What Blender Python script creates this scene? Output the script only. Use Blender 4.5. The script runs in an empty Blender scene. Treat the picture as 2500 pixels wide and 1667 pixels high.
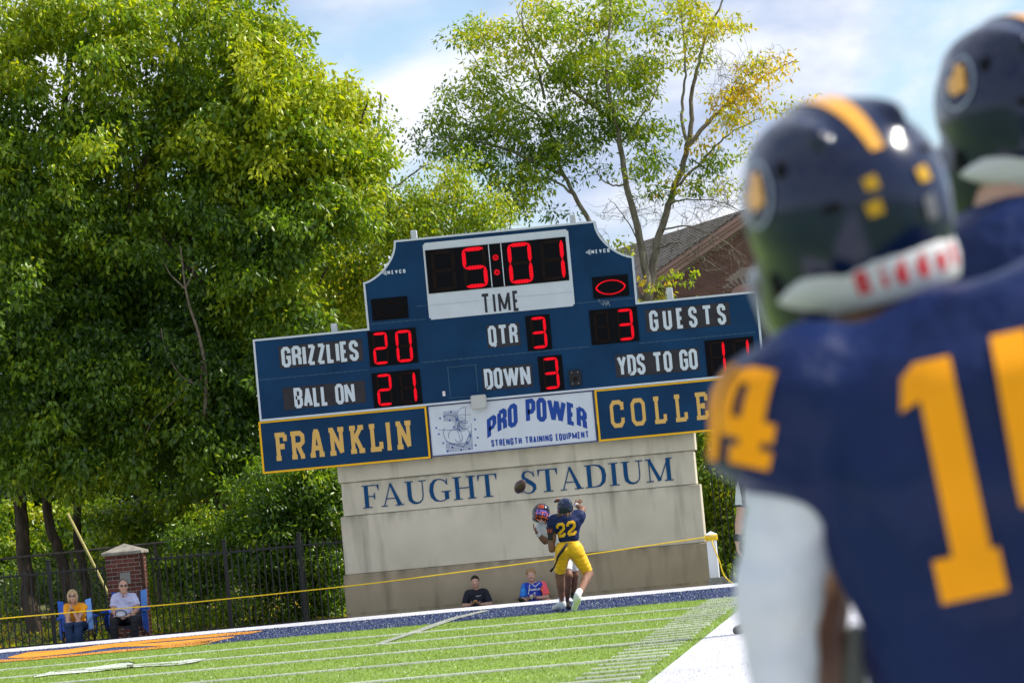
import bpy, math, random, numpy as np
from mathutils import Vector, Matrix, noise as mnoise
from mathutils.bvhtree import BVHTree
random.seed(7); rng = np.random.default_rng(11)
SC = bpy.context.scene
COL = SC.collection

# ---------------------------------------------------------------- camera
FPX, CAMH = 9840.0, 1.256            # focal length in pixels of a 2500 px wide frame, camera height
_yaw, _roll = math.radians(4.95), math.radians(5.25)
_dist = -((1250-1200)*math.sin(_roll) + (833.5-1305)*math.cos(_roll))
_pit = math.atan(_dist/FPX)
CF = Vector((-math.sin(_yaw)*math.cos(_pit), math.cos(_yaw)*math.cos(_pit), math.sin(_pit)))
_R0 = Vector((math.cos(_yaw), math.sin(_yaw), 0)); _U0 = _R0.cross(CF)
CR = _R0*math.cos(_roll) - _U0*math.sin(_roll)
CU = _U0*math.cos(_roll) + _R0*math.sin(_roll)
CC = Vector((0, 0, CAMH))
cam_d = bpy.data.cameras.new('camera'); cam = bpy.data.objects.new('camera', cam_d); COL.objects.link(cam)
M = Matrix((CR, CU, -CF)).transposed().to_4x4(); M.translation = CC
cam.matrix_world = M
cam_d.sensor_width = 36; cam_d.lens = 36*FPX/2500; cam_d.clip_start = 0.5; cam_d.clip_end = 9000
cam_d.dof.use_dof = True; cam_d.dof.focus_distance = 64; cam_d.dof.aperture_fstop = 8.0
SC.camera = cam

def ray(x, y): return CF + CR*((x-1250)/FPX) - CU*((y-833.5)/FPX)
def at(x, y, Y):
    """point of the place seen at photo pixel x, y and standing Y metres down the field"""
    r = ray(x, y); return CC + r*(Y/r.y)
def gnd(x, y, z=0.0):
    r = ray(x, y); return CC + r*((z-CAMH)/r.z)
def px(P):
    d = Vector(P)-CC; z = d.dot(CF)
    return 1250+FPX*d.dot(CR)/z, 833.5-FPX*d.dot(CU)/z

# ---------------------------------------------------------------- sun, sky, exposure
SUN_DIR = Vector((0.93, 0.22, 1.00)).normalized()    # towards the sun
sun_d = bpy.data.lights.new('sun', 'SUN'); sun_d.energy = 4.6; sun_d.angle = math.radians(0.53)
sun_d.color = (1.0, 0.95, 0.86)
sun = bpy.data.objects.new('sun', sun_d); COL.objects.link(sun)
sun.rotation_euler = SUN_DIR.to_track_quat('Z', 'Y').to_euler()
world = bpy.data.worlds.new('World'); SC.world = world; world.use_nodes = True
nt = world.node_tree; N = nt.nodes; L = nt.links; N.clear()
wo = N.new('ShaderNodeOutputWorld'); bg = N.new('ShaderNodeBackground'); L.new(bg.outputs[0], wo.inputs[0])
bg.inputs['Strength'].default_value = 0.12
sky = N.new('ShaderNodeTexSky'); sky.sky_type = 'NISHITA'; sky.sun_disc = False
sky.sun_elevation = math.asin(SUN_DIR.z); sky.sun_rotation = math.atan2(SUN_DIR.x, SUN_DIR.y)
sky.air_density = 1.0; sky.dust_density = 0.25; sky.ozone_density = 3.5
tc = N.new('ShaderNodeTexCoord'); mp = N.new('ShaderNodeMapping'); L.new(tc.outputs['Generated'], mp.inputs[0])
mp.inputs['Scale'].default_value = (1, 1, 1.9); mp.inputs['Location'].default_value = (2.165, 0.9, 0.27)
n1 = N.new('ShaderNodeTexNoise'); n1.inputs['Scale'].default_value = 9.5; n1.inputs['Detail'].default_value = 9; n1.inputs['Roughness'].default_value = 0.52
n1.inputs['Distortion'].default_value = 0.25
L.new(mp.outputs[0], n1.inputs['Vector'])
r1 = N.new('ShaderNodeValToRGB'); L.new(n1.outputs['Fac'], r1.inputs[0])
r1.color_ramp.elements[0].position = 0.415; r1.color_ramp.elements[0].color = (0.10, 0.10, 0.10, 1)
r1.color_ramp.elements[1].position = 0.51; r1.color_ramp.elements[1].color = (0.97, 0.97, 0.97, 1)
n2 = N.new('ShaderNodeTexNoise'); n2.inputs['Scale'].default_value = 14; n2.inputs['Detail'].default_value = 6
L.new(mp.outputs[0], n2.inputs['Vector'])
r2 = N.new('ShaderNodeValToRGB'); L.new(n2.outputs['Fac'], r2.inputs[0])
r2.color_ramp.elements[0].position = 0.37; r2.color_ramp.elements[0].color = (3.1, 3.8, 5.4, 1)
r2.color_ramp.elements[1].position = 0.53; r2.color_ramp.elements[1].color = (6.2, 6.4, 6.9, 1)
mx = N.new('ShaderNodeMix'); mx.data_type = 'RGBA'
L.new(r1.outputs[0], mx.inputs['Factor']); L.new(sky.outputs[0], mx.inputs[6]); L.new(r2.outputs[0], mx.inputs[7])
L.new(mx.outputs[2], bg.inputs['Color'])
vs = SC.view_settings; vs.view_transform = 'Standard'; vs.look = 'None'; vs.exposure = 0.45; vs.gamma = 1; vs.use_curve_mapping = False
SC.render.resolution_x = 1024; SC.render.resolution_y = 682
try:
    SC.cycles.max_bounces = 8; SC.cycles.transparent_max_bounces = 8
except Exception: pass

# ---------------------------------------------------------------- helpers
def tag(o, label=None, cat=None, group=None, kind=None):
    if label: o['label'] = label
    if cat: o['category'] = cat
    if group: o['group'] = group
    if kind: o['kind'] = kind
    return o
def empty(name, loc, label=None, cat=None, group=None):
    o = bpy.data.objects.new(name, None); COL.objects.link(o); o.location = loc; o.empty_display_size = 0.2
    return tag(o, label, cat, group)
def link(name, me, parent=None, mat=None):
    o = bpy.data.objects.new(name, me); COL.objects.link(o)
    if mat and not me.materials: me.materials.append(mat)
    if parent is not None:
        o.parent = parent
        o.matrix_parent_inverse = parent_inv(parent)
    return o
def parent_inv(p):
    m = Matrix.Translation(p.location) if p.rotation_euler[:] == (0, 0, 0) else Matrix.LocRotScale(p.location, p.rotation_euler, p.scale)
    if p.parent is not None: m = parent_inv(p.parent).inverted() @ (p.matrix_parent_inverse @ m)
    return m.inverted()
def mesh_np(name, V, Fc, smooth=False):
    """vertices (n,3) and a list of (k faces x m corners) index arrays"""
    me = bpy.data.meshes.new(name)
    V = np.asarray(V, dtype=np.float32); me.vertices.add(len(V)); me.vertices.foreach_set('co', V.ravel())
    if not isinstance(Fc, (list, tuple)) or np.ndim(Fc[0]) == 1: Fc = [Fc]
    Fc = [np.asarray(f, dtype=np.int32) for f in Fc if len(f)]
    nl = sum(f.size for f in Fc); nf = sum(len(f) for f in Fc)
    me.loops.add(nl); me.loops.foreach_set('vertex_index', np.concatenate([f.ravel() for f in Fc]))
    me.polygons.add(nf)
    tot = np.concatenate([np.full(len(f), f.shape[1], dtype=np.int32) for f in Fc])
    st = np.concatenate([[0], np.cumsum(tot)[:-1]]).astype(np.int32)
    me.polygons.foreach_set('loop_start', st); me.polygons.foreach_set('loop_total', tot)
    if smooth: me.polygons.foreach_set('use_smooth', np.ones(nf, dtype=bool))
    me.update(calc_edges=True); return me

class MB:
    """collects simple shapes into one mesh"""
    def __init__(s): s.v = []; s.f = []
    def add(s, vs, fs):
        b = len(s.v); s.v += [tuple(v) for v in vs]; s.f += [tuple(i+b for i in f) for f in fs]; return s
    def box(s, x0, x1, y0, y1, z0, z1):
        vs = [(x, y, z) for z in (z0, z1) for y in (y0, y1) for x in (x0, x1)]
        return s.add(vs, [(0, 2, 3, 1), (4, 5, 7, 6), (0, 1, 5, 4), (2, 6, 7, 3), (0, 4, 6, 2), (1, 3, 7, 5)])
    def bbox(s, x0, x1, y0, y1, z0, z1, b=0.01):
        """box with chamfered edges"""
        vs = []; ring = lambda x0, x1, y0, y1, z: [(x0+b, y0, z), (x1-b, y0, z), (x1, y0+b, z), (x1, y1-b, z), (x1-b, y1, z), (x0+b, y1, z), (x0, y1-b, z), (x0, y0+b, z)]
        rs = [ring(x0+b, x1-b, y0+b, y1-b, z0), ring(x0, x1, y0, y1, z0+b), ring(x0, x1, y0, y1, z1-b), ring(x0+b, x1-b, y0+b, y1-b, z1)]
        for r in rs: vs += r
        fs = [tuple(range(7, -1, -1)), tuple(range(24, 32))]
        for k in range(3):
            for i in range(8): j = (i+1) % 8; fs.append((k*8+i, k*8+j, k*8+8+j, k*8+8+i))
        return s.add(vs, fs)
    def prism(s, poly, fn, d0, d1):
        """poly in 2d (counter-clockwise), fn(u, v, d) -> 3d; front at d1"""
        n = len(poly); vs = [fn(u, v, d0) for u, v in poly] + [fn(u, v, d1) for u, v in poly]
        fs = [tuple(range(n, 2*n)), tuple(range(n-1, -1, -1))] + [(i, (i+1) % n, n+(i+1) % n, n+i) for i in range(n)]
        return s.add(vs, fs)
    def tube(s, pts, r, n=6, caps=True):
        pts = [Vector(p) for p in pts]; m = len(pts)
        rs = r if isinstance(r, (list, tuple)) else [r]*m
        up = None; vs = []; fs = []
        for i, p in enumerate(pts):
            d = (pts[min(i+1, m-1)]-pts[max(i-1, 0)])
            d = d.normalized() if d.length > 1e-9 else Vector((0, 0, 1))
            if up is None: up = d.orthogonal().normalized()
            up = (up-d*up.dot(d)); up = up.normalized() if up.length > 1e-6 else d.orthogonal().normalized()
            w = d.cross(up)
            for k in range(n):
                a = 2*math.pi*k/n; vs.append(p+(up*math.cos(a)+w*math.sin(a))*rs[i])
        for i in range(m-1):
            for k in range(n): fs.append((i*n+k, i*n+(k+1) % n, (i+1)*n+(k+1) % n, (i+1)*n+k))
        if caps: fs += [tuple(range(n-1, -1, -1)), tuple((m-1)*n+k for k in range(n))]
        return s.add(vs, fs)
    def build(s, name, mat=None, parent=None, smooth=False, **kw):
        me = bpy.data.meshes.new(name); me.from_pydata(s.v, [], s.f); me.update()
        if smooth: me.polygons.foreach_set('use_smooth', [True]*len(me.polygons))
        o = link(name, me, parent, mat)
        return tag(o, **kw) if kw else o

# ---------------------------------------------------------------- materials
MATS = {}
def mat(name, col, rough=0.6, spec=0.4, var=0.0, vscale=8.0, bump=0.0, bscale=60.0, metal=0.0, sheen=0.0, coat=0.0, vcol2=None, stretch=None, emit=None, bdist=0.01):
    if name in MATS: return MATS[name]
    m = bpy.data.materials.new(name); m.use_nodes = True; n = m.node_tree.nodes; l = m.node_tree.links
    b = n['Principled BSDF']; b.inputs['Base Color'].default_value = (*col, 1); b.inputs['Roughness'].default_value = rough
    b.inputs['Specular IOR Level'].default_value = spec; b.inputs['Metallic'].default_value = metal
    if sheen: b.inputs['Sheen Weight'].default_value = sheen; b.inputs['Sheen Roughness'].default_value = 0.4
    if coat: b.inputs['Coat Weight'].default_value = coat; b.inputs['Coat Roughness'].default_value = 0.04
    if emit: b.inputs['Emission Color'].default_value = (*emit[0], 1); b.inputs['Emission Strength'].default_value = emit[1]
    if var or bump:
        t = n.new('ShaderNodeTexCoord'); mp = n.new('ShaderNodeMapping'); l.new(t.outputs['Object'], mp.inputs[0])
        if stretch: mp.inputs['Scale'].default_value = stretch
    if var:
        q = n.new('ShaderNodeTexNoise'); q.inputs['Scale'].default_value = vscale; q.inputs['Detail'].default_value = 5; l.new(mp.outputs[0], q.inputs['Vector'])
        r = n.new('ShaderNodeValToRGB'); l.new(q.outputs['Fac'], r.inputs[0])
        c2 = vcol2 or tuple(c*(1-var) for c in col); c1 = col if vcol2 else tuple(min(1, c*(1+var*0.6)) for c in col)
        r.color_ramp.elements[0].position = 0.32; r.color_ramp.elements[0].color = (*c2, 1)
        r.color_ramp.elements[1].position = 0.68; r.color_ramp.elements[1].color = (*c1, 1)
        l.new(r.outputs[0], b.inputs['Base Color'])
    if bump:
        q = n.new('ShaderNodeTexNoise'); q.inputs['Scale'].default_value = bscale; q.inputs['Detail'].default_value = 4; l.new(mp.outputs[0], q.inputs['Vector'])
        bp = n.new('ShaderNodeBump'); bp.inputs['Strength'].default_value = bump; bp.inputs['Distance'].default_value = bdist
        l.new(q.outputs['Fac'], bp.inputs['Height']); l.new(bp.outputs[0], b.inputs['Normal'])
    MATS[name] = m; return m

# ---------------------------------------------------------------- lettering: strokes with mitred joints
GOTH = {  # centre lines in a unit box, a trailing True closes the line; width in heights
 'G': (.46, [[(1,.72),(1,.88),(.7,1),(.3,1),(0,.88),(0,.12),(.3,0),(.7,0),(1,.12),(1,.47),(.5,.47)]]),
 'R': (.46, [[(0,0),(0,1)],[(0,1),(.7,1),(1,.88),(1,.64),(.7,.52),(0,.52)],[(.6,.52),(.96,.38),(1,0)]]),
 'I': (.17, [[(.5,0),(.5,1)]]),
 'Z': (.42, [[(0,1),(1,1)],[(1,1),(0,0)],[(0,0),(1,0)]]),
 'L': (.38, [[(0,1),(0,0),(1,0)]]),
 'E': (.38, [[(1,1),(0,1),(0,0),(1,0)],[(0,.5),(.8,.5)]]),
 'S': (.44, [[(1,.72),(1,.88),(.7,1),(.3,1),(0,.88),(0,.68),(.2,.57),(.8,.43),(1,.32),(1,.12),(.7,0),(.3,0),(0,.12),(0,.28)]]),
 'B': (.46, [[(0,0),(0,1),(.7,1),(1,.88),(1,.65),(.75,.52),(0,.52)],[(.7,.52),(1,.4),(1,.12),(.7,0),(0,0)]]),
 'A': (.48, [[(0,0),(.5,1)],[(.5,1),(1,0)],[(.22,.28),(.78,.28)]]),
 'O': (.46, [[(0,.12),(0,.88),(.3,1),(.7,1),(1,.88),(1,.12),(.7,0),(.3,0),True]]),
 'N': (.54, [[(0,0),(0,1)],[(0,1),(1,0)],[(1,0),(1,1)]]),
 'Q': (.46, [[(0,.12),(0,.88),(.3,1),(.7,1),(1,.88),(1,.12),(.7,0),(.3,0),True],[(.55,.12),(1.0,-.12)]]),
 'T': (.56, [[(0,1),(1,1)],[(.5,1),(.5,0)]]),
 'D': (.46, [[(0,0),(0,1),(.65,1),(1,.86),(1,.14),(.65,0),(0,0)]]),
 'W': (.84, [[(0,1),(.25,0)],[(.25,0),(.5,1)],[(.5,1),(.75,0)],[(.75,0),(1,1)]]),
 'U': (.46, [[(0,1),(0,.12),(.3,0),(.7,0),(1,.12),(1,1)]]),
 'Y': (.50, [[(0,1),(.5,.45)],[(1,1),(.5,.45)],[(.5,.5),(.5,0)]]),
 'M': (.74, [[(0,0),(0,1)],[(0,1),(.5,.1)],[(.5,.1),(1,1)],[(1,1),(1,0)]]),
 'P': (.46, [[(0,0),(0,1),(.7,1),(1,.88),(1,.58),(.7,.45),(0,.45)]]),
 'H': (.48, [[(0,0),(0,1)],[(1,0),(1,1)],[(0,.5),(1,.5)]]),
 'V': (.50, [[(0,1),(.5,0)],[(.5,0),(1,1)]]),
 'F': (.38, [[(1,1),(0,1),(0,0)],[(0,.5),(.8,.5)]]),
 'C': (.46, [[(1,.70),(1,.88),(.7,1),(.3,1),(0,.88),(0,.12),(.3,0),(.7,0),(1,.12),(1,.3)]]),
 'K': (.48, [[(0,0),(0,1)],[(0,.42),(1,1)],[(.35,.6),(1,0)]]),
 'i': (.17, [[(.5,0),(.5,.62)],[(.5,.82),(.5,1)]]),
 'l': (.17, [[(.5,0),(.5,1)]]),
 'd': (.42, [[(1,0),(1,1)],[(1,.62),(.3,.62),(0,.5),(0,.12),(.3,0),(1,0)]]),
 'e': (.42, [[(0,.33),(1,.33),(1,.52),(.7,.64),(.3,.64),(0,.52),(0,.12),(.3,0),(1,0)]]),
 '1': (.40, [[(.1,.78),(.6,.98)],[(.55,1),(.55,0)],[(.0,0),(1,0)]]),
 '2': (.46, [[(0,.72),(0,.88),(.3,1),(.7,1),(1,.88),(1,.64),(.9,.52),(0,.14),(0,0)],[(0,0),(1,0)]]),
}
SLAB = {
 'F': (.62, [[(.25,0),(.25,1)],[(0,1),(1,1)],[(1,1),(1,.72)],[(.25,.5),(.72,.5)],[(.72,.62),(.72,.38)],[(0,0),(.5,0)]]),
 'R': (.74, [[(.2,0),(.2,1)],[(0,1),(.72,1),(.93,.88),(.93,.62),(.72,.5),(.2,.5)],[(.52,.5),(.84,0)],[(0,0),(.42,0)],[(.68,0),(1,0)]]),
 'A': (.80, [[(.18,0),(.42,1)],[(.82,0),(.58,1)],[(.34,1),(.66,1)],[(.3,.3),(.7,.3)],[(0,0),(.36,0)],[(.64,0),(1,0)]]),
 'N': (.84, [[(.2,0),(.2,1)],[(.8,0),(.8,1)],[(.2,1),(.8,0)],[(0,0),(.4,0)],[(0,1),(.3,1)],[(.6,1),(1,1)]]),
 'K': (.80, [[(.2,0),(.2,1)],[(.2,.38),(.8,1)],[(.42,.6),(.8,0)],[(0,0),(.42,0)],[(0,1),(.42,1)],[(.6,1),(1,1)],[(.6,0),(1,0)]]),
 'L': (.66, [[(.25,0),(.25,1)],[(0,1),(.5,1)],[(0,0),(1,0)],[(1,0),(1,.3)]]),
 'I': (.36, [[(.5,0),(.5,1)],[(0,1),(1,1)],[(0,0),(1,0)]]),
 'C': (.66, [[(1,.66),(1,.84),(.78,1),(.22,1),(0,.84),(0,.16),(.22,0),(.78,0),(1,.16),(1,.32)],[(1,.7),(1,1)]]),
 'O': (.68, [[(0,.16),(0,.84),(.22,1),(.78,1),(1,.84),(1,.16),(.78,0),(.22,0),True]]),
 'E': (.66, [[(.25,0),(.25,1)],[(0,1),(1,1)],[(1,1),(1,.72)],[(.25,.5),(.7,.5)],[(.7,.62),(.7,.38)],[(0,0),(1,0)],[(1,0),(1,.28)]]),
 'G': (.68, [[(1,.66),(1,.84),(.78,1),(.22,1),(0,.84),(0,.16),(.22,0),(.78,0),(1,.16),(1,.42)],[(.6,.42),(1,.42)]]),
 '1': (.56, [[(.5,0),(.5,1)],[(.5,1),(.12,.76)],[(0,0),(1,0)]]),
 '4': (.78, [[(.78,0),(.78,1)],[(.7,1),(0,.36)],[(0,.30),(1,.30)],[(.5,0),(1,0)]]),
 '2': (.74, [[(0,.70),(0,.86),(.2,1),(.8,1),(1,.86),(1,.62),(.85,.5),(.1,.2),(0,.0)],[(0,0),(1,0)],[(1,0),(1,.22)]]),
}
TH, TN = .17, .042
ROMAN = {  # (width, [(points, widths)])
 'F': (.74, [([(.2,0),(.2,1)],TH),([(.02,.98),(.74,.98)],TN),([(.70,1),(.73,.74)],[.10,.015]),([(.2,.5),(.56,.5)],TN),([(.54,.66),(.54,.5),(.54,.34)],[.015,.07,.015]),([(.02,.02),(.42,.02)],TN)]),
 'A': (.96, [([(.12,0),(.44,1)],TN),([(.43,1.0),(.80,0)],[.09,TH]),([(.22,.33),(.66,.33)],TN),([(0,.02),(.27,.02)],TN),([(.60,.02),(.96,.02)],TN)]),
 'U': (.94, [([(.2,1),(.2,.36),(.23,.18),(.34,.06),(.48,.02),(.62,.05),(.73,.16),(.77,.34),(.77,1)],[TH,TH,TH*.95,.12,.08,.06,TN,TN,TN]),([(.02,.98),(.38,.98)],TN),([(.62,.98),(.93,.98)],TN)]),
 'G': (.96, [([(.80,.72),(.72,.88),(.56,.97),(.44,.98),(.28,.93),(.16,.76),(.12,.5),(.16,.24),(.28,.07),(.46,.01),(.64,.03),(.80,.12)],[.02,.05,TN,TN,.10,.16,TH,.16,.10,TN,TN,.05]),([(.80,.98),(.80,.72)],[.03,.05]),([(.77,.42),(.77,.08)],TH),([(.56,.42),(.95,.42)],TN)]),
 'H': (1.0, [([(.2,0),(.2,1)],TH),([(.80,0),(.80,1)],TH),([(.2,.5),(.8,.5)],TN),([(.02,.02),(.39,.02)],TN),([(.02,.98),(.39,.98)],TN),([(.61,.02),(.98,.02)],TN),([(.61,.98),(.98,.98)],TN)]),
 'T': (.84, [([(.42,0),(.42,1)],TH),([(.03,.98),(.81,.98)],TN),([(.06,1),(.03,.72)],[.10,.015]),([(.78,1),(.81,.72)],[.10,.015]),([(.22,.02),(.62,.02)],TN)]),
 'S': (.66, [([(.56,.76),(.52,.88),(.42,.96),(.31,.98),(.19,.94),(.13,.82),(.15,.69),(.27,.58),(.42,.47),(.55,.35),(.58,.20),(.50,.07),(.36,.01),(.22,.03),(.12,.11),(.07,.28)],[.02,.04,TN,TN,.09,.12,.15,TH,TH*1.05,TH,.13,.09,TN,TN,.04,.02]),([(.57,.98),(.57,.72)],[.02,.04]),([(.06,.0),(.06,.3)],[.02,.04])]),
 'D': (.94, [([(.2,0),(.2,1)],TH),([(.02,.98),(.44,.98),(.64,.93),(.78,.76),(.82,.5),(.78,.24),(.64,.07),(.44,.02),(.02,.02)],[TN,TN,.09,.15,TH,.15,.09,TN,TN])]),
 'I': (.44, [([(.22,0),(.22,1)],TH),([(.02,.02),(.42,.02)],TN),([(.02,.98),(.42,.98)],TN)]),
 'M': (1.16,[([(.17,0),(.17,1)],TN),([(.17,1),(.58,.03)],[.12,TH*.9]),([(.58,.03),(.96,1)],TN),([(.96,0),(.96,1)],TH),([(.02,.02),(.32,.02)],TN),([(.02,.98),(.26,.98)],TN),([(.78,.02),(1.14,.02)],TN),([(.88,.98),(1.14,.98)],TN)]),
}
def ribbon(pts, ws):
    """quads of a mitred stroke"""
    closed = pts[-1] is True
    if closed: pts = pts[:-1]
    n = len(pts); P = [Vector((p[0], p[1])) for p in pts]
    if not isinstance(ws, (list, tuple)): ws = [ws]*n
    Lf, Rt = [], []
    for i in range(n):
        a = P[i-1] if (i or closed) else None; c = P[(i+1) % n] if (i < n-1 or closed) else None
        d1 = (P[i]-a).normalized() if a is not None else None; d2 = (c-P[i]).normalized() if c is not None else None
        if d1 is None: d1 = d2
        if d2 is None: d2 = d1
        n1 = Vector((-d1.y, d1.x)); n2 = Vector((-d2.y, d2.x)); m = n1+n2
        if m.length < 1e-4: m = n1
        m.normalize(); k = 1/max(0.5, m.dot(n1)); o = m*(ws[i]/2*k); Lf.append(P[i]+o); Rt.append(P[i]-o)
    return [(Rt[i], Rt[(i+1) % n], Lf[(i+1) % n], Lf[i]) for i in range(n if closed else n-1)]
def glyph_quads(ch, font, t):
    """list of strokes, each a list of quads in height units; returns width too"""
    if font is ROMAN:
        w, st = font[ch]; return w, [ribbon(p, q) for p, q in st]
    w, st = font[ch]; out = []
    w = max(w, t)
    for s in st:
        cl = s[-1] is True; pts = s[:-1] if cl else s
        q = [(x*(w-t)+t/2, y*(1-t)+t/2) for x, y in pts]
        out.append(ribbon(q+([True] if cl else []), t))
    return w, out
def clipx(q, w):
    return [(min(max(a[0], 0), w), min(max(a[1], 0), 1)) for a in q]
def text(s, font, fn, h, wtot, t, mtl, parent, depth=0.012, gap=.1, clip=True, warp=None, name='letter', sub=1, widths=None):
    """each letter its own mesh; fn(u metres right, v metres up, d metres proud) -> 3d"""
    ws = []
    for ch in s: ws.append(.30 if ch == ' ' else (max(font[ch][0], t) if font is not ROMAN else font[ch][0]))
    tot = sum(ws)+gap*(len(s)-1); k = wtot/(tot*h); x = 0; objs = []
    for ch, w in zip(s, ws):
        if ch != ' ':
            _, strokes = glyph_quads(ch, font, t); mb = MB()
            for i, st in enumerate(strokes):
                d = depth+i*0.0009
                for q in st:
                    if clip and font is not ROMAN: q = clipx(q, w) if ch != 'Q' else q
                    pts = [(x+a[0], a[1]) for a in q]
                    if warp: pts = [warp(u/tot, v) for u, v in pts]; pts = [(u*tot, v) for u, v in pts]
                    if sub > 1:
                        g = []
                        for e in range(4):
                            for m in range(sub):
                                f = m/sub; g.append((pts[e][0]*(1-f)+pts[(e+1) % 4][0]*f, pts[e][1]*(1-f)+pts[(e+1) % 4][1]*f))
                        pts = g
                    mb.prism([(u*h*k, v*h) for u, v in pts], fn, 0.0, d)
            objs.append(mb.build(name, mtl, parent))
        x += w+gap
    return objs
# ================================================================ ground, field
def ground_z(x, y):
    if y < 71.9: return -0.32
    pr = [(71.9, -.26), (74.4, -.26), (76.5, -.10), (80, .10), (90, .5), (120, .9), (400, 3), (4000, 8)]
    for (a, za), (b, zb) in zip(pr, pr[1:]):
        if y <= b:
            return za+(zb-za)*(y-a)/(b-a) + (0.03*math.sin(x*1.7+y*2.3)+0.02*math.sin(x*3.9-y) if y > 75.5 else 0)
    return 8
xs = [-3000, -900, -300, -120, -60] + [-40+i*0.75 for i in range(80)] + [26, 40, 80, 200, 700, 3000]
ys = [-400, -60, -10, 20, 50, 70, 71.9] + [72.4+i*0.6 for i in range(34)] + [96, 102, 115, 140, 200, 400, 900, 4000]
V = [(x, y, ground_z(x, y)) for y in ys for x in xs]; nx = len(xs)
Fq = [(j*nx+i, j*nx+i+1, (j+1)*nx+i+1, (j+1)*nx+i) for j in range(len(ys)-1) for i in range(nx-1)]
m_soil = mat('soil', (.20, .155, .085), .95, .1, var=.5, vscale=1.4, vcol2=(.075, .10, .03), bump=.8, bscale=14, bdist=.05)
o = link('ground', mesh_np('ground', V, Fq, True), None, m_soil); tag(o, kind='structure')

def turf_mat(name, c1, c2, spark=(.55, .62, .42), sp=.69):
    """tufted plastic grass: grain stretched down the field, scattered specks of another colour"""
    m = bpy.data.materials.new(name); m.use_nodes = True; n = m.node_tree.nodes; l = m.node_tree.links
    b = n['Principled BSDF']; b.inputs['Roughness'].default_value = .7; b.inputs['Specular IOR Level'].default_value = .25
    t = n.new('ShaderNodeTexCoord'); mp = n.new('ShaderNodeMapping'); mp.inputs['Scale'].default_value = (1, .11, 1); l.new(t.outputs['Object'], mp.inputs[0])
    q = n.new('ShaderNodeTexNoise'); q.inputs['Scale'].default_value = 26; q.inputs['Detail'].default_value = 6; q.inputs['Roughness'].default_value = .75; l.new(mp.outputs[0], q.inputs['Vector'])
    r = n.new('ShaderNodeValToRGB'); l.new(q.outputs['Fac'], r.inputs[0])
    r.color_ramp.elements[0].position = .33; r.color_ramp.elements[0].color = (*c2, 1); r.color_ramp.elements[1].position = .66; r.color_ramp.elements[1].color = (*c1, 1)
    q2 = n.new('ShaderNodeTexNoise'); q2.inputs['Scale'].default_value = .35; q2.inputs['Detail'].default_value = 3; l.new(t.outputs['Object'], q2.inputs['Vector'])
    mr = n.new('ShaderNodeMapRange'); mr.inputs['From Min'].default_value = .3; mr.inputs['From Max'].default_value = .7; mr.inputs['To Min'].default_value = .82; mr.inputs['To Max'].default_value = 1.12; l.new(q2.outputs['Fac'], mr.inputs[0])
    mu = n.new('ShaderNodeMix'); mu.data_type = 'RGBA'; mu.blend_type = 'MULTIPLY'; mu.inputs['Factor'].default_value = 1; l.new(r.outputs[0], mu.inputs[6]); l.new(mr.outputs[0], mu.inputs[7])
    mp3 = n.new('ShaderNodeMapping'); mp3.inputs['Scale'].default_value = (1, .13, 1); l.new(t.outputs['Object'], mp3.inputs[0])
    q3 = n.new('ShaderNodeTexNoise'); q3.inputs['Scale'].default_value = 42; q3.inputs['Detail'].default_value = 1; l.new(mp3.outputs[0], q3.inputs['Vector'])
    r3 = n.new('ShaderNodeValToRGB'); l.new(q3.outputs['Fac'], r3.inputs[0]); r3.color_ramp.elements[0].position = sp; r3.color_ramp.elements[1].position = sp+.05
    m3 = n.new('ShaderNodeMix'); m3.data_type = 'RGBA'; l.new(r3.outputs[0], m3.inputs['Factor']); l.new(mu.outputs[2], m3.inputs[6]); m3.inputs[7].default_value = (*spark, 1)  # pale speck colours are glints painted into the base colour
    l.new(m3.outputs[2], b.inputs['Base Color'])
    bp = n.new('ShaderNodeBump'); bp.inputs['Strength'].default_value = .5; bp.inputs['Distance'].default_value = .02; l.new(q.outputs['Fac'], bp.inputs['Height']); l.new(bp.outputs[0], b.inputs['Normal'])
    MATS[name] = m; return m
m_turf = turf_mat('turf_green', (.235, .345, .036), (.095, .170, .016))
m_navyt = turf_mat('turf_navy', (.022, .042, .135), (.010, .020, .065), spark=(.30, .38, .55), sp=.63)
m_whitet = turf_mat('turf_white', (.62, .62, .66), (.50, .50, .56), spark=(.7, .7, .7), sp=.9)
m_goldt = turf_mat('turf_gold', (.80, .34, .012), (.50, .18, .02), spark=(.06, .06, .12), sp=.66)
m_linew = turf_mat('turf_line', (.85, .86, .82), (.60, .64, .52), spark=(.9, .9, .9), sp=.9)
_n = m_linew.node_tree.nodes; _l = m_linew.node_tree.links; _t = _n.new('ShaderNodeBsdfTranslucent'); _t.inputs[0].default_value = (.95, .95, .9, 1); _x = _n.new('ShaderNodeMixShader'); _x.inputs[0].default_value = .5
_l.new(_n['Principled BSDF'].outputs[0], _x.inputs[1]); _l.new(_t.outputs[0], _x.inputs[2]); _l.new(_x.outputs[0], _n['Material Output'].inputs['Surface'])
m_greyt = turf_mat('turf_grey', (.36, .37, .33), (.26, .28, .22), spark=(.6, .6, .5), sp=.75)
GOAL, END, EDGE, SIDE = 60.5, 68.6, 71.85, -1.9
def sheet(name, x0, x1, y0, y1, z, m, parent=None, th=.002):
    mb = MB(); mb.box(x0, x1, y0, y1, z-th, z); return mb.build(name, m, parent)
field = MB(); field.box(-70, 30, -60, EDGE, -.25, 0); fo = field.build('playing_field', m_turf); tag(fo, kind='structure')
sheet('end_zone', -60, SIDE, GOAL, END, .004, m_navyt, fo)
sheet('end_line_border', -60, 6, END, EDGE-.02, .008, m_whitet, fo)
sheet('sideline_border', SIDE, .9, -20, END-.01, .008, m_whitet, fo)
k = 0
ly = GOAL-5.2
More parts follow.
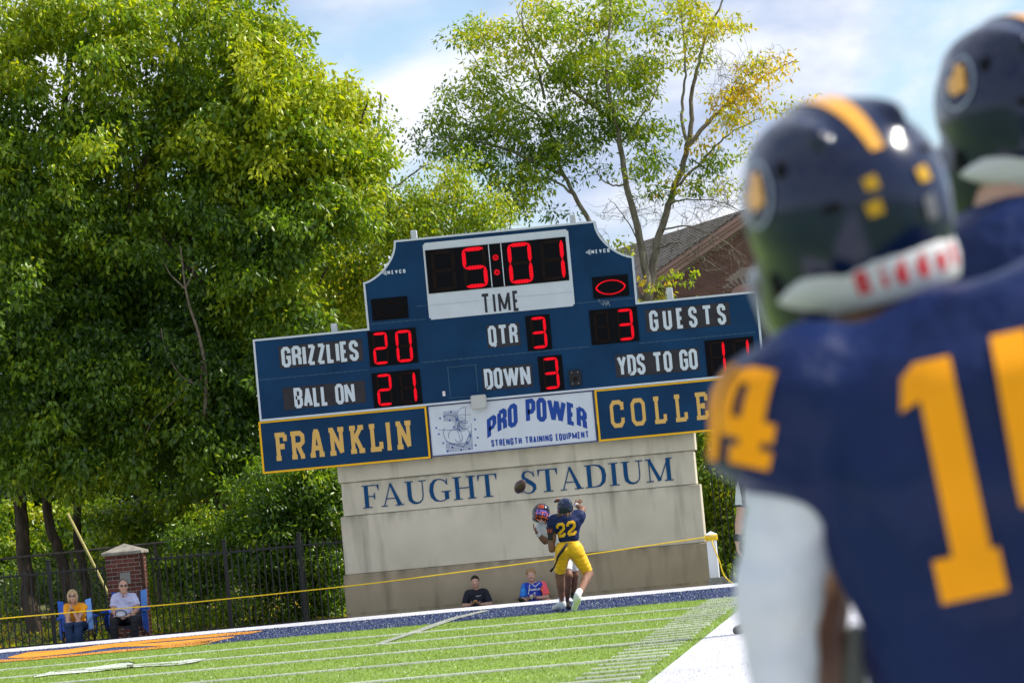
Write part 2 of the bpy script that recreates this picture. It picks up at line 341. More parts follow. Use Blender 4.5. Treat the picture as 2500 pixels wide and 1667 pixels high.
while ly > 12:
    sheet('yard_line', -60, SIDE-.13, ly-.06, ly+.06, .020, m_linew, fo, .018); ly -= 4.572
    k += 1
y = GOAL-.6
while y > 14:
    near = abs(((GOAL-5.2-y) % 4.572)) < .2
    if not near: sheet('yard_tick', -2.62, -2.05, y-.04, y+.04, .016, m_linew, fo, .014)
    y -= .9144
def gpoly(name, pts, z, m, parent=fo):
    v = [gnd(a, b, z) for a, b in pts]; me = bpy.data.meshes.new(name); me.from_pydata([tuple(p) for p in v], [], [tuple(range(len(v)))]); me.update()
    o = link(name, me, parent, m); return o
# the old grey line that runs across turf and end zone
gpoly('diagonal_line', [(916, 1570), (928, 1572), (1040, 1536), (1120, 1508), (1196, 1489), (1178, 1489), (1100, 1507), (1010, 1538)], .014, m_greyt)
# gold script painted in the end zone, with navy gaps left between its strokes
def band(name, top, bot, z, m):
    v = [gnd(a, b, z) for a, b in top] + [gnd(a, b, z) for a, b in reversed(bot)]
    n = len(top); fs = [(i, i+1, 2*n-2-i, 2*n-1-i) for i in range(n-1)]
    me = bpy.data.meshes.new(name); me.from_pydata([tuple(p) for p in v], [], fs); me.update(); return link(name, me, fo, m)
c3 = lambda L: [(a*.27636, 1480+b*.27636) for a, b in L]
band('end_zone_lettering', c3([(70,445),(250,400),(600,375),(900,335),(1300,295),(1700,258),(2000,232),(2200,218),(2320,212)]),
     c3([(70,452),(250,450),(600,415),(900,372),(1300,318),(1700,283),(2000,256),(2200,240),(2320,214)]), .010, m_goldt)
band('end_zone_lettering', c3([(860,366),(1100,338),(1400,318),(1700,292),(1900,272),(2070,262)]),
     c3([(860,368),(1100,352),(1400,345),(1700,335),(1880,310),(2070,268)]), .010, m_goldt)
band('end_zone_lettering', c3([(-300,480),(0,468),(300,450),(700,415),(1100,375),(1300,360),(1700,312),(1890,290)]),
     c3([(-300,500),(0,490),(300,468),(700,432),(1100,396),(1300,378),(1700,345),(1860,320)]), .010, m_goldt)
# white painted number with a dark outline, seen almost edge-on
m_blk = mat('black_paint', (.02, .02, .022), .8, .2)
m_num = turf_mat('turf_number', (.72, .74, .72), (.42, .48, .36), spark=(.14, .24, .05), sp=.61)
band('yard_number', c3([(1060,494),(1140,482),(1195,494)]), c3([(1060,500),(1140,500),(1195,499)]), .010, m_blk)
band('yard_number', c3([(410,588),(470,574)]), c3([(410,592),(470,584)]), .010, m_blk)
band('yard_number', c3([(300,616),(440,574),(800,534),(1000,506),(1130,492),(1178,500)]), c3([(300,622),(440,602),(800,574),(1000,552),(1130,540),(1178,534)]), .014, m_num)
band('yard_number', c3([(1120,514),(1300,498),(1500,486),(1660,466),(1790,456),(1815,454)]), c3([(1120,540),(1300,524),(1500,516),(1600,508),(1740,484),(1815,458)]), .014, m_num)
band('yard_number', c3([(1640,508),(1760,486)]), c3([(1640,512),(1760,490)]), .010, m_blk)
for i in range(7):
    a = 470+i*150+rng.random()*60; w_ = 200+rng.random()*160; o_ = (i*7) % 24
    band('yard_number', c3([(a,572+o_-(a-470)*.085),(a+w_,572+o_-(a+w_-470)*.085)]), c3([(a,575+o_-(a-470)*.085),(a+w_,574.5+o_-(a+w_-470)*.085)]), .018, m_turf)
# thin navy marks across the white sideline border
for yy in (1549, 1562, 1573, 1586, 1599, 1611, 1645):
    g = gnd(2040, yy); sheet('border_mark', g.x-.35, g.x+.5, g.y-.03, g.y+.03, .014, mat('navy_mark', (.05, .06, .2), .8, .2), fo)
# ================================================================ stadium wall and scoreboard
WY = 73.5
def PX(x, y, Y=WY): p = at(x, y, Y); return p.x, p.z
m_wall = None
def wall_mat():
    m = bpy.data.materials.new('rendered_wall'); m.use_nodes = True; n = m.node_tree.nodes; l = m.node_tree.links
    b = n['Principled BSDF']; b.inputs['Roughness'].default_value = .9; b.inputs['Specular IOR Level'].default_value = .15
    t = n.new('ShaderNodeTexCoord')
    def noise(sc, stretch, det=6):
        mp = n.new('ShaderNodeMapping'); mp.inputs['Scale'].default_value = stretch; l.new(t.outputs['Object'], mp.inputs[0])
        q = n.new('ShaderNodeTexNoise'); q.inputs['Scale'].default_value = sc; q.inputs['Detail'].default_value = det; l.new(mp.outputs[0], q.inputs['Vector']); return q
    a = noise(1.3, (1, 1, 1)); s = noise(2.6, (1.3, 1, .14)); g = noise(70, (1, 1, 1), 3); d = noise(5.0, (1, 1, .30))
    r = n.new('ShaderNodeValToRGB'); l.new(a.outputs['Fac'], r.inputs[0])
    r.color_ramp.elements[0].position = .3; r.color_ramp.elements[0].color = (.51, .465, .36, 1); r.color_ramp.elements[1].position = .7; r.color_ramp.elements[1].color = (.63, .575, .455, 1)
    r2 = n.new('ShaderNodeValToRGB'); l.new(s.outputs['Fac'], r2.inputs[0]); r2.color_ramp.elements[0].position = .54; r2.color_ramp.elements[1].position = .80
    mm = n.new('ShaderNodeMix'); mm.data_type = 'RGBA'; mul = n.new('ShaderNodeMath'); mul.operation = 'MULTIPLY'; mul.inputs[1].default_value = .8; l.new(r2.outputs[0], mul.inputs[0]); l.new(mul.outputs[0], mm.inputs['Factor'])
    l.new(r.outputs[0], mm.inputs[6]); mm.inputs[7].default_value = (.17, .155, .115, 1)
    # dirt that gathers at the joints between courses
    sep = n.new('ShaderNodeSeparateXYZ'); l.new(t.outputs['Object'], sep.inputs[0])
    dirt = None
    for zj, reach in ((2.80, .32), (2.452, .40), (1.832, .5), (.762, .42), (.05, .18)):
        mr = n.new('ShaderNodeMapRange'); mr.inputs['From Min'].default_value = zj-reach; mr.inputs['From Max'].default_value = zj+.015; mr.inputs['To Min'].default_value = 0; mr.inputs['To Max'].default_value = 1; l.new(sep.outputs[2], mr.inputs[0])
        lt = n.new('ShaderNodeMath'); lt.operation = 'LESS_THAN'; lt.inputs[1].default_value = zj+.012; l.new(sep.outputs[2], lt.inputs[0])
        p = n.new('ShaderNodeMath'); p.operation = 'POWER'; p.inputs[1].default_value = 3; l.new(mr.outputs[0], p.inputs[0])
        q = n.new('ShaderNodeMath'); q.operation = 'MULTIPLY'; l.new(lt.outputs[0], q.inputs[0]); l.new(p.outputs[0], q.inputs[1])
        if dirt is None: dirt = q
        else: ad = n.new('ShaderNodeMath'); ad.operation = 'MAXIMUM'; l.new(dirt.outputs[0], ad.inputs[0]); l.new(q.outputs[0], ad.inputs[1]); dirt = ad
    dn = n.new('ShaderNodeMapRange'); dn.inputs['From Min'].default_value = .38; dn.inputs['From Max'].default_value = .66; dn.inputs['To Max'].default_value = .62; l.new(d.outputs['Fac'], dn.inputs[0])
    dm = n.new('ShaderNodeMath'); dm.operation = 'MULTIPLY'; l.new(dirt.outputs[0], dm.inputs[0]); l.new(dn.outputs[0], dm.inputs[1])
    m3 = n.new('ShaderNodeMix'); m3.data_type = 'RGBA'; l.new(dm.outputs[0], m3.inputs['Factor']); l.new(mm.outputs[2], m3.inputs[6]); m3.inputs[7].default_value = (.13, .12, .095, 1)
    # the lowest course is darker, browner render
    lo = n.new('ShaderNodeMath'); lo.operation = 'LESS_THAN'; lo.inputs[1].default_value = .765; l.new(sep.outputs[2], lo.inputs[0])
    l4 = n.new('ShaderNodeMath'); l4.operation = 'MULTIPLY'; l4.inputs[1].default_value = 1; l.new(lo.outputs[0], l4.inputs[0])
    m4 = n.new('ShaderNodeMix'); m4.data_type = 'RGBA'; m4.blend_type = 'MULTIPLY'; l.new(l4.outputs[0], m4.inputs['Factor']); l.new(m3.outputs[2], m4.inputs[6]); m4.inputs[7].default_value = (.66, .60, .52, 1)
    l.new(m4.outputs[2], b.inputs['Base Color'])
    bp = n.new('ShaderNodeBump'); bp.inputs['Strength'].default_value = .35; bp.inputs['Distance'].default_value = .006; l.new(g.outputs['Fac'], bp.inputs['Height']); l.new(bp.outputs[0], b.inputs['Normal'])
    return m
m_wall = wall_mat()
wall = empty('stadium_wall', (-6.4, WY+.3, -.26), 'pale rendered stadium wall in four stepped courses with blue serif lettering under the scoreboard', 'wall')
courses = [(-9.79, -3.20, 2.452, 3.10, .035), (-9.75, -3.24, 1.834, 2.448, .0), (-9.81, -3.18, .766, 1.830, .03), (-9.85, -3.13, -.30, .762, .06)]
slabs = []
for x0, x1, z0, z1, pr in courses:
    mb = MB(); mb.bbox(x0, x1, WY-pr, WY+.62, z0, z1, .012); slabs.append(mb.build('wall_course', m_wall, wall))
m_letter = mat('letter_blue', (.003, .058, .165), .55, .15, var=.15, vscale=6)
def wfn(x0, z0, Y):
    return lambda u, v, d: (x0+u, Y-d, z0+v)
for s, a, b, c in (('FAUGHT', (886, 1241), (1217, 1212), (883, 1188)), ('STADIUM', (1273, 1206), (1646, 1170), (1270, 1152))):
    X0, Z0 = PX(*a); X1, _ = PX(*b); Hh = .415
    text(s, ROMAN, wfn(X0, Z0, WY), Hh, X1-X0, .1, m_letter, slabs[1], depth=.012, gap=.07)
m_stain = None

BY = 73.25                                       # face of the scoreboard
m_navy = mat('board_navy', (.0055, .040, .108), .5, .13, var=.22, vscale=1.6, bump=.04, bscale=9)
m_white = mat('board_white', (.60, .64, .70), .5, .35, var=.05, vscale=4)
m_capt = mat('caption_black', (.030, .027, .034), .6, .3, var=.3, vscale=5)
m_lette = mat('letter_white', (.60, .66, .72), .55, .3)
m_gold = mat('board_gold', (.85, .46, .015), .5, .15)
m_tan = mat('letter_tan', (.68, .42, .12), .6, .15)
m_glass = mat('display_black', (.004, .004, .006), .6, .08)
m_led = mat('led_red', (.05, .002, .002), .6, .05, emit=((1.0, .006, .020), .82))
m_off = mat('led_unlit', (.018, .010, .008), .7, .1)
m_seam = mat('seam_grey', (.045, .10, .17), .6, .3)
board = empty('scoreboard', (-6.5, BY, 2.79), 'large navy football scoreboard with red lit digits and white edging above the pale wall', 'scoreboard')
XL, XR, ZT, ZB = -11.17, -1.80, 5.26, 3.735
XTL, XTR = -9.01, -4.06
zc = PX(890, 690, BY)[1]; ztop = PX(962, 588, BY)[1]; xa = PX(962, 588, BY)[0]; xb = PX(1452, 541, BY)[0]
XTL = PX(897, 800, BY)[0]; XTR = PX(1556, 735, BY)[0]; XL = PX(617, 830, BY)[0]; XR = PX(1848, 707, BY)[0]; ZT = PX(617, 829, BY)[1]; ZB = PX(632, 1029, BY)[1]
def cove(x0, z0, x1, z1, n=9):
    """quarter sweep from (x0,z0) low to (x1,z1) high"""
    out = []
    for i in range(n+1):
        a = i/n; out.append((x0+(x1-x0)*math.sin(a*math.pi/2)**1.15, z0+(z1-z0)*(1-math.cos(a*math.pi/2))**.85))
    return out
left = cove(XTL, zc, xa, ztop); right = cove(XTR, zc, xb, ztop)[::-1]
outline = [(XL, ZB), (XR, ZB), (XR, ZT), (XTR, ZT)] + right[::-1] + left[::-1] + [(XTL, ZT), (XL, ZT)]
bid = lambda u, v, d: (u, BY-d, v)
def quads_panel(mb, d0, d1, ins=0):
    mb.prism([(XL+ins, ZB+ins), (XR-ins, ZB+ins), (XR-ins, ZT-ins), (XL+ins, ZT-ins)], bid, d0, d1)
mb = MB()
body = [(XL, ZB), (XR, ZB), (XR, ZT), (XTR, ZT)] + list(reversed(right)) + list(reversed(left)) + [(XTL, ZT), (XL, ZT)]
mb.prism(body, bid, -.30, 0); panel = mb.build('sign_panel', m_navy, board)
# white edging strips, mitred, standing proud
def strip(pts, w, d0, d1, m, parent, name):
    mb = MB()
    for q in ribbon(pts, w): mb.prism([(a[0], a[1]) for a in q], bid, d0, d1)
    return mb.build(name, m, parent)
e = .018
trim_pts = [(XL+e, ZB+e), (XR-e, ZB+e), (XR-e, ZT-e), (XTR-e, ZT-e)] + [(x-e*.7, z-e*.7) for x, z in reversed(right)] + [(x+e*.7, z-e*.7) for x, z in reversed(left)] + [(XTL+e, ZT-e), (XL+e, ZT-e), True]
strip(trim_pts, .036, 0, .012, m_white, board, 'edge_trim')
# seams, rows of rivets, marks
mb = MB()
for (a, b) in (((628, 928), (900, 900)), ((1030, 885), (1440, 845)), ((1560, 838), (1845, 812)), ((900, 792), (1040, 778)), ((1405, 741), (1550, 727)), ((1015, 748), (1043, 745))):
    x0, z0 = PX(*a, BY); x1, _ = PX(*b, BY); mb.prism([(x0, z0-.005), (x1, z0-.005), (x1, z0+.005), (x0, z0+.005)], bid, 0, .003)
    n = int((x1-x0)/.13)
    for i in range(n): u = x0+.06+i*.13; mb.prism([(u, z0-.016), (u+.012, z0-.016), (u+.012, z0+.016), (u, z0+.016)], bid, .003, .006)
for a, b in (((1092, 895), (1096, 969)), ((1160, 889), (1164, 958))):
    x0, z0 = PX(*a, BY); _, z1 = PX(*b, BY); mb.prism([(x0, z1), (x0+.012, z1), (x0+.012, z0), (x0, z0)], bid, 0, .003)
x0, z0 = PX(1092, 897, BY); x1, _ = PX(1160, 891, BY); mb.prism([(x0, z0-.005), (x1, z0-.005), (x1, z0+.005), (x0, z0+.005)], bid, .003, .006)
x0, z0 = PX(1096, 972, BY); x1, _ = PX(1164, 960, BY); mb.prism([(x0, z0-.005), (x1, z0-.005), (x1, z0+.005), (x0, z0+.005)], bid, .003, .006)
mb.build('panel_seam', m_seam, board)

def boxpx(tl, tr, bl, inset=0):
    x0, z1 = PX(*tl, BY); x1, z1b = PX(*tr, BY); x0b, z0 = PX(*bl, BY)
    return (x0+x0b)/2, x1+((x0b-x0)/2), z0, (z1+z1b)/2
def panelbox(tl, tr, bl, d, m, name, parent=board, d0=0):
    x0, x1, z0, z1 = boxpx(tl, tr, bl); z1 = ZB-.002 if name.endswith('_banner') else z1; mb = MB(); mb.prism([(x0, z0), (x1, z0), (x1, z1), (x0, z1)], bid, d0, d); o = mb.build(name, m, parent)
    return o, (x0, x1, z0, z1)
SEG = {'0': 'abcdef', '1': 'bc', '2': 'abged', '3': 'abgcd', '5': 'afgcd', ' ': ''}
def seg_mesh(x0, x1, z0, z1, which, d):
    """one bar of a digit: slanted rows of lamps between pointed ends"""
    w, h = x1-x0, z1-z0; t = .155*w if w > .3 else .17*w; zm = (z0+z1)/2; mb = MB(); g = t*.12
    if which in 'adg':
        zc_ = {'a': z1-t/2, 'd': z0+t/2, 'g': zm}[which]; n = 12; a, b = x0+t*.62, x1-t*.62; st = (b-a)/n
        for i in range(n):
            u = a+i*st; e_ = min(i, n-1-i); hh = t/2 if e_ > 1 else t/2*(.45+.27*e_)
            mb.prism([(u, zc_-hh), (u+st*.72, zc_-hh), (u+st*.72+t*.14, zc_+hh), (u+t*.14, zc_+hh)], bid, 0, d)
    else:
        xc = x1-t/2 if which in 'bc' else x0+t/2; a, b = (zm+g, z1-t*.5) if which in 'bf' else (z0+t*.5, zm-g); n = 12; st = (b-a)/n
        for i in range(n):
            v = a+i*st; e_ = min(i, n-1-i); hh = t/2 if e_ > 1 else t/2*(.45+.27*e_)
            mb.prism([(xc-hh, v), (xc+hh, v+t*.14), (xc+hh, v+st*.72+t*.14), (xc-hh, v+st*.72)], bid, 0, d)
    return mb
def digit(parent, x0, x1, z0, z1, ch):
    for s in 'abcdefg':
        if s in SEG[ch]: seg_mesh(x0, x1, z0, z1, s, .030).build('lit_segment', m_led, parent)
        else: seg_mesh(x0, x1, z0, z1, s, .027).build('unlit_segment', m_off, parent)
# clock
clock, cb = panelbox((1030, 594.6), (1385, 559), (1050, 781), .012, m_white, 'clock_panel')
mod, (x0, x1, z0, z1) = panelbox((1038, 612), (1380.7, 577.8), (1047, 717.6), .022, m_glass, 'digit_display')
W = x1-x0; H = z1-z0
for (a, b), ch in zip(((.036, .205), (.258, .427), (.582, .750), (.812, .978)), ' 501'):
    digit(mod, x0+a*W, x0+b*W, z0+.035*H, z1-.035*H, ch)
for u in (.452, .540):
    mb = MB(); mb.prism([(x0+u*W-.008, z0+.01), (x0+u*W+.008, z0+.01), (x0+u*W+.008, z1-.005), (x0+u*W-.008, z1-.005)], bid, 0, .026); mb.build('divider', m_white, mod)
for v in (.34, .68):
    mb = MB()
    for rr, k in ((.011, 1), (.030, 7), (.046, 12)):
        for i in range(k):
            a = i*2*math.pi/k; cx_, cz_ = x0+.495*W+(rr if k > 1 else 0)*math.cos(a), z0+v*H+(rr if k > 1 else 0)*math.sin(a)
            mb.prism([(cx_+.009*math.cos(q), cz_+.009*math.sin(q)) for q in (0, 1.05, 2.1, 3.14, 4.2, 5.24)], bid, 0, .030)
    mb.build('colon_dot', m_led, mod)
# notched corners of the white panel
for (cx_, cz_) in ((cb[0], cb[3]), (cb[0], cb[2]), (cb[1], cb[3]), (cb[1], cb[2])):
    mb = MB(); mb.box(cx_-.03, cx_+.03, BY-.015, BY-.010, cz_-.03, cz_+.03); mb.build('corner_notch', m_navy, clock)
mb = MB(); xx, zz = PX(1060, 745, BY); mb.box(cb[0]+.04, cb[1]-.03, BY-.0145, BY-.010, zz-.004, zz+.004); mb.build('panel_seam', mat('seam_white', (.42, .45, .50), .6), clock)
xt0, zt0 = PX(1184, 767, BY); xt1, _ = PX(1270, 757, BY)
text('TIME', GOTH, lambda u, v, d: (xt0-.05+u, BY-.012-d, zt0+v), .375, xt1-xt0+.045, .15, mat('letter_black', (.02, .018, .03), .5), clock, depth=.003, gap=.17)
for tl, tr, bl, s in (((897, 810), (1014.6, 799), (904, 896), '20'), ((906, 911.6), (1024, 900.8), (914.5, 996.7), '21'), ((1281.5, 772), (1340.8, 767), (1290, 857.4), '3'),
                      ((1312, 871), (1371, 866), (1320, 956.5), '3'), ((1437.6, 758.5), (1554, 747), (1445, 843), ' 3'), ((1719, 832), (1838, 820.7), (1727.6, 918), '11')):
    p, (x0, x1, z0, z1) = panelbox(tl, tr, bl, .014, m_glass, 'digit_display'); W = x1-x0; H = z1-z0
    cells = ((.09, .40), (.57, .90)) if len(s) == 2 else ((.18, .82),)
    for (a, b), ch in zip(cells, s): digit(p, x0+a*W, x0+b*W, z0+.05*H, z1-.05*H, ch)
for tl, tr, bl, lit in (((905.7, 730.6), (994, 722.6), (910, 784), 0), ((1445, 677.6), (1532.5, 669), (1449, 730), 1)):
    p, (x0, x1, z0, z1) = panelbox(tl, tr, bl, .014, m_glass, 'possession_display'); W = x1-x0; H = z1-z0; mb = MB(); n = 44
    for i in range(n):
        a = 2*math.pi*i/n; c, s_ = math.cos(a), math.sin(a)
        u = x0+W*(.5+.40*c); v = z0+H*(.47+.32*math.copysign(abs(s_)**1.25, s_)*(1 if abs(c) < .9 else .95))
        mb.prism([(u-.013, v-.011), (u+.009, v-.011), (u+.013, v+.011), (u-.009, v+.011)], bid, 0, .024)
    mb.build('possession_lamps', m_led if lit else m_off, p)
    if lit: p['label'] = 'display with the lit red football outline'
p, (x0, x1, z0, z1) = panelbox((1389.4, 905), (1417.4, 902), (1392, 942.7), .05, mat('speaker_black', (.012, .012, .014), .7), 'speaker')
mb = MB(); xc_, zc_ = (x0+x1)/2, (z0+z1)/2-.02; mb.prism([(xc_+.04*math.cos(i*math.pi/8), zc_+.04*math.sin(i*math.pi/8)) for i in range(16)], bid, .05, .056); mb.build('speaker_cone', m_off, p)
for a, b in ((x0+.05, z0+.04), (x1-.05, z0+.04), (x0+.05, z1-.04), (x1-.05, z1-.04)):
    mb = MB(); mb.prism([(a-.006, b-.006), (a+.006, b-.006), (a+.006, b+.006), (a-.006, b+.006)], bid, .05, .058); mb.build('screw', m_white, p)
for s, tl, tr, bl, ta, tb, gp in (('GRIZZLIES', (679.6, 846), (883, 826.8), (684, 900), (689.5, 897.5), (877, 880), .06), ('BALL ON', (690, 947.5), (890, 928), (694, 1001), (720.5, 997), (868, 982), .05),
                          ('QTR', (1186, 795), (1266.5, 787.4), (1191.5, 850), (1194.5, 846), (1266, 841), .09), ('DOWN', (1176, 900), (1297, 887.7), (1181, 954), (1185, 951), (1297, 940), .06),
                          ('GUESTS', (1573.8, 757), (1779, 737.4), (1579.3, 812), (1588, 809), (1774, 791), .26), ('YDS TO GO', (1500.7, 867), (1704.5, 847.5), (1505, 922), (1510, 919), (1705, 901), .06)):
    p, (x0, x1, z0, z1) = panelbox(tl, tr, bl, .006, m_capt, 'caption_panel')
    a = PX(*ta, BY); b = PX(*tb, BY)
    text(s, GOTH, lambda u, v, d: (a[0]+u, BY-.006-d, a[1]+v), .375, b[0]-a[0], .165, m_lette, p, depth=.003, gap=gp)
# lower banners
def banner(tl, tr, bl, edge, face, name, w=.035):
    p, (x0, x1, z0, z1) = panelbox(tl, tr, bl, -.02, face, name, d0=-.22); mb = MB()
    for q in ribbon([(x0+w/2, z0+w/2), (x1-w/2, z0+w/2), (x1-w/2, z1-w/2), (x0+w/2, z1-w/2), True], w): mb.prism([(a[0], a[1]) for a in q], bid, -.02, -.008)
    mb.build('edge_trim', edge, p); return p, (x0, x1, z0, z1)
p1, b1 = banner((631, 1036), (1040.5, 995), (641.5, 1156.5), m_gold, m_navy, 'name_banner')
a = PX(671, 1125.5, BY); b = PX(1012, 1093, BY)
text('FRANKLIN', SLAB, lambda u, v, d: (a[0]+u, BY+.02-d, a[1]+v), .515, b[0]-a[0], .172, m_tan, p1, depth=.006, gap=.09)
x1c = PX(1863, 1040, BY)[0]
mb = MB(); x0, z1 = PX(1451, 955, BY); z1 = ZB-.002; _, z0 = PX(1464, 1077.7, BY); xr = XR; mb.prism([(x0, z0), (xr, z0), (xr, z1), (x0, z1)], bid, -.22, -.02); p2 = mb.build('name_banner', m_navy, board)
mb = MB(); w = .035
for q in ribbon([(x0+w/2, z0+w/2), (xr-w/2, z0+w/2), (xr-w/2, z1-w/2), (x0+w/2, z1-w/2), True], w): mb.prism([(c[0], c[1]) for c in q], bid, -.02, -.008)
mb.build('edge_trim', m_gold, p2)
a = PX(1493, 1045, BY)
text('COLLEGE', SLAB, lambda u, v, d: (a[0]+u, BY+.02-d, a[1]+v), .50, 2.56, .155, m_tan, p2, depth=.006, gap=.34)
m_pro = mat('print_blue', (.008, .055, .30), .5, .3)
p3, b3 = banner((1043, 993), (1448.5, 955), (1053, 1116), mat('edge_indigo', (.03, .035, .12), .5), m_white, 'sponsor_banner', .022)
pa = PX(1191+8, 1072, BY); pb = PX(1439, 1049, BY); PW = pb[0]-pa[0]+.03
def arch(u, v):
    k = 1-(2*u-1)**2; return u+(.012*(v-.5)), v*(.93+.16*k)+.62*k
text('PRO POWER', GOTH, lambda u, v, d: (pa[0]-.06+u, BY+.02-d, pa[1]-.01+v), .40, PW, .19, m_pro, p3, depth=.004, gap=.045, warp=arch, sub=3)
pa2 = PX(1200, 1090.5, BY); pb2 = PX(1438.5, 1069, BY)
text('STRENGTH TRAINING EQUIPMENT', GOTH, lambda u, v, d: (pa2[0]+u, BY+.02-d, pa2[1]+v), .128, pb2[0]-pa2[0], .19, m_pro, p3, depth=.003, gap=.10)
# the printed grid and figure
LG = lambda X, Y_: PX(600+X*.27636, 900+Y_*.27636, BY)
lines = MB(); m_ink = mat('print_ink', (.05, .09, .25), .6)
def seg2(p, q, w=.007):
    for r_ in ribbon([p, q], w): lines.prism([(c[0], c[1]) for c in r_], bid, -.02, -.016)
def arc(cx_, cy_, r, a0, a1, n=14, rx=1):
    pts = [LG(cx_+r*rx*math.cos(math.radians(a0+(a1-a0)*i/n)), cy_-r*math.sin(math.radians(a0+(a1-a0)*i/n))) for i in range(n+1)]
    for q in ribbon(pts, .008): lines.prism([(c[0], c[1]) for c in q], bid, -.02, -.0165)
for i in range(9):
    X = 1745+i*15; seg2(LG(X, 380), LG(X+8, 462), .004)
for i in range(6): seg2(LG(1745, 380+i*16), LG(1870, 370+i*16), .004)
for i in range(8): seg2(LG(1850+i*13, 395+i*6), LG(1856+i*12, 545), .004)
for i in range(7): seg2(LG(1825+i*6, 470+i*14), LG(1935, 462+i*14), .004)
for i in range(16): seg2(LG(1768+i*15, 655), LG(1778+i*14.6, 735-i*1.5), .004)
for i in range(6): seg2(LG(1768, 665+i*14), LG(2000, 645+i*13), .004)
for i in range(8): seg2(LG(1945+i*4, 640-i*12), LG(1997, 636-i*12), .004)
arc(1935, 410, 70, 80, 290); arc(1900, 600, 85, -60, 60); arc(1850, 560, 110, 160, 300, rx=.95); arc(1850, 590, 60, 20, 200); arc(1880, 610, 35, 200, 420); arc(1790, 500, 95, -10, 110); arc(1930, 520, 60, 60, 190); arc(1930, 480, 50, 180, 330)
seg2(LG(1700, 540), LG(1860, 540)); seg2(LG(1870, 545), LG(1900, 640)); seg2(LG(1925, 690), LG(1985, 560), .008); seg2(LG(1765, 640), LG(1925, 690), .010); seg2(LG(1880, 405), LG(1990, 405)); seg2(LG(1940, 345), LG(1940, 470)); seg2(LG(1990, 480), LG(2003, 712), .006)
lines.build('printed_drawing', m_ink, p3)
for X, Y_ in ((1716,438),(1682,522),(1704,577),(1744,655),(1782,728),(1825,693),(1903,716),(1976,708),(2030,675),(2048,608),(2028,534),(2023,448),(1811,380),(1752,418),(1800,456),(1862,451),(1838,514),(1886,538),(1983,590),(1956,652)):
    u, v = LG(X, Y_); dots = MB(); dots.prism([(u-.015, v-.015), (u+.015, v-.015), (u+.015, v+.015), (u-.015, v+.015)], bid, -.02, -.0155); dots.build('printed_dot', m_pro, p3)
# maker's marks
for ax, ay in ((946, 670.5), (1444, 620)):
    a = PX(ax, ay, BY)
    text('NEVCO', GOTH, lambda u, v, d: (a[0]+u, BY-d, a[1]+v), .072, .335, .2, m_lette, board, depth=.003, gap=.28, name='maker_mark')
    mb = MB()
    for i in range(5):
        hh = .010+.010*i; u = a[0]-.10+i*.018; mb.prism([(u, a[1]+.036-hh), (u+.011, a[1]+.036-hh), (u+.011, a[1]+.036+hh), (u, a[1]+.036+hh)], bid, 0, .003)
    mb.build('maker_mark', m_lette, board)
# junction box, sticker, post stubs, chipped paint
x0, z1 = PX(1150, 966, BY); x1, z0 = PX(1190, 996, BY); mb = MB(); mb.bbox(x0, x1, BY-.16, BY-.003, z0, z1, .02); mb.build('junction_box', mat('box_grey', (.50, .50, .47), .5), board)
x0, z1 = PX(1080, 955, BY); mb = MB(); mb.box(x0, x0+.05, BY-.004, BY-.0005, z1-.09, z1); mb.build('sticker', mat('sticker_white', (.7, .65, .66), .5), board)
mb = MB()
for i in range(26):
    a = PX(1476+rng.normal()*8, 732+rng.random()*14, BY); w = .004+.012*rng.random(); mb.prism([(a[0]-w/2, a[1]-.02), (a[0]+w/2, a[1]-.02), (a[0]+w*.3, a[1]+.03*rng.random()), (a[0]-w*.3, a[1]+.01)], bid, 0, .002)
mb.build('chipped_paint', mat('bare_metal', (.30, .33, .36), .6), board)
m_post = mat('post_white', (.55, .57, .60), .5, var=.15, vscale=12)
for (ax, ay, top) in ((1012, 585, 563), (1400, 543, 524), (817, 806, 790), (1636, 724, 703)):
    c = PX(ax, ay, BY+.1); t_ = PX(ax, top, BY+.1)[1]; mb = MB(); mb.bbox(c[0]-.055, c[0]+.055, BY+.02, BY+.14, c[1]-.2, t_, .006)
    q = mb.build('support_post', m_post, board)
    mb = MB(); mb.box(c[0]-.04, c[0]+.055, BY+.31, BY+.43, -.2 if ax in (1012, 1400) else -.2, c[1]-.1); mb.build('support_post', m_post, board)
# ================================================================ trees
def at_np(x, y, Y):
    cf, cr, cu = (np.array(v) for v in (CF, CR, CU))
    r = cf[None] + cr[None]*((x-1250)/FPX)[:, None] - cu[None]*((y-833.5)/FPX)[:, None]
    return np.array(CC)[None] + r*(Y/r[:, 1])[:, None]
def leaf_mat(name, trans=.40, rough=.36):
    m = bpy.data.materials.new(name); m.use_nodes = True; n = m.node_tree.nodes; l = m.node_tree.links
    b = n['Principled BSDF']; b.inputs['Roughness'].default_value = rough; b.inputs['Specular IOR Level'].default_value = .5
    a = n.new('ShaderNodeAttribute'); a.attribute_name = 'tint'; l.new(a.outputs['Color'], b.inputs['Base Color'])
    t = n.new('ShaderNodeBsdfTranslucent'); g = n.new('ShaderNodeMix'); g.data_type = 'RGBA'; g.blend_type = 'MULTIPLY'; g.inputs['Factor'].default_value = 1
    l.new(a.outputs['Color'], g.inputs[6]); g.inputs[7].default_value = (1.75, 1.75, .42, 1); l.new(g.outputs[2], t.inputs['Color'])
    x = n.new('ShaderNodeMixShader'); x.inputs[0].default_value = trans; l.new(b.outputs[0], x.inputs[1]); l.new(t.outputs[0], x.inputs[2])
    l.new(x.outputs[0], n['Material Output'].inputs['Surface']); return m
m_leaf = leaf_mat('leaf')
m_bark = mat('bark', (.085, .066, .05), .95, .1, var=.55, vscale=10, bump=.9, bscale=30, stretch=(1, 1, .25), bdist=.03)
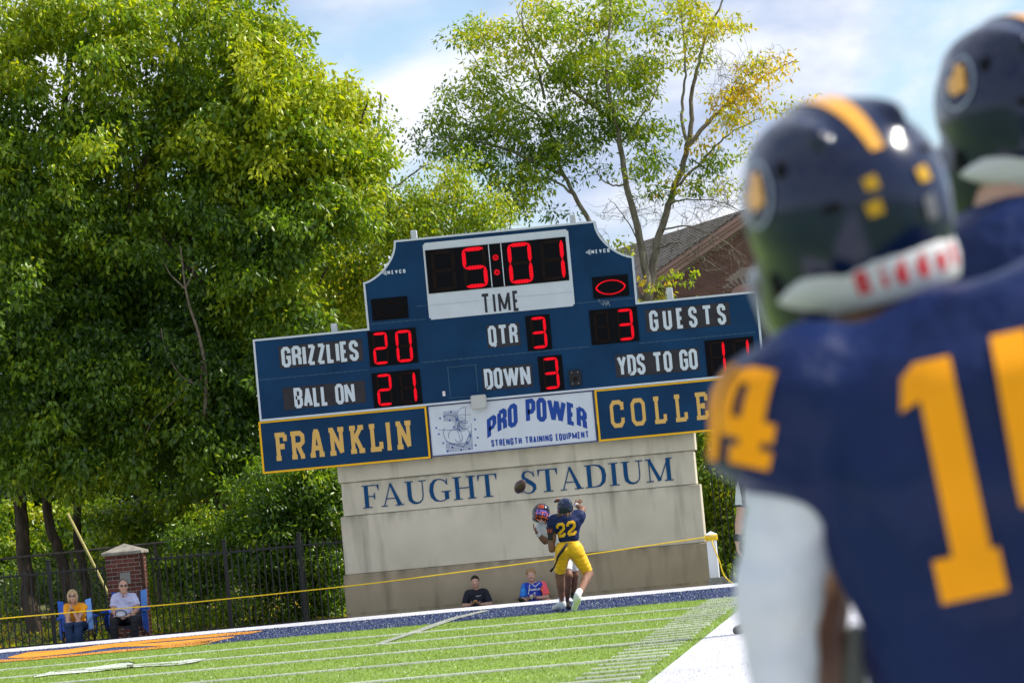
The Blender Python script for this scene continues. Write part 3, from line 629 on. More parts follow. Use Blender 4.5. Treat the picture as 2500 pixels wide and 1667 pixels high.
m_bark2 = mat('bark_grey', (.24, .21, .17), .95, .1, var=.45, vscale=12, bump=.8, bscale=30, stretch=(1, 1, .25), bdist=.03)
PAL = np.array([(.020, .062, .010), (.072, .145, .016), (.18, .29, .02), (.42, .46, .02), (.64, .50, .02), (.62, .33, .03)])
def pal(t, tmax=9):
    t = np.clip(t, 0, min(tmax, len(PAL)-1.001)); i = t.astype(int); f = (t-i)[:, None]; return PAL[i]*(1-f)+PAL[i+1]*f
def leaves(name, C, tone, per, rad, size, parent=None, droop=.75, kind=None, jit=.45, flat=.7, narrow=.5, tmax=9):
    """leaf blades, each folded along its rib, hung in sprays round the twig ends C"""
    n = len(C)*per; c = np.repeat(C, per, 0); tn = np.repeat(tone, per)
    off = rng.normal(size=(n, 3)); off /= np.linalg.norm(off, axis=1)[:, None]+1e-9; off *= (rad*rng.random(n)**.45)[:, None]; off[:, 2] *= flat
    P = c+off; a = off/rad*.7 + rng.normal(size=(n, 3))*.42; a[:, 2] -= droop; a /= np.linalg.norm(a, axis=1)[:, None]
    s = np.cross(a, rng.normal(size=(n, 3))*.6+np.array([0, 0, 1.0])); s /= np.linalg.norm(s, axis=1)[:, None]+1e-9
    nn = np.cross(a, s); Ls = (size*(.65+.6*rng.random(n)))[:, None]; W = Ls*narrow
    V = np.stack([P, P+a*Ls*.42+s*W*.5+nn*W*.16, P+a*Ls-nn*W*.12, P+a*Ls*.42-s*W*.5+nn*W*.16], 1).reshape(-1, 3)
    i = np.arange(n)*4; F = np.concatenate([np.stack([i, i+1, i+2], 1), np.stack([i, i+2, i+3], 1)])
    me = mesh_np(name, V, F)
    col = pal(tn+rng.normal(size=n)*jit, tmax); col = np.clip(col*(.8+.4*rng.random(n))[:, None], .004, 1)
    at_ = me.color_attributes.new('tint', 'FLOAT_COLOR', 'POINT'); at_.data.foreach_set('color', np.repeat(np.concatenate([col, np.ones((n, 1))], 1), 4, 0).astype(np.float32).ravel())
    o = link(name, me, parent, m_leaf)
    return o
class Tubes:
    def __init__(s): s.V = []; s.F = []; s.n = 0
    def add(s, pts, r0, r1, sides=5, pw=1.0):
        P = np.array(pts, dtype=float); m = len(P); d = np.gradient(P, axis=0); d /= np.linalg.norm(d, axis=1)[:, None]+1e-9
        ref = np.array([.3, 1., .1]); u = np.cross(d, ref); u /= np.linalg.norm(u, axis=1)[:, None]+1e-9; w = np.cross(d, u)
        r = (r0+(r1-r0)*np.linspace(0, 1, m)**pw)[:, None, None]; a = np.linspace(0, 2*np.pi, sides, endpoint=False)
        ring = P[:, None]+(u[:, None]*np.cos(a)[None, :, None]+w[:, None]*np.sin(a)[None, :, None])*r
        s.V.append(ring.reshape(-1, 3)); i = np.arange(m-1)[:, None]*sides; k = np.arange(sides)[None]; k2 = (k+1) % sides
        s.F.append((np.stack([i+k, i+k2, i+sides+k2, i+sides+k], -1).reshape(-1, 4))+s.n); s.n += m*sides
    def build(s, name, m, parent):
        return link(name, mesh_np(name, np.concatenate(s.V), np.concatenate(s.F), True), parent, m)
def smooth_line(pts, n):
    P = np.array(pts, dtype=float); t = np.linspace(0, 1, len(P)); q = np.linspace(0, 1, n); out = np.stack([np.interp(q, t, P[:, k]) for k in range(P.shape[1])], 1)
    for _ in range(3): out[1:-1] = (out[:-2]+2*out[1:-1]+out[2:])/4
    return out
def tree(name, label, limbs, clumps, leafsize, per, crad, bark, Y, droop=.75, twig=.011, jit=.45, bare=(), cat='tree', group='trees behind the fence', trunk_name='trunk', seed=1, lump=11, spray=.47, narrow=.5, flat=.7):
    """limbs: (photo pixel points, metres back of Y, base radius, end radius); clumps: (cx, cy, rx, ry, back, depth, count, tone)"""
    global rng
    keep = rng; rng = np.random.default_rng(seed)
    base = at(*limbs[0][0][0], Y); root = empty(name, (base.x, base.y, ground_z(base.x, base.y)), label, cat, group)
    T = Tubes(); nodes = []; nrad = []
    for li, (pts, back, r0, r1) in enumerate(limbs):
        P = np.array([at(a, b, Y+back*(i/(len(pts)-1))) for i, (a, b) in enumerate(pts)])
        if li == 0: P[0, 2] = ground_z(P[0, 0], P[0, 1])-.05
        P = smooth_line(P, max(8, len(pts)*4)); P[1:-1] += rng.normal(size=(len(P)-2, 3))*.012
        T.add(P, r0, r1, 9 if r0 > .06 else 6); nodes.append(P); nrad.append(np.linspace(r0, r1, len(P)))
    trunk = T.build(trunk_name, bark, root)
    nodes = np.concatenate(nodes); nrad = np.concatenate(nrad); C = []; tone = []; leafy = []
    for (cx_, cy_, rx, ry, back, dep, cnt, tn) in list(clumps)+[b+(None,) for b in bare]:
        ns = max(1, cnt//lump); q = rng.normal(size=(ns, 3)); q /= np.linalg.norm(q, axis=1)[:, None]; q *= (rng.random(ns)**.42*(.86+.34*rng.random(ns)))[:, None]
        pc = at_np(cx_+q[:, 0]*rx, cy_-q[:, 2]*ry, Y+back+q[:, 1]*dep); idx = np.arange(cnt) % ns
        dr = rng.normal(size=(ns, 3)); dr[:, 2] = np.abs(dr[:, 2])*.35-.1; dr /= np.linalg.norm(dr, axis=1)[:, None]
        tt = rng.random(cnt)-.5; p_ = pc[idx]+dr[idx]*(tt*spray*2.4)[:, None]+rng.normal(size=(cnt, 3))*spray*.42; p_[:, 2] -= (tt+.5)**2*spray*.35
        C.append(p_)
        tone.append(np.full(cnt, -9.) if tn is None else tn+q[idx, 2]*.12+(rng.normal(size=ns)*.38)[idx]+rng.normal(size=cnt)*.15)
    C = np.concatenate(C); tone = np.concatenate(tone); C[:, 2] = np.maximum(C[:, 2], .12)
    B = Tubes(); d0 = np.min(np.linalg.norm(C[:, None, :]-nodes[None, ::3], axis=2), axis=1) if len(C)*len(nodes) < 3e7 else rng.random(len(C))
    NC = nodes.copy(); NR = nrad.copy(); buf = np.zeros((len(NC)+len(C)*3, 3)); br = np.zeros(len(buf)); k = len(NC); buf[:k] = NC; br[:k] = NR
    for i in np.argsort(d0):
        c = C[i]; dd = np.sum((buf[:k]-c)**2, 1)+np.maximum(0, buf[:k, 2]-c[2])**2*3; j = int(np.argmin(dd)); p = buf[j]; ln = math.sqrt(max(1e-6, dd[j]))
        mid = p+(c-p)*.5+np.array([0, 0, .10*ln])+rng.normal(size=3)*.05*ln; q1 = p+(mid-p)*.55+rng.normal(size=3)*.02*ln
        r = min(br[j]*.75, twig*(1+.35*ln)); r = max(r, .0045)
        pts = np.array([p, q1, mid, c]); B.add(pts, r, .003, 3)
        buf[k] = q1; br[k] = r*.85; buf[k+1] = mid; br[k+1] = r*.65; buf[k+2] = c; br[k+2] = .006; k += 3
        if tone[i] < -5:
            for _ in range(3):
                e = c+rng.normal(size=3)*.22+np.array([0, 0, .08]); s_ = mid+(c-mid)*rng.random(); B.add(np.array([s_, (s_+e)/2+rng.normal(size=3)*.04, e]), .005, .002, 3)
    ob = B.build('branches', bark, root); tag(ob, kind='stuff')
    sel = tone > -5
    fo_ = leaves('foliage', C[sel], tone[sel], per, crad, leafsize, root, droop, jit=jit, narrow=narrow, flat=flat, tmax=3.05 if name == 'box_elder' else 9); tag(fo_, kind='stuff')
    rng = keep; return root
# ---- the big yellow-green trees on the left; lower clumps coloured darker, partly as shade
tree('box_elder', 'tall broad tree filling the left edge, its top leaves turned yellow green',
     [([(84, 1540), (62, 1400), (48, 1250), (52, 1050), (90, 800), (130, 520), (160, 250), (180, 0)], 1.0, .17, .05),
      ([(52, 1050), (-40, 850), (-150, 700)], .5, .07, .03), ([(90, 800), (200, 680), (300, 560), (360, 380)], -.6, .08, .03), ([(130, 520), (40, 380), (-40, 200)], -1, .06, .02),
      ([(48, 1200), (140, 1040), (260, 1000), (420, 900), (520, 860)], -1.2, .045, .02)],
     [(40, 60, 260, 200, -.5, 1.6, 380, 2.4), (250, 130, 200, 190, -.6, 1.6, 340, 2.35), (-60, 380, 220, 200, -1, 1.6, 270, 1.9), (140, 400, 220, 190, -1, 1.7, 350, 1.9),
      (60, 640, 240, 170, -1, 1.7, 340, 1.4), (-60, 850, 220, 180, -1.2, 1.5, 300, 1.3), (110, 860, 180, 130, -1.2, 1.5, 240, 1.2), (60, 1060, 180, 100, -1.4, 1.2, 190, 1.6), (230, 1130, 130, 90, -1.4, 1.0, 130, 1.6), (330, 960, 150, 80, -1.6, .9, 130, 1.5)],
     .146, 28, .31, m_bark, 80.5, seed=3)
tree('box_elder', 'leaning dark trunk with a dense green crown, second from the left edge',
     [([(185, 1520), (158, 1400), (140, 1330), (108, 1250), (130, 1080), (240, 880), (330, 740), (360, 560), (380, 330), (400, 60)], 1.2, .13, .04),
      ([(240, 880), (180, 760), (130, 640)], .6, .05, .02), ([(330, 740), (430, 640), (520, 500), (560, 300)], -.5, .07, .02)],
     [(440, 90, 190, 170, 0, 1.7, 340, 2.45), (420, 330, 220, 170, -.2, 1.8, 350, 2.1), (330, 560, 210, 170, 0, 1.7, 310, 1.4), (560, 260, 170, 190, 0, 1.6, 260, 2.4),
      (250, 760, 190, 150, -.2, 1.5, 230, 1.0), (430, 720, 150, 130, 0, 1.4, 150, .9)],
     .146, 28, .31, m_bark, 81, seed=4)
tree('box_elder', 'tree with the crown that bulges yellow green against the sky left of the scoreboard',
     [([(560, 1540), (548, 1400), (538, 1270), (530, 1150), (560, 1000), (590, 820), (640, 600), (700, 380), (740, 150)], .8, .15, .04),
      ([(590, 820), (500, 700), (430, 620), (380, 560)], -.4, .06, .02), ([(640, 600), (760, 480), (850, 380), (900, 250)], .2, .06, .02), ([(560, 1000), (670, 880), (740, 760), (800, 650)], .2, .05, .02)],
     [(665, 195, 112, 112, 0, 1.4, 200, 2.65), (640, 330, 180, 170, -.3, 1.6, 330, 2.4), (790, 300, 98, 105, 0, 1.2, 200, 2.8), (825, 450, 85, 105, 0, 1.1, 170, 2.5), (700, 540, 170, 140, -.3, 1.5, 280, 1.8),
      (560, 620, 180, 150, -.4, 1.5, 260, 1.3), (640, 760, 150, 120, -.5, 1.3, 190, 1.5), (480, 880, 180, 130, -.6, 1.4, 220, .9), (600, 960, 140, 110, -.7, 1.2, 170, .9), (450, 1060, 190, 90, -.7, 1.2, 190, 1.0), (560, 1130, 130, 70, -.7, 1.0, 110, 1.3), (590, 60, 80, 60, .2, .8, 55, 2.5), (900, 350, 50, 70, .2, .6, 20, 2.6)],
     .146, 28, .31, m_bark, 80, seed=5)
tree('box_elder', 'slim dark trunk just left of the brick pillar with shaded leaves above',
     [([(225, 1530), (205, 1400), (190, 1330), (186, 1150), (240, 960), (260, 760), (210, 560)], .8, .11, .04), ([(240, 960), (330, 860), (400, 800)], -.3, .05, .02)],
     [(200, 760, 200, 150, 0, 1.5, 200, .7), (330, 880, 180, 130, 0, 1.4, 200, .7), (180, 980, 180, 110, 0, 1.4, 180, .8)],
     .145, 24, .36, m_bark, 81.6, seed=6)
tree('box_elder', 'twin slender trunk behind the scoreboard end with a low dark crown',
     [([(610, 1530), (590, 1300), (572, 1130), (600, 950), (660, 800)], .8, .09, .03), ([(700, 1530), (672, 1320), (650, 1180), (630, 1020)], .6, .06, .02)],
     [(600, 1010, 170, 110, 0, 1.3, 190, .7), (700, 900, 130, 130, 0, 1.2, 170, 1.3), (520, 830, 150, 110, 0, 1.3, 150, .7), (640, 1110, 120, 70, 0, 1.0, 90, 1.0)],
     .14, 24, .36, m_bark, 83, seed=7)
# dead snag in front of the crowns
T = Tubes()
s0 = lambda L, Y=78.3: smooth_line([at(a, b, Y) for a, b in L], 24)
T.add(s0([(500, 1010), (505, 900), (492, 850), (482, 800), (465, 760), (452, 705), (446, 650), (440, 600)]), .042, .014, 7)
T.add(s0([(493, 880), (492, 945), (440, 920), (402, 855), (393, 800)]), .030, .010, 6); T.add(s0([(452, 705), (415, 670), (400, 640)]), .022, .006, 5); T.add(s0([(455, 700), (470, 670), (474, 640)]), .02, .005, 5)
T.add(s0([(350, 1070), (375, 1020), (420, 985), (455, 940), (468, 925)]), .006, .016, 5); T.add(smooth_line([at(500, 1500, 83), at(500, 1200, 82), at(503, 1080, 80), at(500, 1005, 78.4)], 20), .09, .06, 7)
dead = empty('dead_tree', tuple(at(492, 1500, 78.3)), 'pale leafless dead stem and hanging twigs against the dark leaves', 'tree'); T.build('trunk', mat('dead_wood', (.19, .15, .11), .9, .1, var=.4, vscale=14), dead)
# ---- pale slender tree above the left wing of the scoreboard
tree('young_hackberry', 'airy small-leaved yellow green tree rising behind the left half of the scoreboard',
     [([(1000, 1500), (990, 1100), (975, 850), (985, 640), (940, 480), (920, 330), (930, 230)], .4, .10, .02), ([(985, 640), (1090, 520), (1160, 470)], .3, .05, .015), ([(975, 850), (880, 720), (820, 640), (770, 560)], .3, .05, .015), ([(940, 480), (1010, 420), (1050, 400)], .2, .03, .01), ([(880, 720), (800, 750), (740, 800)], .1, .03, .01)],
     [(880, 520, 130, 100, 0, 1.3, 150, 2.3), (990, 500, 120, 90, 0, 1.2, 150, 2.3), (800, 640, 110, 90, 0, 1.2, 130, 2.4), (930, 620, 120, 100, 0, 1.2, 160, 2.1), (860, 730, 130, 100, 0, 1.3, 170, 2.2), (1130, 500, 120, 60, 0, 1.1, 110, 2.2), (1180, 530, 70, 40, 0, 1, 50, 2.3), (1050, 560, 90, 50, 0, 1, 60, 2.4), (740, 760, 90, 70, 0, 1.0, 100, 2.4), (950, 360, 70, 60, 0, .8, 22, 2.4), (1060, 440, 90, 60, 0, .9, 50, 2.2), (900, 260, 40, 60, 0, .5, 8, 2.3)],
     .095, 26, .34, m_bark2, 85, seed=8, twig=.010, narrow=.55)
# ---- bright bushes that stand behind it, lit through
tree('background_tree', 'bright yellow green crown glimpsed low between the left trees and the scoreboard',
     [([(760, 1500), (760, 1100), (770, 850), (800, 700)], .5, .09, .03)],
     [(770, 800, 130, 90, 0, 1.5, 190, 2.7), (840, 700, 130, 120, .5, 1.5, 190, 2.6), (730, 620, 110, 120, .5, 1.4, 150, 2.3), (640, 700, 120, 120, .5, 1.4, 120, 1.8), (900, 790, 110, 60, .3, 1.2, 90, 2.7), (1000, 560, 90, 60, .5, 1.2, 60, 2.8)],
     .13, 24, .40, m_bark2, 90, seed=9)
# ---- the many-stemmed tree right of centre
K = lambda L: [(1000+a*.4846, b*.4846) for a, b in L]
def KC(L): return [(1000+a*.4846, b*.4846, rx*.4846, ry*.4846, bk, dp, n_, t_) for a, b, rx, ry, bk, dp, n_, t_ in L]
tree('river_maple', 'open many-stemmed tree with grey limbs, green on the left and golden on its right branches',
     [(K([(1240, 2900), (1215, 1700), (1205, 1470), (1170, 1250), (1130, 1080), (1090, 930), (1060, 720), (1040, 600), (1000, 480), (985, 300), (1010, 100), (1020, -80)]), -.6, .110, .016),
      (K([(1208, 1500), (1240, 1240), (1290, 1080), (1340, 940), (1400, 760), (1420, 620), (1415, 480), (1450, 350), (1480, 200), (1560, 50), (1600, -80)]), .8, .092, .015),
      (K([(1405, 740), (1370, 620), (1375, 480), (1390, 400), (1385, 200), (1360, 0)]), .3, .045, .012),
      (K([(1405, 735), (1500, 620), (1580, 540), (1700, 450), (1850, 350), (1950, 300)]), .8, .055, .010),
      (K([(1340, 940), (1450, 840), (1560, 720), (1640, 650), (1760, 600)]), .2, .035, .008),
      (K([(1200, 1560), (1080, 1350), (980, 1230), (900, 1110), (830, 980), (770, 880), (740, 780), (700, 650), (640, 560), (500, 500), (400, 440), (330, 300)]), .5, .070, .012),
      (K([(1040, 600), (900, 520), (780, 430), (700, 330), (600, 200), (540, 60)]), -.4, .045, .010),
      (K([(770, 880), (640, 820), (500, 760), (380, 720), (200, 690), (100, 700)]), -.3, .045, .010),
      (K([(830, 980), (700, 890), (600, 900), (480, 930)]), -.3, .030, .008),
      (K([(680, 500), (660, 380), (600, 250), (560, 100), (580, -40)]), .4, .035, .010),
      (K([(1090, 930), (1000, 940), (900, 820)]), -.3, .025, .008), (K([(1060, 720), (1160, 600), (1240, 480), (1280, 300)]), .3, .030, .008),
      (K([(1310, 1030), (1400, 1000), (1560, 1010), (1700, 1080)]), -.2, .022, .005), (K([(1270, 1160), (1400, 1130), (1560, 1200), (1700, 1300)]), -.3, .022, .005), (K([(1240, 1260), (1360, 1210), (1500, 1320), (1640, 1400)]), -.4, .020, .005),
      (K([(1170, 1250), (1080, 1080), (1000, 1000)]), -.3, .018, .005), (K([(1420, 800), (1500, 860), (1600, 900)]), -.1, .022, .006)],
     KC([(120, 680, 118, 97, 0, 0.9, 34, 1.85), (260, 600, 162, 140, 0, 1.2, 68, 1.95), (430, 520, 194, 172, 0, 1.3, 93, 2.15), (330, 740, 183, 108, 0, 1.1, 62, 1.85), (420, 230, 205, 205, 0, 1.3, 87, 2.55), (290, 120, 97, 118, 0, 0.9, 21, 2.45), (620, 120, 183, 162, 0, 1.3, 68, 2.55), (600, 680, 183, 162, 0, 1.2, 74, 1.95), (560, 900, 183, 118, 0, 1.1, 52, 2.05), (600, 1040, 129, 75, 0, 0.9, 28, 1.65), (430, 900, 97, 64, 0, 0.8, 20, 1.95), (920, 250, 205, 248, 0, 1.3, 117, 2.45), (1040, 60, 216, 129, 0, 1.2, 70, 2.65), (1000, 480, 183, 151, 0, 1.1, 78, 2.15), (900, 740, 172, 140, 0, 1.1, 65, 1.65), (820, 420, 129, 129, 0, 0.9, 39, 2.15), (1180, 820, 118, 97, 0, 0.8, 31, 1.65), (1150, 650, 118, 118, 0, 0.9, 34, 2.05), (1260, 580, 64, 64, 0, 0.6, 10, 2.45), (1150, 1000, 64, 75, 0, 0.5, 7, 2.05), (1050, 1190, 54, 48, 0, 0.4, 5, 2.25), (1420, 60, 205, 118, 0, 1.1, 46, 2.95), (1300, 230, 118, 194, 0, 1.0, 31, 2.75), (1620, 130, 118, 75, 0, 0.7, 23, 3.15), (1500, 230, 118, 129, 0, 0.8, 18, 3.05), (1280, 400, 75, 75, 0, 0.6, 9, 3.05), (1760, 400, 162, 91, 0, 0.8, 35, 3.75), (1650, 520, 172, 86, 0, 0.8, 34, 3.75), (1790, 540, 86, 43, 0, 0.5, 12, 3.1), (1600, 610, 140, 64, 0, 0.7, 17, 3.75), (1700, 740, 118, 75, 0, 0.6, 14, 3.0), (1500, 700, 75, 64, 0, 0.5, 6, 3.75), (1350, 880, 64, 54, 0, 0.4, 6, 3.75), (1500, 880, 140, 75, 0, 0.7, 26, 1.95), (1590, 960, 64, 54, 0, 0.4, 6, 2.65), (760, 300, 110, 150, 0, 1.0, 46, 2.2), (740, 560, 110, 120, 0, 1.0, 46, 2.0), (1080, 300, 110, 160, 0, 1.0, 46, 2.4), (700, 820, 120, 90, 0, 0.9, 34, 1.7), (780, 110, 110, 110, 0, 1, 43, 2.3), (1180, 300, 90, 120, 0, 0.8, 20, 2.5), (960, 620, 120, 100, 0, 1, 39, 1.9)]),
     .140, 17, .28, m_bark2, 88, seed=10, lump=7, spray=.34, twig=.010, jit=.4, narrow=.36, group='trees behind the scoreboard', droop=.45,
     bare=
          [b[:7] for b in KC([(1400, 1060, 220, 110, 0, .8, 46, 0), (1600, 1010, 130, 130, 0, .8, 34, 0), (1180, 1020, 110, 130, 0, .7, 24, 0), (1450, 1260, 220, 100, 0, .7, 40, 0), (1020, 1060, 110, 80, 0, .6, 14, 0), (1500, 420, 160, 200, 0, .8, 40, 0), (1850, 330, 90, 60, 0, .5, 12, 0), (1430, 150, 160, 140, 0, .8, 24, 0), (1700, 300, 60, 60, 0, .5, 6, 0)])])
tree('sapling', 'thin sapling with yellow leaves between the grey trunk and the gabled roof',
     [([(1655, 1500), (1640, 900), (1628, 740), (1622, 690)], 0, .03, .008)], [(1624, 700, 14, 36, 0, .3, 22, 2.6), (1604, 722, 16, 14, 0, .3, 10, 3.8), (1560, 728, 16, 10, 0, .3, 8, 3.0)], .11, 18, .16, m_bark2, 87, seed=12, group='trees behind the scoreboard')
tree('distant_tree', 'round green tree far off between the two foreground helmets',
     [([(2330, 1100), (2330, 800), (2335, 520)], 0, .2, .05)], [(2335, 520, 60, 60, 0, 3, 90, 2.4), (2400, 640, 120, 120, 0, 3, 160, 1.8), (2260, 700, 90, 120, 0, 3, 110, 2.0)], .22, 24, .7, m_bark2, 140, seed=13, group='trees far behind the players')
# ---- shrubs
def shrub(label, x, y, clumps, tn, Y, seed, size=.10, per=24, crad=.26, name='shrub', droop=.5):
    return tree(name, label, [([(x, y), (x, y-60), (x+14, y-150)], 0, .03, .012), ([(x, y), (x-40, y-120)], .2, .02, .008), ([(x, y), (x+50, y-110)], .2, .02, .008)],
                [c+(tn+k*.1,) for k, c in enumerate(clumps)], size, per, crad, m_bark, Y, seed=seed, lump=6, spray=.30, twig=.007, cat='shrub', group='shrubs behind the iron fence', trunk_name='stems', droop=droop)
shrub('big dark glossy shrub filling the corner against the wall end', 720, 1525, [(760, 1240, 110, 110, 0, .9, 230), (720, 1400, 130, 120, 0, .9, 280), (650, 1330, 110, 120, 0, .9, 200), (800, 1420, 60, 110, 0, .7, 120), (700, 1170, 110, 60, 0, .8, 120), (830, 1250, 40, 120, 0, .5, 90)], 1.0, 76.8, 21, size=.115)
shrub('dark shrub tangled behind the fence right of the brick pillar', 500, 1530, [(520, 1400, 110, 100, 0, .8, 170), (440, 1360, 70, 110, 0, .7, 130), (560, 1300, 100, 70, 0, .8, 110)], 1.3, 77.6, 22)
shrub('yellow green sunlit shrub behind the brick pillar', 420, 1540, [(430, 1280, 130, 70, 0, .9, 160), (300, 1290, 110, 70, 0, .9, 120), (500, 1230, 120, 60, 0, .9, 110), (400, 1450, 60, 60, 0, .6, 60)], 1.9, 82.5, 23, size=.12)
shrub('lit leafy shrub between the left trunks', 140, 1540, [(140, 1320, 100, 80, 0, .9, 110), (60, 1360, 70, 80, 0, .8, 70), (250, 1400, 60, 90, 0, .8, 80), (20, 1500, 50, 40, 0, .6, 40), (190, 1250, 90, 50, 0, .8, 60), (10, 1250, 60, 60, 0, .8, 50)], 1.8, 86, 24, size=.13)
shrub('low dull shrub behind the two camp chairs', 230, 1540, [(240, 1460, 90, 60, 0, .7, 90), (120, 1440, 80, 60, 0, .7, 70), (40, 1420, 60, 60, 0, .7, 50)], 1.1, 84, 25)
shrub('ivy-like shrub climbing the fence right of the wall', 1760, 1440, [(1760, 1330, 60, 90, 0, .6, 150), (1740, 1180, 60, 110, 0, .6, 130), (1730, 1060, 50, 70, 0, .6, 90), (1820, 1250, 60, 150, 0, .6, 130), (1880, 1100, 80, 130, .3, .8, 110)], 1.9, 76.9, 26, size=.11)
shrub('low sparse bush at the foot of the twigs left of the tall wall', 620, 1540, [(600, 1480, 80, 40, 0, .5, 60), (470, 1500, 60, 24, 0, .5, 40)], 1.6, 76.6, 27, size=.09)
# ---- wood beyond, one mass, leaves coloured dark to deepen the shade
rs = np.random.default_rng(77); n = 5200
X = rs.random(n)*1500-350; Yp = 380+rs.random(n)*1120; keepm = (Yp > 520+np.maximum(0, X-620)*.9); X, Yp = X[keepm], Yp[keepm]
C = at_np(X, Yp, 97+rs.random(len(X))*9); C[:, 2] = np.maximum(C[:, 2], .7)
wd = leaves('woodland', C, .35+1.7*(rs.random(len(C)) > .80)+rs.normal(size=len(C))*.3, 16, .85, .30, None, .5); tag(wd, 'dark green wood behind the nearer trees', kind='stuff')
X = 1650+rs.random(900)*1100; Yp = 900+rs.random(900)*420; C = at_np(X, Yp, 84+rs.random(900)*12); C[:, 2] = np.maximum(C[:, 2], .6)
wd = leaves('thicket', C, 1.5+rs.normal(size=900)*.6, 16, .6, .22, None, .5); tag(wd, 'green thicket right of the stadium wall', kind='stuff')
for xa_, xb_, sd in ((-75, -19, 5), (9, 75, 6)):
    rs = np.random.default_rng(sd); n = 1100; X = xa_+(xb_-xa_)*rs.random(n); top = 5.5+2*np.sin(X*.35)+1.2*np.sin(X*.9+1)
    C = np.stack([X, 104+rs.random(n)*14, .9+top*rs.random(n)**.8], 1); wd = leaves('woodland', C, .9+rs.normal(size=n)*.6, 14, 1.3, .42, None, .5); tag(wd, 'far green tree belt %s of the field' % ('left' if sd == 5 else 'right'), kind='stuff')
# fallen leaves and dry grass behind the fence
n = 2600; X = -20+rs.random(n)*13; Yy = 75.3+rs.random(n)**1.5*9
C = np.stack([X, Yy, np.array([ground_z(a, b)+.03 for a, b in zip(X, Yy)])], 1); gr = leaves('ground_cover', C, 1.2+2.6*(rs.random(n) > .6)+rs.normal(size=n)*.5, 7, .20, .085, None, -.4, jit=.9, flat=.25); tag(gr, 'fallen leaves and rough grass behind the fence', kind='stuff')
# ================================================================ fences, pillar, building, post, rope
m_iron = mat('iron_black', (.016, .017, .020), .5, .4)
m_galv = mat('galvanised', (.075, .066, .055), .75, .25, metal=.1, var=.4, vscale=20)
def shared(o, name, parent, loc):
    c = bpy.data.objects.new(name, o.data); COL.objects.link(c); c.parent = parent; c.matrix_parent_inverse = parent_inv(parent); c.location = loc; return c
def iron_fence(label, x0, x1, Y, ztop, step, posts, n=200):
    z0 = ground_z((x0+x1)/2, Y)-.04; root = empty('iron_fence', (x0, Y, z0), label, 'fence', 'iron fences behind the field')
    for zr in (ztop-.12, z0+.22):
        mb = MB(); mb.bbox(x0, x1, Y-.016, Y+.016, zr-.018, zr+.018, .004); mb.build('rail', m_iron, root)
    mb = MB(); H = ztop-z0; r = .010
    mb.box(-r, r, -r, r, 0, H-.05); mb.add([(-r, -r, H-.05), (r, -r, H-.05), (r, r, H-.05), (-r, r, H-.05), (0, 0, H)], [(0, 1, 4), (1, 2, 4), (2, 3, 4), (3, 0, 4)])
    first = mb.build('picket', m_iron, root); first.location = (x0+.06, Y, z0); x = x0+.06+step
    while x < x1-.03:
        if all(abs(x-p) > .05 for p in posts): shared(first, 'picket', root, (x, Y, z0))
        x += step
    mb = MB(); mb.bbox(-.035, .035, -.035, .035, 0, H+.10, .004); mb.bbox(-.042, .042, -.042, .042, H+.10, H+.13, .01)
    fp = mb.build('fence_post', m_iron, root); fp.location = (posts[0], Y, z0)
    for p in posts[1:]: shared(fp, 'fence_post', root, (p, Y, z0))
    return root
iron_fence('black iron picket fence left of the brick pillar, behind the seated pair', -18.2, -14.55, 75, 1.42, .127, [-15.62, -18.0])
iron_fence('black iron picket fence overgrown by dark shrubs between brick pillar and tall wall', -13.7, -9.6, 75, 1.50, .125, [-12.25, -10.83])
iron_fence('black iron picket fence right of the tall pale wall behind the white post', -3.1, 2.2, 75.4, 2.28, .115, [-1.2, 1.2])
# old chain-link fence behind it
cl = empty('chain_link_fence', (-16, 77.2, 0), 'old grey chain-link fence with twig-covered top rail behind the brick pillar', 'fence')
def pxl(L, Y): return [at(a, b, Y) for a, b in L]
mb = MB(); mb.tube(smooth_line(pxl([(-120, 1379), (0, 1364), (140, 1351), (262, 1338), (352, 1329), (440, 1319), (520, 1308)], 77.2), 20), .024, 7); mb.build('top_rail', m_galv, cl)
for a, t in ((175, 1350), (378, 1327), (-60, 1372)):
    p = at(a, t, 77.2); mb = MB(); mb.tube([(p.x, 77.2, -.15), (p.x, 77.2, p.z+.03)], .03, 8); mb.build('fence_post', m_galv, cl)
mb = MB(); xw = -18.5
while xw < -12:
    for sgn in (1, -1): mb.tube([(xw, 77.25, -.1), (xw+sgn*1.75, 77.25, 1.66)], .0022, 3, False)
    xw += .085
tag(mb.build('wire_mesh', m_galv, cl), kind='stuff')
# brick pillar
m_mortar = mat('mortar', (.34, .31, .27), .95, .1, var=.2, vscale=20, bump=.5, bscale=60)
bricks_m = [mat('brick_red_%d' % i, c, .9, .15, var=.35, vscale=14, bump=.5, bscale=50) for i, c in enumerate([(.125, .042, .032), (.10, .034, .027), (.15, .052, .040), (.08, .040, .036)])]
def brick_mesh(name, w, d, h, m):
    mb = MB(); mb.bbox(0, w, 0, d, 0, h, .004); me = bpy.data.meshes.new(name); me.from_pydata(mb.v, [], mb.f); me.update(); me.materials.append(m); return me
PY = 74.35; pl = at(267, 1500, PY).x; pr_ = at(353, 1500, PY).x; zb = -.24; zt = at(306, 1352, PY).z; pw = pr_-pl
pil = empty('brick_pillar', ((pl+pr_)/2, PY+pw/2, zb), 'red brick gate pillar with a pointed pale stone cap behind the seated man', 'pillar')
mb = MB(); mb.box(pl+.006, pr_-.006, PY+.006, PY+pw-.006, zb, zt); core = mb.build('mortar_core', m_mortar, pil)
bl, bh, jt = (pw-.008*2)/3, .064, .011
half = (bl-jt)/2
fb = [[brick_mesh('brick', L_, .05, bh, m) for m in bricks_m] for L_ in (bl-jt, half)]
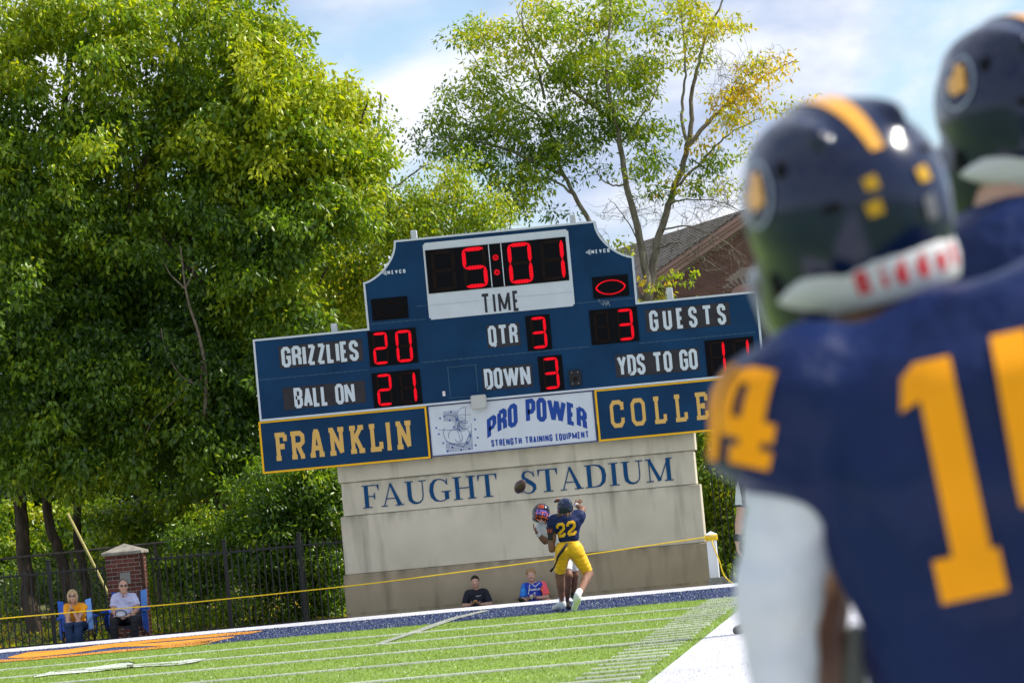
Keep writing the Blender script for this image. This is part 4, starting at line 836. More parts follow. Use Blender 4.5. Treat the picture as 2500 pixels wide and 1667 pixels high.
sb = [[brick_mesh('brick', .05, L_, bh, m) for m in bricks_m] for L_ in (bl-jt, half)]
row = 0; z = zb+.01; R_ = random.Random(5)
while z+bh < zt:
    xs_ = [0, bl, 2*bl] if row % 2 == 0 else [0, half+jt, half+jt+bl]
    lens = [0, 0, 0] if row % 2 == 0 else [1, 0, 0]
    seq = list(zip(xs_, lens)) + ([] if row % 2 == 0 else [(half+jt+2*bl, 1)])
    for x_, k_ in seq:
        for side in (0, 1):
            me = (fb if side == 0 else sb)[k_][R_.choice([0, 0, 1, 1, 2, 3])]
            o = bpy.data.objects.new('brick', me); COL.objects.link(o); o.parent = pil; o.matrix_parent_inverse = parent_inv(pil)
            j = (R_.random()-.5)*.004
            o.location = (pl+.008+x_, PY-.003+j, z) if side == 0 else (pr_-.047+j, PY+.008+x_, z+.0003)
    z += bh+.012; row += 1
cw = .05; mb = MB(); x0, x1, y0, y1 = pl-cw, pr_+cw, PY-cw, PY+pw+cw; mb.bbox(x0, x1, y0, y1, zt-.005, zt+.055, .008)
mb.add([(x0+.01, y0+.01, zt+.055), (x1-.01, y0+.01, zt+.055), (x1-.01, y1-.01, zt+.055), (x0+.01, y1-.01, zt+.055), ((x0+x1)/2, (y0+y1)/2, zt+.20)], [(0, 1, 4), (1, 2, 4), (2, 3, 4), (3, 0, 4)])
mb.build('stone_cap', mat('stone', (.27, .25, .21), .9, .1, var=.35, vscale=7, bump=.4, bscale=30), pil)
a, b = at(292, 1398, PY-.02), at(320, 1424, PY-.02); mb = MB(); mb.bbox(a.x, b.x, PY-.022, PY-.004, b.z, a.z, .003); mb.build('plaque', mat('plaque_grey', (.24, .24, .22), .7, .3, var=.3, vscale=30), pil)
mb = MB(); mb.bbox(pr_+.01, pr_+.07, PY-.02, PY+.04, zb, zt+.0, .005); gp = mb.build('gate_post', mat('rust', (.07, .032, .022), .85, .2, var=.4, vscale=20)); tag(gp, 'rust brown gate post standing against the right side of the brick pillar', 'post')
# yellow guy wire sleeve
mb = MB(); mb.tube([at(166, 1254, 76.4), at(215, 1350, 76.1), at(268, 1456, 75.8), at(300, 1521, 75.6)], .026, 8); tag(mb.build('guy_wire', mat('sleeve_yellow', (.42, .36, .12), .6, .3, var=.3, vscale=30), None, True), 'slanting faded yellow guy wire sleeve left of the brick pillar', 'wire')
# white post with the rope tied round it
WPY = 72.35; p0 = at(1748, 1420, WPY); p1 = at(1729, 1299, WPY)
xc_ = (at(1750, 1415, WPY).x+at(1731, 1300, WPY).x)/2; zt_ = p1.z; zb_ = -.05
wp = empty('white_post', (xc_, WPY, -.2), 'white square post on a concrete foot beside the right end of the stadium wall', 'post')
mb = MB(); mb.add([(xc_-.16, WPY-.13, -.13), (xc_+.30, WPY-.13, -.13), (xc_+.30, WPY+.2, -.13), (xc_-.16, WPY+.2, -.13), (xc_-.10, WPY-.09, .13), (xc_+.20, WPY-.09, .13), (xc_+.20, WPY+.14, .13), (xc_-.10, WPY+.14, .13)], [(0, 3, 2, 1), (4, 5, 6, 7), (0, 1, 5, 4), (1, 2, 6, 5), (2, 3, 7, 6), (3, 0, 4, 7)])
foot = mb.build('concrete_foot', mat('concrete', (.27, .26, .23), .95, .1, var=.3, vscale=14, bump=.4, bscale=40), wp)
mb = MB(); w1, w0 = .088, .145; mb.bbox(xc_-w1, xc_+w1, WPY-w1, WPY+w1, .11, zt_-.10, .012); mb.build('post_shaft', mat('vinyl_white', (.70, .72, .74), .35, .5), wp)
mb = MB(); mb.bbox(xc_-w1-.02, xc_+w1+.02, WPY-w1-.02, WPY+w1+.02, zt_-.10, zt_-.03, .012); mb.add([(xc_-w1, WPY-w1, zt_-.03), (xc_+w1, WPY-w1, zt_-.03), (xc_+w1, WPY+w1, zt_-.03), (xc_-w1, WPY+w1, zt_-.03), (xc_, WPY, zt_+.02)], [(0, 1, 4), (1, 2, 4), (2, 3, 4), (3, 0, 4)]); mb.build('post_cap', MATS['vinyl_white'], wp)
m_rope = mat('rope_yellow', (.85, .58, .02), .6, .3, var=.15, vscale=60)
rp = [(-260, 1536), (0, 1509), (266, 1486.7), (400, 1476), (500, 1466.8), (700, 1446), (900, 1424.6), (1080, 1401.6), (1260, 1377.8), (1500, 1344), (1709, 1312.8), (1722, 1311)]
mb = MB(); mb.tube(smooth_line(pxl(rp, WPY-.13), 60), .011, 6); rope = mb.build('rope', m_rope, None, True); tag(rope, 'long yellow rope strung across in front of the stadium wall, knotted at a white post', 'rope')
mb = MB(); kz = at(1735, 1311, WPY).z
for i in range(4):
    zz = kz-.05+i*.024; q = w1+.012+.006*(i % 2); mb.tube([(xc_-q, WPY-q, zz), (xc_+q, WPY-q, zz+.01), (xc_+q, WPY+q, zz), (xc_-q, WPY+q, zz+.012), (xc_-q, WPY-q, zz+.02)], .015, 6)
mb.build('rope_turns', m_rope, rope, True)
mb = MB(); mb.tube(smooth_line([at(1738, 1318, WPY-.13), at(1740, 1330, WPY-.16), at(1749, 1350, WPY-.14), at(1758, 1372, WPY-.1), at(1763, 1395, WPY-.1), at(1772, 1412, WPY-.1), at(1790, 1424, WPY-.12)], 24), .011, 6); mb.build('rope_tail', m_rope, rope, True)

# ---- brick building with a gable, far right behind the trees
BYB = 115.0
m_bwall = mat('brick_wall_brown', (.21, .12, .098), .9, .1, var=.2, vscale=3)
hb = [mat('brick_brown_%d' % i, c, .9, .1, var=.2, vscale=5) for i, c in enumerate([(.21, .115, .092), (.18, .098, .08), (.24, .135, .108), (.19, .108, .10)])]
m_bm = mat('mortar_far', (.33, .27, .23), .95, .1)
m_rake = mat('fascia_pink', (.42, .27, .235), .7, .2, var=.1, vscale=3)
bu = empty('brick_building', (-1, BYB, 0), 'brown brick building with a steep pinkish gable and grey shingle roof behind the grey-limbed tree', 'building')
A = at(1596, 705, BYB); Bp = at(1795, 569, BYB); sl = (Bp.z-A.z)/(Bp.x-A.x)     # rake line, lower edge
xr0 = A.x-2.6; apx = Bp.x+.42; zap = A.z+sl*(apx-A.x); zr = lambda x: A.z+sl*(x-A.x) if x < apx else zap-sl*(x-apx); xr1 = apx+(apx-xr0)
zeave = zr(xr0)
mb = MB(); mb.prism([(xr0+.6, -.5), (xr1-.6, -.5), (xr1-.6, zr(xr1-.6)), (apx, zap), (xr0+.6, zr(xr0+.6))], lambda u, v, d: (u, BYB-d, v), -.3, 0)
bw = mb.build('wall', m_bm, bu)
# bricks one by one where the picture shows them, one joined sheet elsewhere
bme = {}
for k_, L_ in ((0, .198), (1, .094)):
    for mi, m in enumerate(hb):
        bme[k_, mi] = brick_mesh('brick', L_, .03, .058, m)
cand = []; rest = MB(); z = 4.4; row = 0
while z < zap-.1:
    x = xr0+.62+(.104 if row % 2 else 0)
    while x+.2 < xr1-.6:
        if z+.07 < min(zr(x), zr(x+.2)):
            q = px((x+.1, BYB, z+.03))
            arch_ = (x+.1+3.02)**2+(z+.03-7.42)**2 < .78**2 and z > 7.42
            if not arch_:
                vis = 1592 < q[0] < 1792 and 560 < q[1] < 740 and q[1] > 568+(q[0]-1792)*-.69-6
                if vis: cand.append((x, z))
                elif q[0] < 2000: rest.box(x, x+.198, BYB-.012, BYB, z, z+.058)
        x += .208
    z += .0677; row += 1
cand = cand[:300] if len(cand) <= 300 else sorted(cand, key=lambda c: -c[1])[:300] and cand
if len(cand) > 300:
    extra = cand[300:]; cand = cand[:300]
    for x, z in extra: rest.box(x, x+.198, BYB-.012, BYB, z, z+.058)
for x, z in cand:
    o = bpy.data.objects.new('brick', bme[0, R_.choice([0, 0, 1, 1, 2, 3])]); COL.objects.link(o); o.parent = bw; o.matrix_parent_inverse = parent_inv(bw); o.location = (x, BYB-.014-R_.random()*.003, z)
tag(rest.build('brickwork', m_bwall, bw), kind='stuff')
# arch of upright bricks and pink tympanum
for i in range(15):
    a = math.pi*i/14; me = brick_mesh('arch_brick', .062, .03, .20, hb[i % 4]); o = bpy.data.objects.new('arch_brick', me); COL.objects.link(o); o.parent = bw
    cx_, cz_ = -3.02+.56*math.cos(a), 7.44+.30*math.sin(a)
    o.matrix_parent_inverse = parent_inv(bw); o.matrix_basis = Matrix.Translation((cx_, BYB-.02, cz_)) @ Matrix.Rotation(-(a-math.pi/2), 4, 'Y') @ Matrix.Translation((-.03, 0, 0))
mb = MB(); mb.prism([(-3.02+.60*math.cos(math.pi*i/12), 7.42+.30*math.sin(math.pi*i/12)) for i in range(13)], lambda u, v, d: (u, BYB-d, v), 0, .01); wn = mb.build('window', m_rake, bu)
mb = MB(); mb.box(-3.75, -2.3, BYB-.06, BYB, 7.34, 7.42); mb.build('window_head', m_rake, wn)
mb = MB(); mb.box(-3.55, -2.5, BYB-.02, BYB, 5.6, 7.338); mb.build('pane', mat('window_glass', (.03, .035, .045), .1, .6), wn)
# rakes and the roof whose ridge runs away to the left
th = .30
def rake(xa_, xb_):
    mb = MB()
    for k_, (o0, o1, pr) in enumerate(((0, .13, .30), (.13, .22, .36), (.22, .34, .42))):
        mb.prism([(xa_, zr(xa_)+o0*1.16), (xb_, zr(xb_)+o0*1.16), (xb_, zr(xb_)+o1*1.16-.004), (xa_, zr(xa_)+o1*1.16-.004)], lambda u, v, d: (u, BYB-d, v), -.05+.001*k_, pr)
    return mb.build('rake_board', m_rake, bu)
rake(xr0, apx); mb = MB(); rake(apx, xr1)
th_ = math.radians(21); RL = 30.0; off = Vector((-math.sin(th_)*RL, math.cos(th_)*RL, 0)); top = .34*1.16
P0, P1 = Vector((xr0-.2, BYB-.45, zr(xr0)-.16+top)), Vector((apx, BYB-.45, zap+top)); P2 = Vector((xr1+.2, BYB-.45, zr(xr1)-.16+top))
m_roof = [mat('shingle_%d' % i, c, .95, .1, var=.25, vscale=6) for i, c in enumerate([(.20, .18, .16), (.165, .15, .135), (.24, .215, .19)])]
mb = MB(); mb.add([P0, P1, P1+off, P0+off, P2, P2+off], [(0, 3, 2, 1), (1, 2, 5, 4)]); rf = mb.build('roof', m_roof[1], bu)
shm = [MB(), MB(), MB()]; rows = 46; cols = 90; nrm = (P1-P0).cross(off).normalized(); nrm = nrm if nrm.z > 0 else -nrm
for r_ in range(rows):
    for c in range(cols):
        u0 = c/cols+(.5/cols if r_ % 2 else 0); u1 = min(1, u0+.93/cols); v0, v1 = r_/rows, (r_+1.15)/rows
        q = [P0+(P1-P0)*min(1, v0)+off*u0, P0+(P1-P0)*min(1, v0)+off*u1, P0+(P1-P0)*min(1, v1)+off*u1, P0+(P1-P0)*min(1, v1)+off*u0]
        lift = [nrm*.035, nrm*.035, nrm*.008, nrm*.008]; b_ = [a+l_ for a, l_ in zip(q, lift)]
        shm[R_.choice([0, 0, 1, 2])].add(b_+[q[0], q[1]], [(0, 1, 2, 3), (4, 5, 1, 0)])
for i in range(3): tag(shm[i].build('shingles', m_roof[i], rf), kind='stuff')
mb = MB(); so = off.normalized(); mb.add([P0+Vector((.3, .3, -.4)), P0+Vector((.3, .3, -5)), P0+off+Vector((.3, 0, -5)), P0+off+Vector((.3, 0, -.4))], [(0, 1, 2, 3)]); mb.build('side_wall', m_bwall, bu)
# ================================================================ organic shapes: blended distance fields turned into one skin
def V3(*a): return np.array(a[0] if len(a) == 1 else a, dtype=float)
def nrm(v): v = V3(v); return v/(np.linalg.norm(v)+1e-12)
def frame(f, u):
    """columns: forward, left, up"""
    f = nrm(f); l = nrm(np.cross(u, f)); return np.stack([f, l, np.cross(f, l)], 1)
def cone(a, b, ra, rb, k=.03, flat=(0, 0)): return ('c', V3(a), V3(b), ra, rb, k, flat)
def ell(c, r, R=None, k=.03): return ('e', V3(c), V3(r), np.eye(3) if R is None else R, k)
def box_(c, r, R=None, k=.01, rd=.01): return ('b', V3(c), V3(r), np.eye(3) if R is None else R, k, rd)
def _eval(p, X):
    if p[0] == 'c':
        _, a, b, ra, rb, k, flat = p; ba = b-a; L2 = ba@ba; d = X-a; t_ = (d@ba)/L2; t = np.clip(t_, 0, 1)
        q = d-t[..., None]*ba; v = np.sqrt((q*q).sum(-1))-(ra+(rb-ra)*t); Ln = math.sqrt(L2)
        if flat[0]: v = np.maximum(v, -t_*Ln)
        if flat[1]: v = np.maximum(v, (t_-1)*Ln)
        return v
    if p[0] == 'e':
        _, c, r, R, k = p; q = (X-c)@R; m = np.sqrt(((q/r)**2).sum(-1))+1e-9; g = np.sqrt(((q/(r*r))**2).sum(-1))+1e-9; return m*(m-1)/g
    _, c, r, R, k, rd = p; q = np.abs((X-c)@R)-(r-rd); return np.sqrt((np.maximum(q, 0)**2).sum(-1))+np.minimum(q.max(-1), 0)-rd
def _bb(p):
    if p[0] == 'c': m = max(p[3], p[4]); return np.minimum(p[1], p[2])-m, np.maximum(p[1], p[2])+m
    e = np.sqrt(((p[3]*p[2][None])**2).sum(1)) if p[0] == 'e' else np.abs(p[3])@p[2]; return p[1]-e, p[1]+e
def field_mesh(name, prims, h, cuts=(), subs=(), smooth=True, disp=None):
    """prims blended together, subs carved away, cuts = (point, outward normal) planes"""
    bbs = [_bb(p) for p in prims]; lo = np.min([b[0] for b in bbs], 0)-3*h; hi = np.max([b[1] for b in bbs], 0)+3*h
    n = np.ceil((hi-lo)/h).astype(int)+1; F = np.full(n, .5, dtype=np.float32)
    def grid(i0, i1):
        g = np.meshgrid(*[lo[d]+h*np.arange(i0[d], i1[d]) for d in range(3)], indexing='ij'); return np.stack(g, -1)
    for p, (a, b) in zip(prims, bbs):
        k = p[5] if p[0] == 'c' else p[4]; m = max(k, 3*h)+h
        i0 = np.maximum(0, np.floor((a-m-lo)/h).astype(int)); i1 = np.minimum(n, np.ceil((b+m-lo)/h).astype(int)+1)
        sl = tuple(slice(i0[d], i1[d]) for d in range(3)); d_ = _eval(p, grid(i0, i1)); f = F[sl]
        hh = np.maximum(k-np.abs(f-d_), 0)/k; F[sl] = np.minimum(f, d_)-hh*hh*k*.25
    for p in subs:
        a, b = _bb(p); i0 = np.maximum(0, np.floor((a-2*h-lo)/h).astype(int)); i1 = np.minimum(n, np.ceil((b+2*h-lo)/h).astype(int)+1)
        if np.any(i1 <= i0): continue
        sl = tuple(slice(i0[d], i1[d]) for d in range(3)); F[sl] = np.maximum(F[sl], -_eval(p, grid(i0, i1)))
    if cuts or disp:
        X = grid([0, 0, 0], n)
        for pt, nm in cuts: F = np.maximum(F, (X-V3(pt))@nrm(nm))
    # surface nets
    S = F < 0; c = [S[i:n[0]-1+i, j:n[1]-1+j, k:n[2]-1+k] for i in (0, 1) for j in (0, 1) for k in (0, 1)]
    cnt = sum(x.astype(np.int8) for x in c); act = (cnt > 0) & (cnt < 8); I = np.argwhere(act); idx = np.full(act.shape, -1, dtype=np.int32); idx[act] = np.arange(len(I))
    off = [(i, j, k) for i in (0, 1) for j in (0, 1) for k in (0, 1)]; val = [F[I[:, 0]+o[0], I[:, 1]+o[1], I[:, 2]+o[2]] for o in off]
    acc = np.zeros((len(I), 3)); num = np.zeros(len(I))
    for a in range(8):
        for b in range(a+1, 8):
            oa, ob = np.array(off[a]), np.array(off[b])
            if np.abs(oa-ob).sum() != 1: continue
            fa, fb = val[a], val[b]; m = (fa < 0) != (fb < 0); t = np.where(m, fa/np.where(m, fa-fb, 1), 0)
            acc += np.where(m[:, None], oa+(ob-oa)*t[:, None], 0); num += m
    Vt = lo+h*(I+acc/num[:, None]); Q = []
    for ax in range(3):
        s0 = [slice(None)]*3; s1 = [slice(None)]*3; s0[ax] = slice(0, -1); s1[ax] = slice(1, None); A, B = S[tuple(s0)], S[tuple(s1)]
        o1, o2 = [d for d in range(3) if d != ax]; e = np.argwhere(A != B); ok = (e[:, o1] > 0) & (e[:, o2] > 0) & (e[:, o1] < n[o1]-1) & (e[:, o2] < n[o2]-1); e = e[ok]
        inside = A[e[:, 0], e[:, 1], e[:, 2]]; g = []
        for d1, d2 in ((1, 1), (0, 1), (0, 0), (1, 0)):
            q = e.copy(); q[:, o1] -= d1; q[:, o2] -= d2; g.append(idx[q[:, 0], q[:, 1], q[:, 2]])
        g = np.stack(g, 1); fl = inside if ax != 1 else ~inside; g[~fl] = g[~fl][:, ::-1]; Q.append(g)
    Fc = np.concatenate(Q); Fc = Fc[(Fc >= 0).all(1)]
    if disp is not None:
        amp, sc = disp; w = np.zeros(len(Vt)); r_ = np.random.default_rng(3)
        for i in range(7):
            kv = r_.normal(size=3)*sc*(1+i*.35); w += np.sin(Vt@kv+r_.random()*6.28+1.3*np.sin(Vt@(r_.normal(size=3)*sc*.6)))/(1+.4*i)
        N_ = np.zeros_like(Vt); a, b, cc = Vt[Fc[:, 0]], Vt[Fc[:, 1]], Vt[Fc[:, 2]]; fn = np.cross(b-a, cc-a)
        for q in range(4): np.add.at(N_, Fc[:, q], fn)
        N_ /= np.linalg.norm(N_, axis=1)[:, None]+1e-12; Vt = Vt+N_*(w*amp/2.2)[:, None]
    return mesh_np(name, Vt, Fc, smooth)
def flesh(name, prims, h, m, parent, **kw):
    sm = kw.pop('smooth', True); me = field_mesh(name, prims, h, smooth=sm, **kw)
    return link(name, me, parent, m)
def bvh(o): me = o.data; return BVHTree.FromPolygons([v.co[:] for v in me.vertices], [p.vertices[:] for p in me.polygons])
def stick(name, quads, fn, tree_, lift, m, parent, sub=5, reach=.6):
    """lay flat quads on a curved surface: fn(u, v) -> (point, direction) shoots each vertex on to it"""
    vs, fs = [], []
    for q in quads:
        b = len(vs); a0, a1, a2, a3 = [Vector((p[0], p[1])) for p in q]; ok = True; row = []
        for j in range(sub+1):
            for i in range(sub+1):
                s, t = i/sub, j/sub; p = a0*(1-s)*(1-t)+a1*s*(1-t)+a2*s*t+a3*(1-s)*t; o_, d_ = fn(p.x, p.y); d_ = Vector(d_).normalized()
                hit = tree_.ray_cast(Vector(o_), d_, reach)
                row.append(None if hit[0] is None else hit[0]-d_*lift)
        if all(r is None for r in row): continue
        good = [r for r in row if r is not None]
        vs += [(r if r is not None else good[0]) for r in row]; w = sub+1
        for j in range(sub):
            for i in range(sub):
                k = [j*w+i, j*w+i+1, (j+1)*w+i+1, (j+1)*w+i]
                if all(row[x] is not None for x in k): fs.append(tuple(b+x for x in k))
    me = bpy.data.meshes.new(name); me.from_pydata([tuple(v) for v in vs], [], fs); me.update(); me.polygons.foreach_set('use_smooth', [True]*len(me.polygons))
    return link(name, me, parent, m)
# ---- materials for people
SK = {k: mat('skin_'+k, c, .55, .35, var=.12, vscale=25) for k, c in dict(pale=(.55, .33, .25), tan=(.50, .29, .20), brown=(.20, .095, .055), warm=(.34, .165, .10)).items()}
m_shoe = mat('shoe_black', (.015, .015, .017), .6); m_lens = mat('lens_black', (.008, .008, .010), .12, .6, coat=.5); m_lip = mat('lip', (.32, .13, .11), .6); m_eye = mat('eye_dark', (.03, .02, .02), .3); m_brow = mat('brow', (.10, .06, .035), .9)

def head_prims(c, R, s=1.0, ears=True):
    f, l, u = R[:, 0], R[:, 1], R[:, 2]; c = V3(c)
    P = [ell(c+u*.025*s, V3(.098, .076, .095)*s, R, .02), ell(c-u*.045*s+f*.018*s, V3(.074, .060, .070)*s, R, .04), ell(c-u*.092*s+f*.060*s, V3(.022, .026, .020)*s, R, .03),
         cone(c+f*.090*s+u*.012*s, c+f*.112*s-u*.026*s, .009*s, .015*s, .014), ell(c+f*.078*s+u*.030*s, V3(.018, .050, .012)*s, R, .02), ell(c+f*.082*s-u*.056*s, V3(.014, .026, .014)*s, R, .015),
         ell(c+f*.060*s+l*.036*s-u*.012*s, V3(.028, .026, .026)*s, R, .02), ell(c+f*.060*s-l*.036*s-u*.012*s, V3(.028, .026, .026)*s, R, .02)]
    if ears: P += [ell(c+l*sg*.077*s-u*.008*s, V3(.018, .009, .031)*s, R, .008) for sg in (1, -1)]
    return P
def hand_prims(w, d, nrm_, s=1.0, curl=.35, thumb=1, spread=.12):
    """palm and five fingers; d = pointing direction, nrm_ = palm normal"""
    d = nrm(d); n_ = nrm(V3(nrm_)-d*(V3(nrm_)@d)); a = np.cross(d, n_); w = V3(w); R = np.stack([d, a, n_], 1)
    P = [ell(w+d*.045*s, V3(.050, .040, .016)*s, R, .012)]
    for i, L_ in enumerate((.068, .078, .073, .058)):
        o = (i-1.5)*.0195*s; b = w+d*.082*s+a*o; dd = nrm(d+a*(i-1.5)*spread); k1 = b+nrm(dd+n_*curl*.5)*L_*.45*s; k2 = k1+nrm(dd+n_*curl*1.5)*L_*.32*s; k3 = k2+nrm(dd+n_*curl*2.4)*L_*.25*s
        P += [cone(b, k1, .0095*s, .0088*s, .006), cone(k1, k2, .0088*s, .008*s, .003), cone(k2, k3, .008*s, .0068*s, .003)]
    b = w+d*.025*s-a*thumb*.030*s; k1 = b+nrm(d*.7-a*thumb*.8+n_*.25)*.042*s; k2 = k1+nrm(d-a*thumb*.25+n_*.4)*.032*s
    P += [cone(b, k1, .014*s, .011*s, .010), cone(k1, k2, .011*s, .009*s, .003)]
    return P
def arm_prims(S, E, W, s=1.0, g=0.0):
    return [cone(S, E, (.056+g)*s, (.040+g)*s, .03), cone(E, W, (.041+g)*s, (.026+g)*s, .02), ell(V3(S)*.45+V3(E)*.55, V3(.09, .050+g, .052+g)*s, frame(V3(E)-V3(S), V3(0.1, .3, 1)), .03), ell(V3(E)*.72+V3(W)*.28, V3(.075, .044+g, .042+g)*s, frame(V3(W)-V3(E), V3(.1, .3, 1)), .02)]
def leg_prims(H, K_, A_, T_, s=1.0, g=0.0, foot=True):
    H, K_, A_, T_ = map(V3, (H, K_, A_, T_)); back = nrm(-(T_-A_)+1e-4)
    P = [cone(H, K_, (.092+g)*s, (.056+g)*s, .05), cone(K_, A_, (.054+g)*s, (.036+g)*s, .03), ell(K_*.68+A_*.32+back*.022*s, V3(.11, .052+g, .056+g)*s, frame(A_-K_, V3(.1, .3, .9)), .03)]
    if foot: P += foot_prims(A_, T_, s)
    return P
def foot_prims(A_, T_, s=1.0, g=0.0):
    A_, T_ = V3(A_), V3(T_); d = nrm(T_-A_); return [ell(A_+V3(0, 0, -.02)*s, V3(.050+g, .036+g, .045+g)*s, frame(d, V3(0.01, 0, 1)), .03), cone(A_*.75+T_*.25-V3(0, 0, .01)*s, T_*.92+A_*.08, (.038+g)*s, (.030+g)*s, .04)]
def torso_prims(J, s=1.0, g=0.0, wide=1.0, waist=True):
    ch, pe, sL, sR = V3(J['chest']), V3(J['pelvis']), V3(J['sL']), V3(J['sR']); u = nrm(ch-pe); l = nrm(sL-sR); l = nrm(l-u*(l@u)); f = np.cross(l, u); R = np.stack([f, l, u], 1)
    P = [cone(sL*.86+sR*.14, sL*.14+sR*.86, (.072+g)*s, (.072+g)*s, .05), ell(ch, V3(.110+g, .158*wide+g, .165+g)*s, R, .06), ell(ch*.5+pe*.5, V3(.098+g, .132*wide+g, .17+g)*s, R, .06)]
    if waist: P.append(ell(pe, V3(.112+g, .156*wide+g, .12+g)*s, R, .06))
    return P, R
def neck_prims(J, s=1.0):
    hd, ch = V3(J['head']), V3(J['neck']); return [cone(hd-(hd-ch)*.3, ch, .052*s, .060*s, .04)]
def face_parts(c, R, s, parent, glasses=False, mouth_open=False, brow=m_brow):
    f, l, u = R[:, 0], R[:, 1], R[:, 2]; c = V3(c)
    if glasses:
        flesh('sunglasses', [ell(c+f*.097*s+l*.033*s+u*.014*s, V3(.012, .030, .020)*s, R, .006), ell(c+f*.097*s-l*.033*s+u*.014*s, V3(.012, .030, .020)*s, R, .006), cone(c+f*.103*s+l*.02*s+u*.018*s, c+f*.103*s-l*.02*s+u*.018*s, .004*s, .004*s, .004), cone(c+f*.085*s+l*.06*s+u*.018*s, c+l*.080*s+u*.012*s, .004*s, .004*s, .004), cone(c+f*.085*s-l*.06*s+u*.018*s, c-l*.080*s+u*.012*s, .004*s, .004*s, .004)], .005, m_lens, parent)
    else:
        for sg in (1, -1): flesh('eye', [ell(c+f*.086*s+l*sg*.032*s+u*.012*s, V3(.010, .015, .008)*s, R, .004)], .003, m_eye, parent)
    for sg in (1, -1): flesh('eyebrow', [cone(c+f*.094*s+l*sg*.018*s+u*.034*s, c+f*.084*s+l*sg*.050*s+u*.038*s, .005*s, .004*s, .003)], .003, brow, parent)
    flesh('mouth', [ell(c+f*.094*s-u*.056*s, V3(.010, .024, .012 if mouth_open else .006)*s, R, .004)], .003, m_lip, parent)

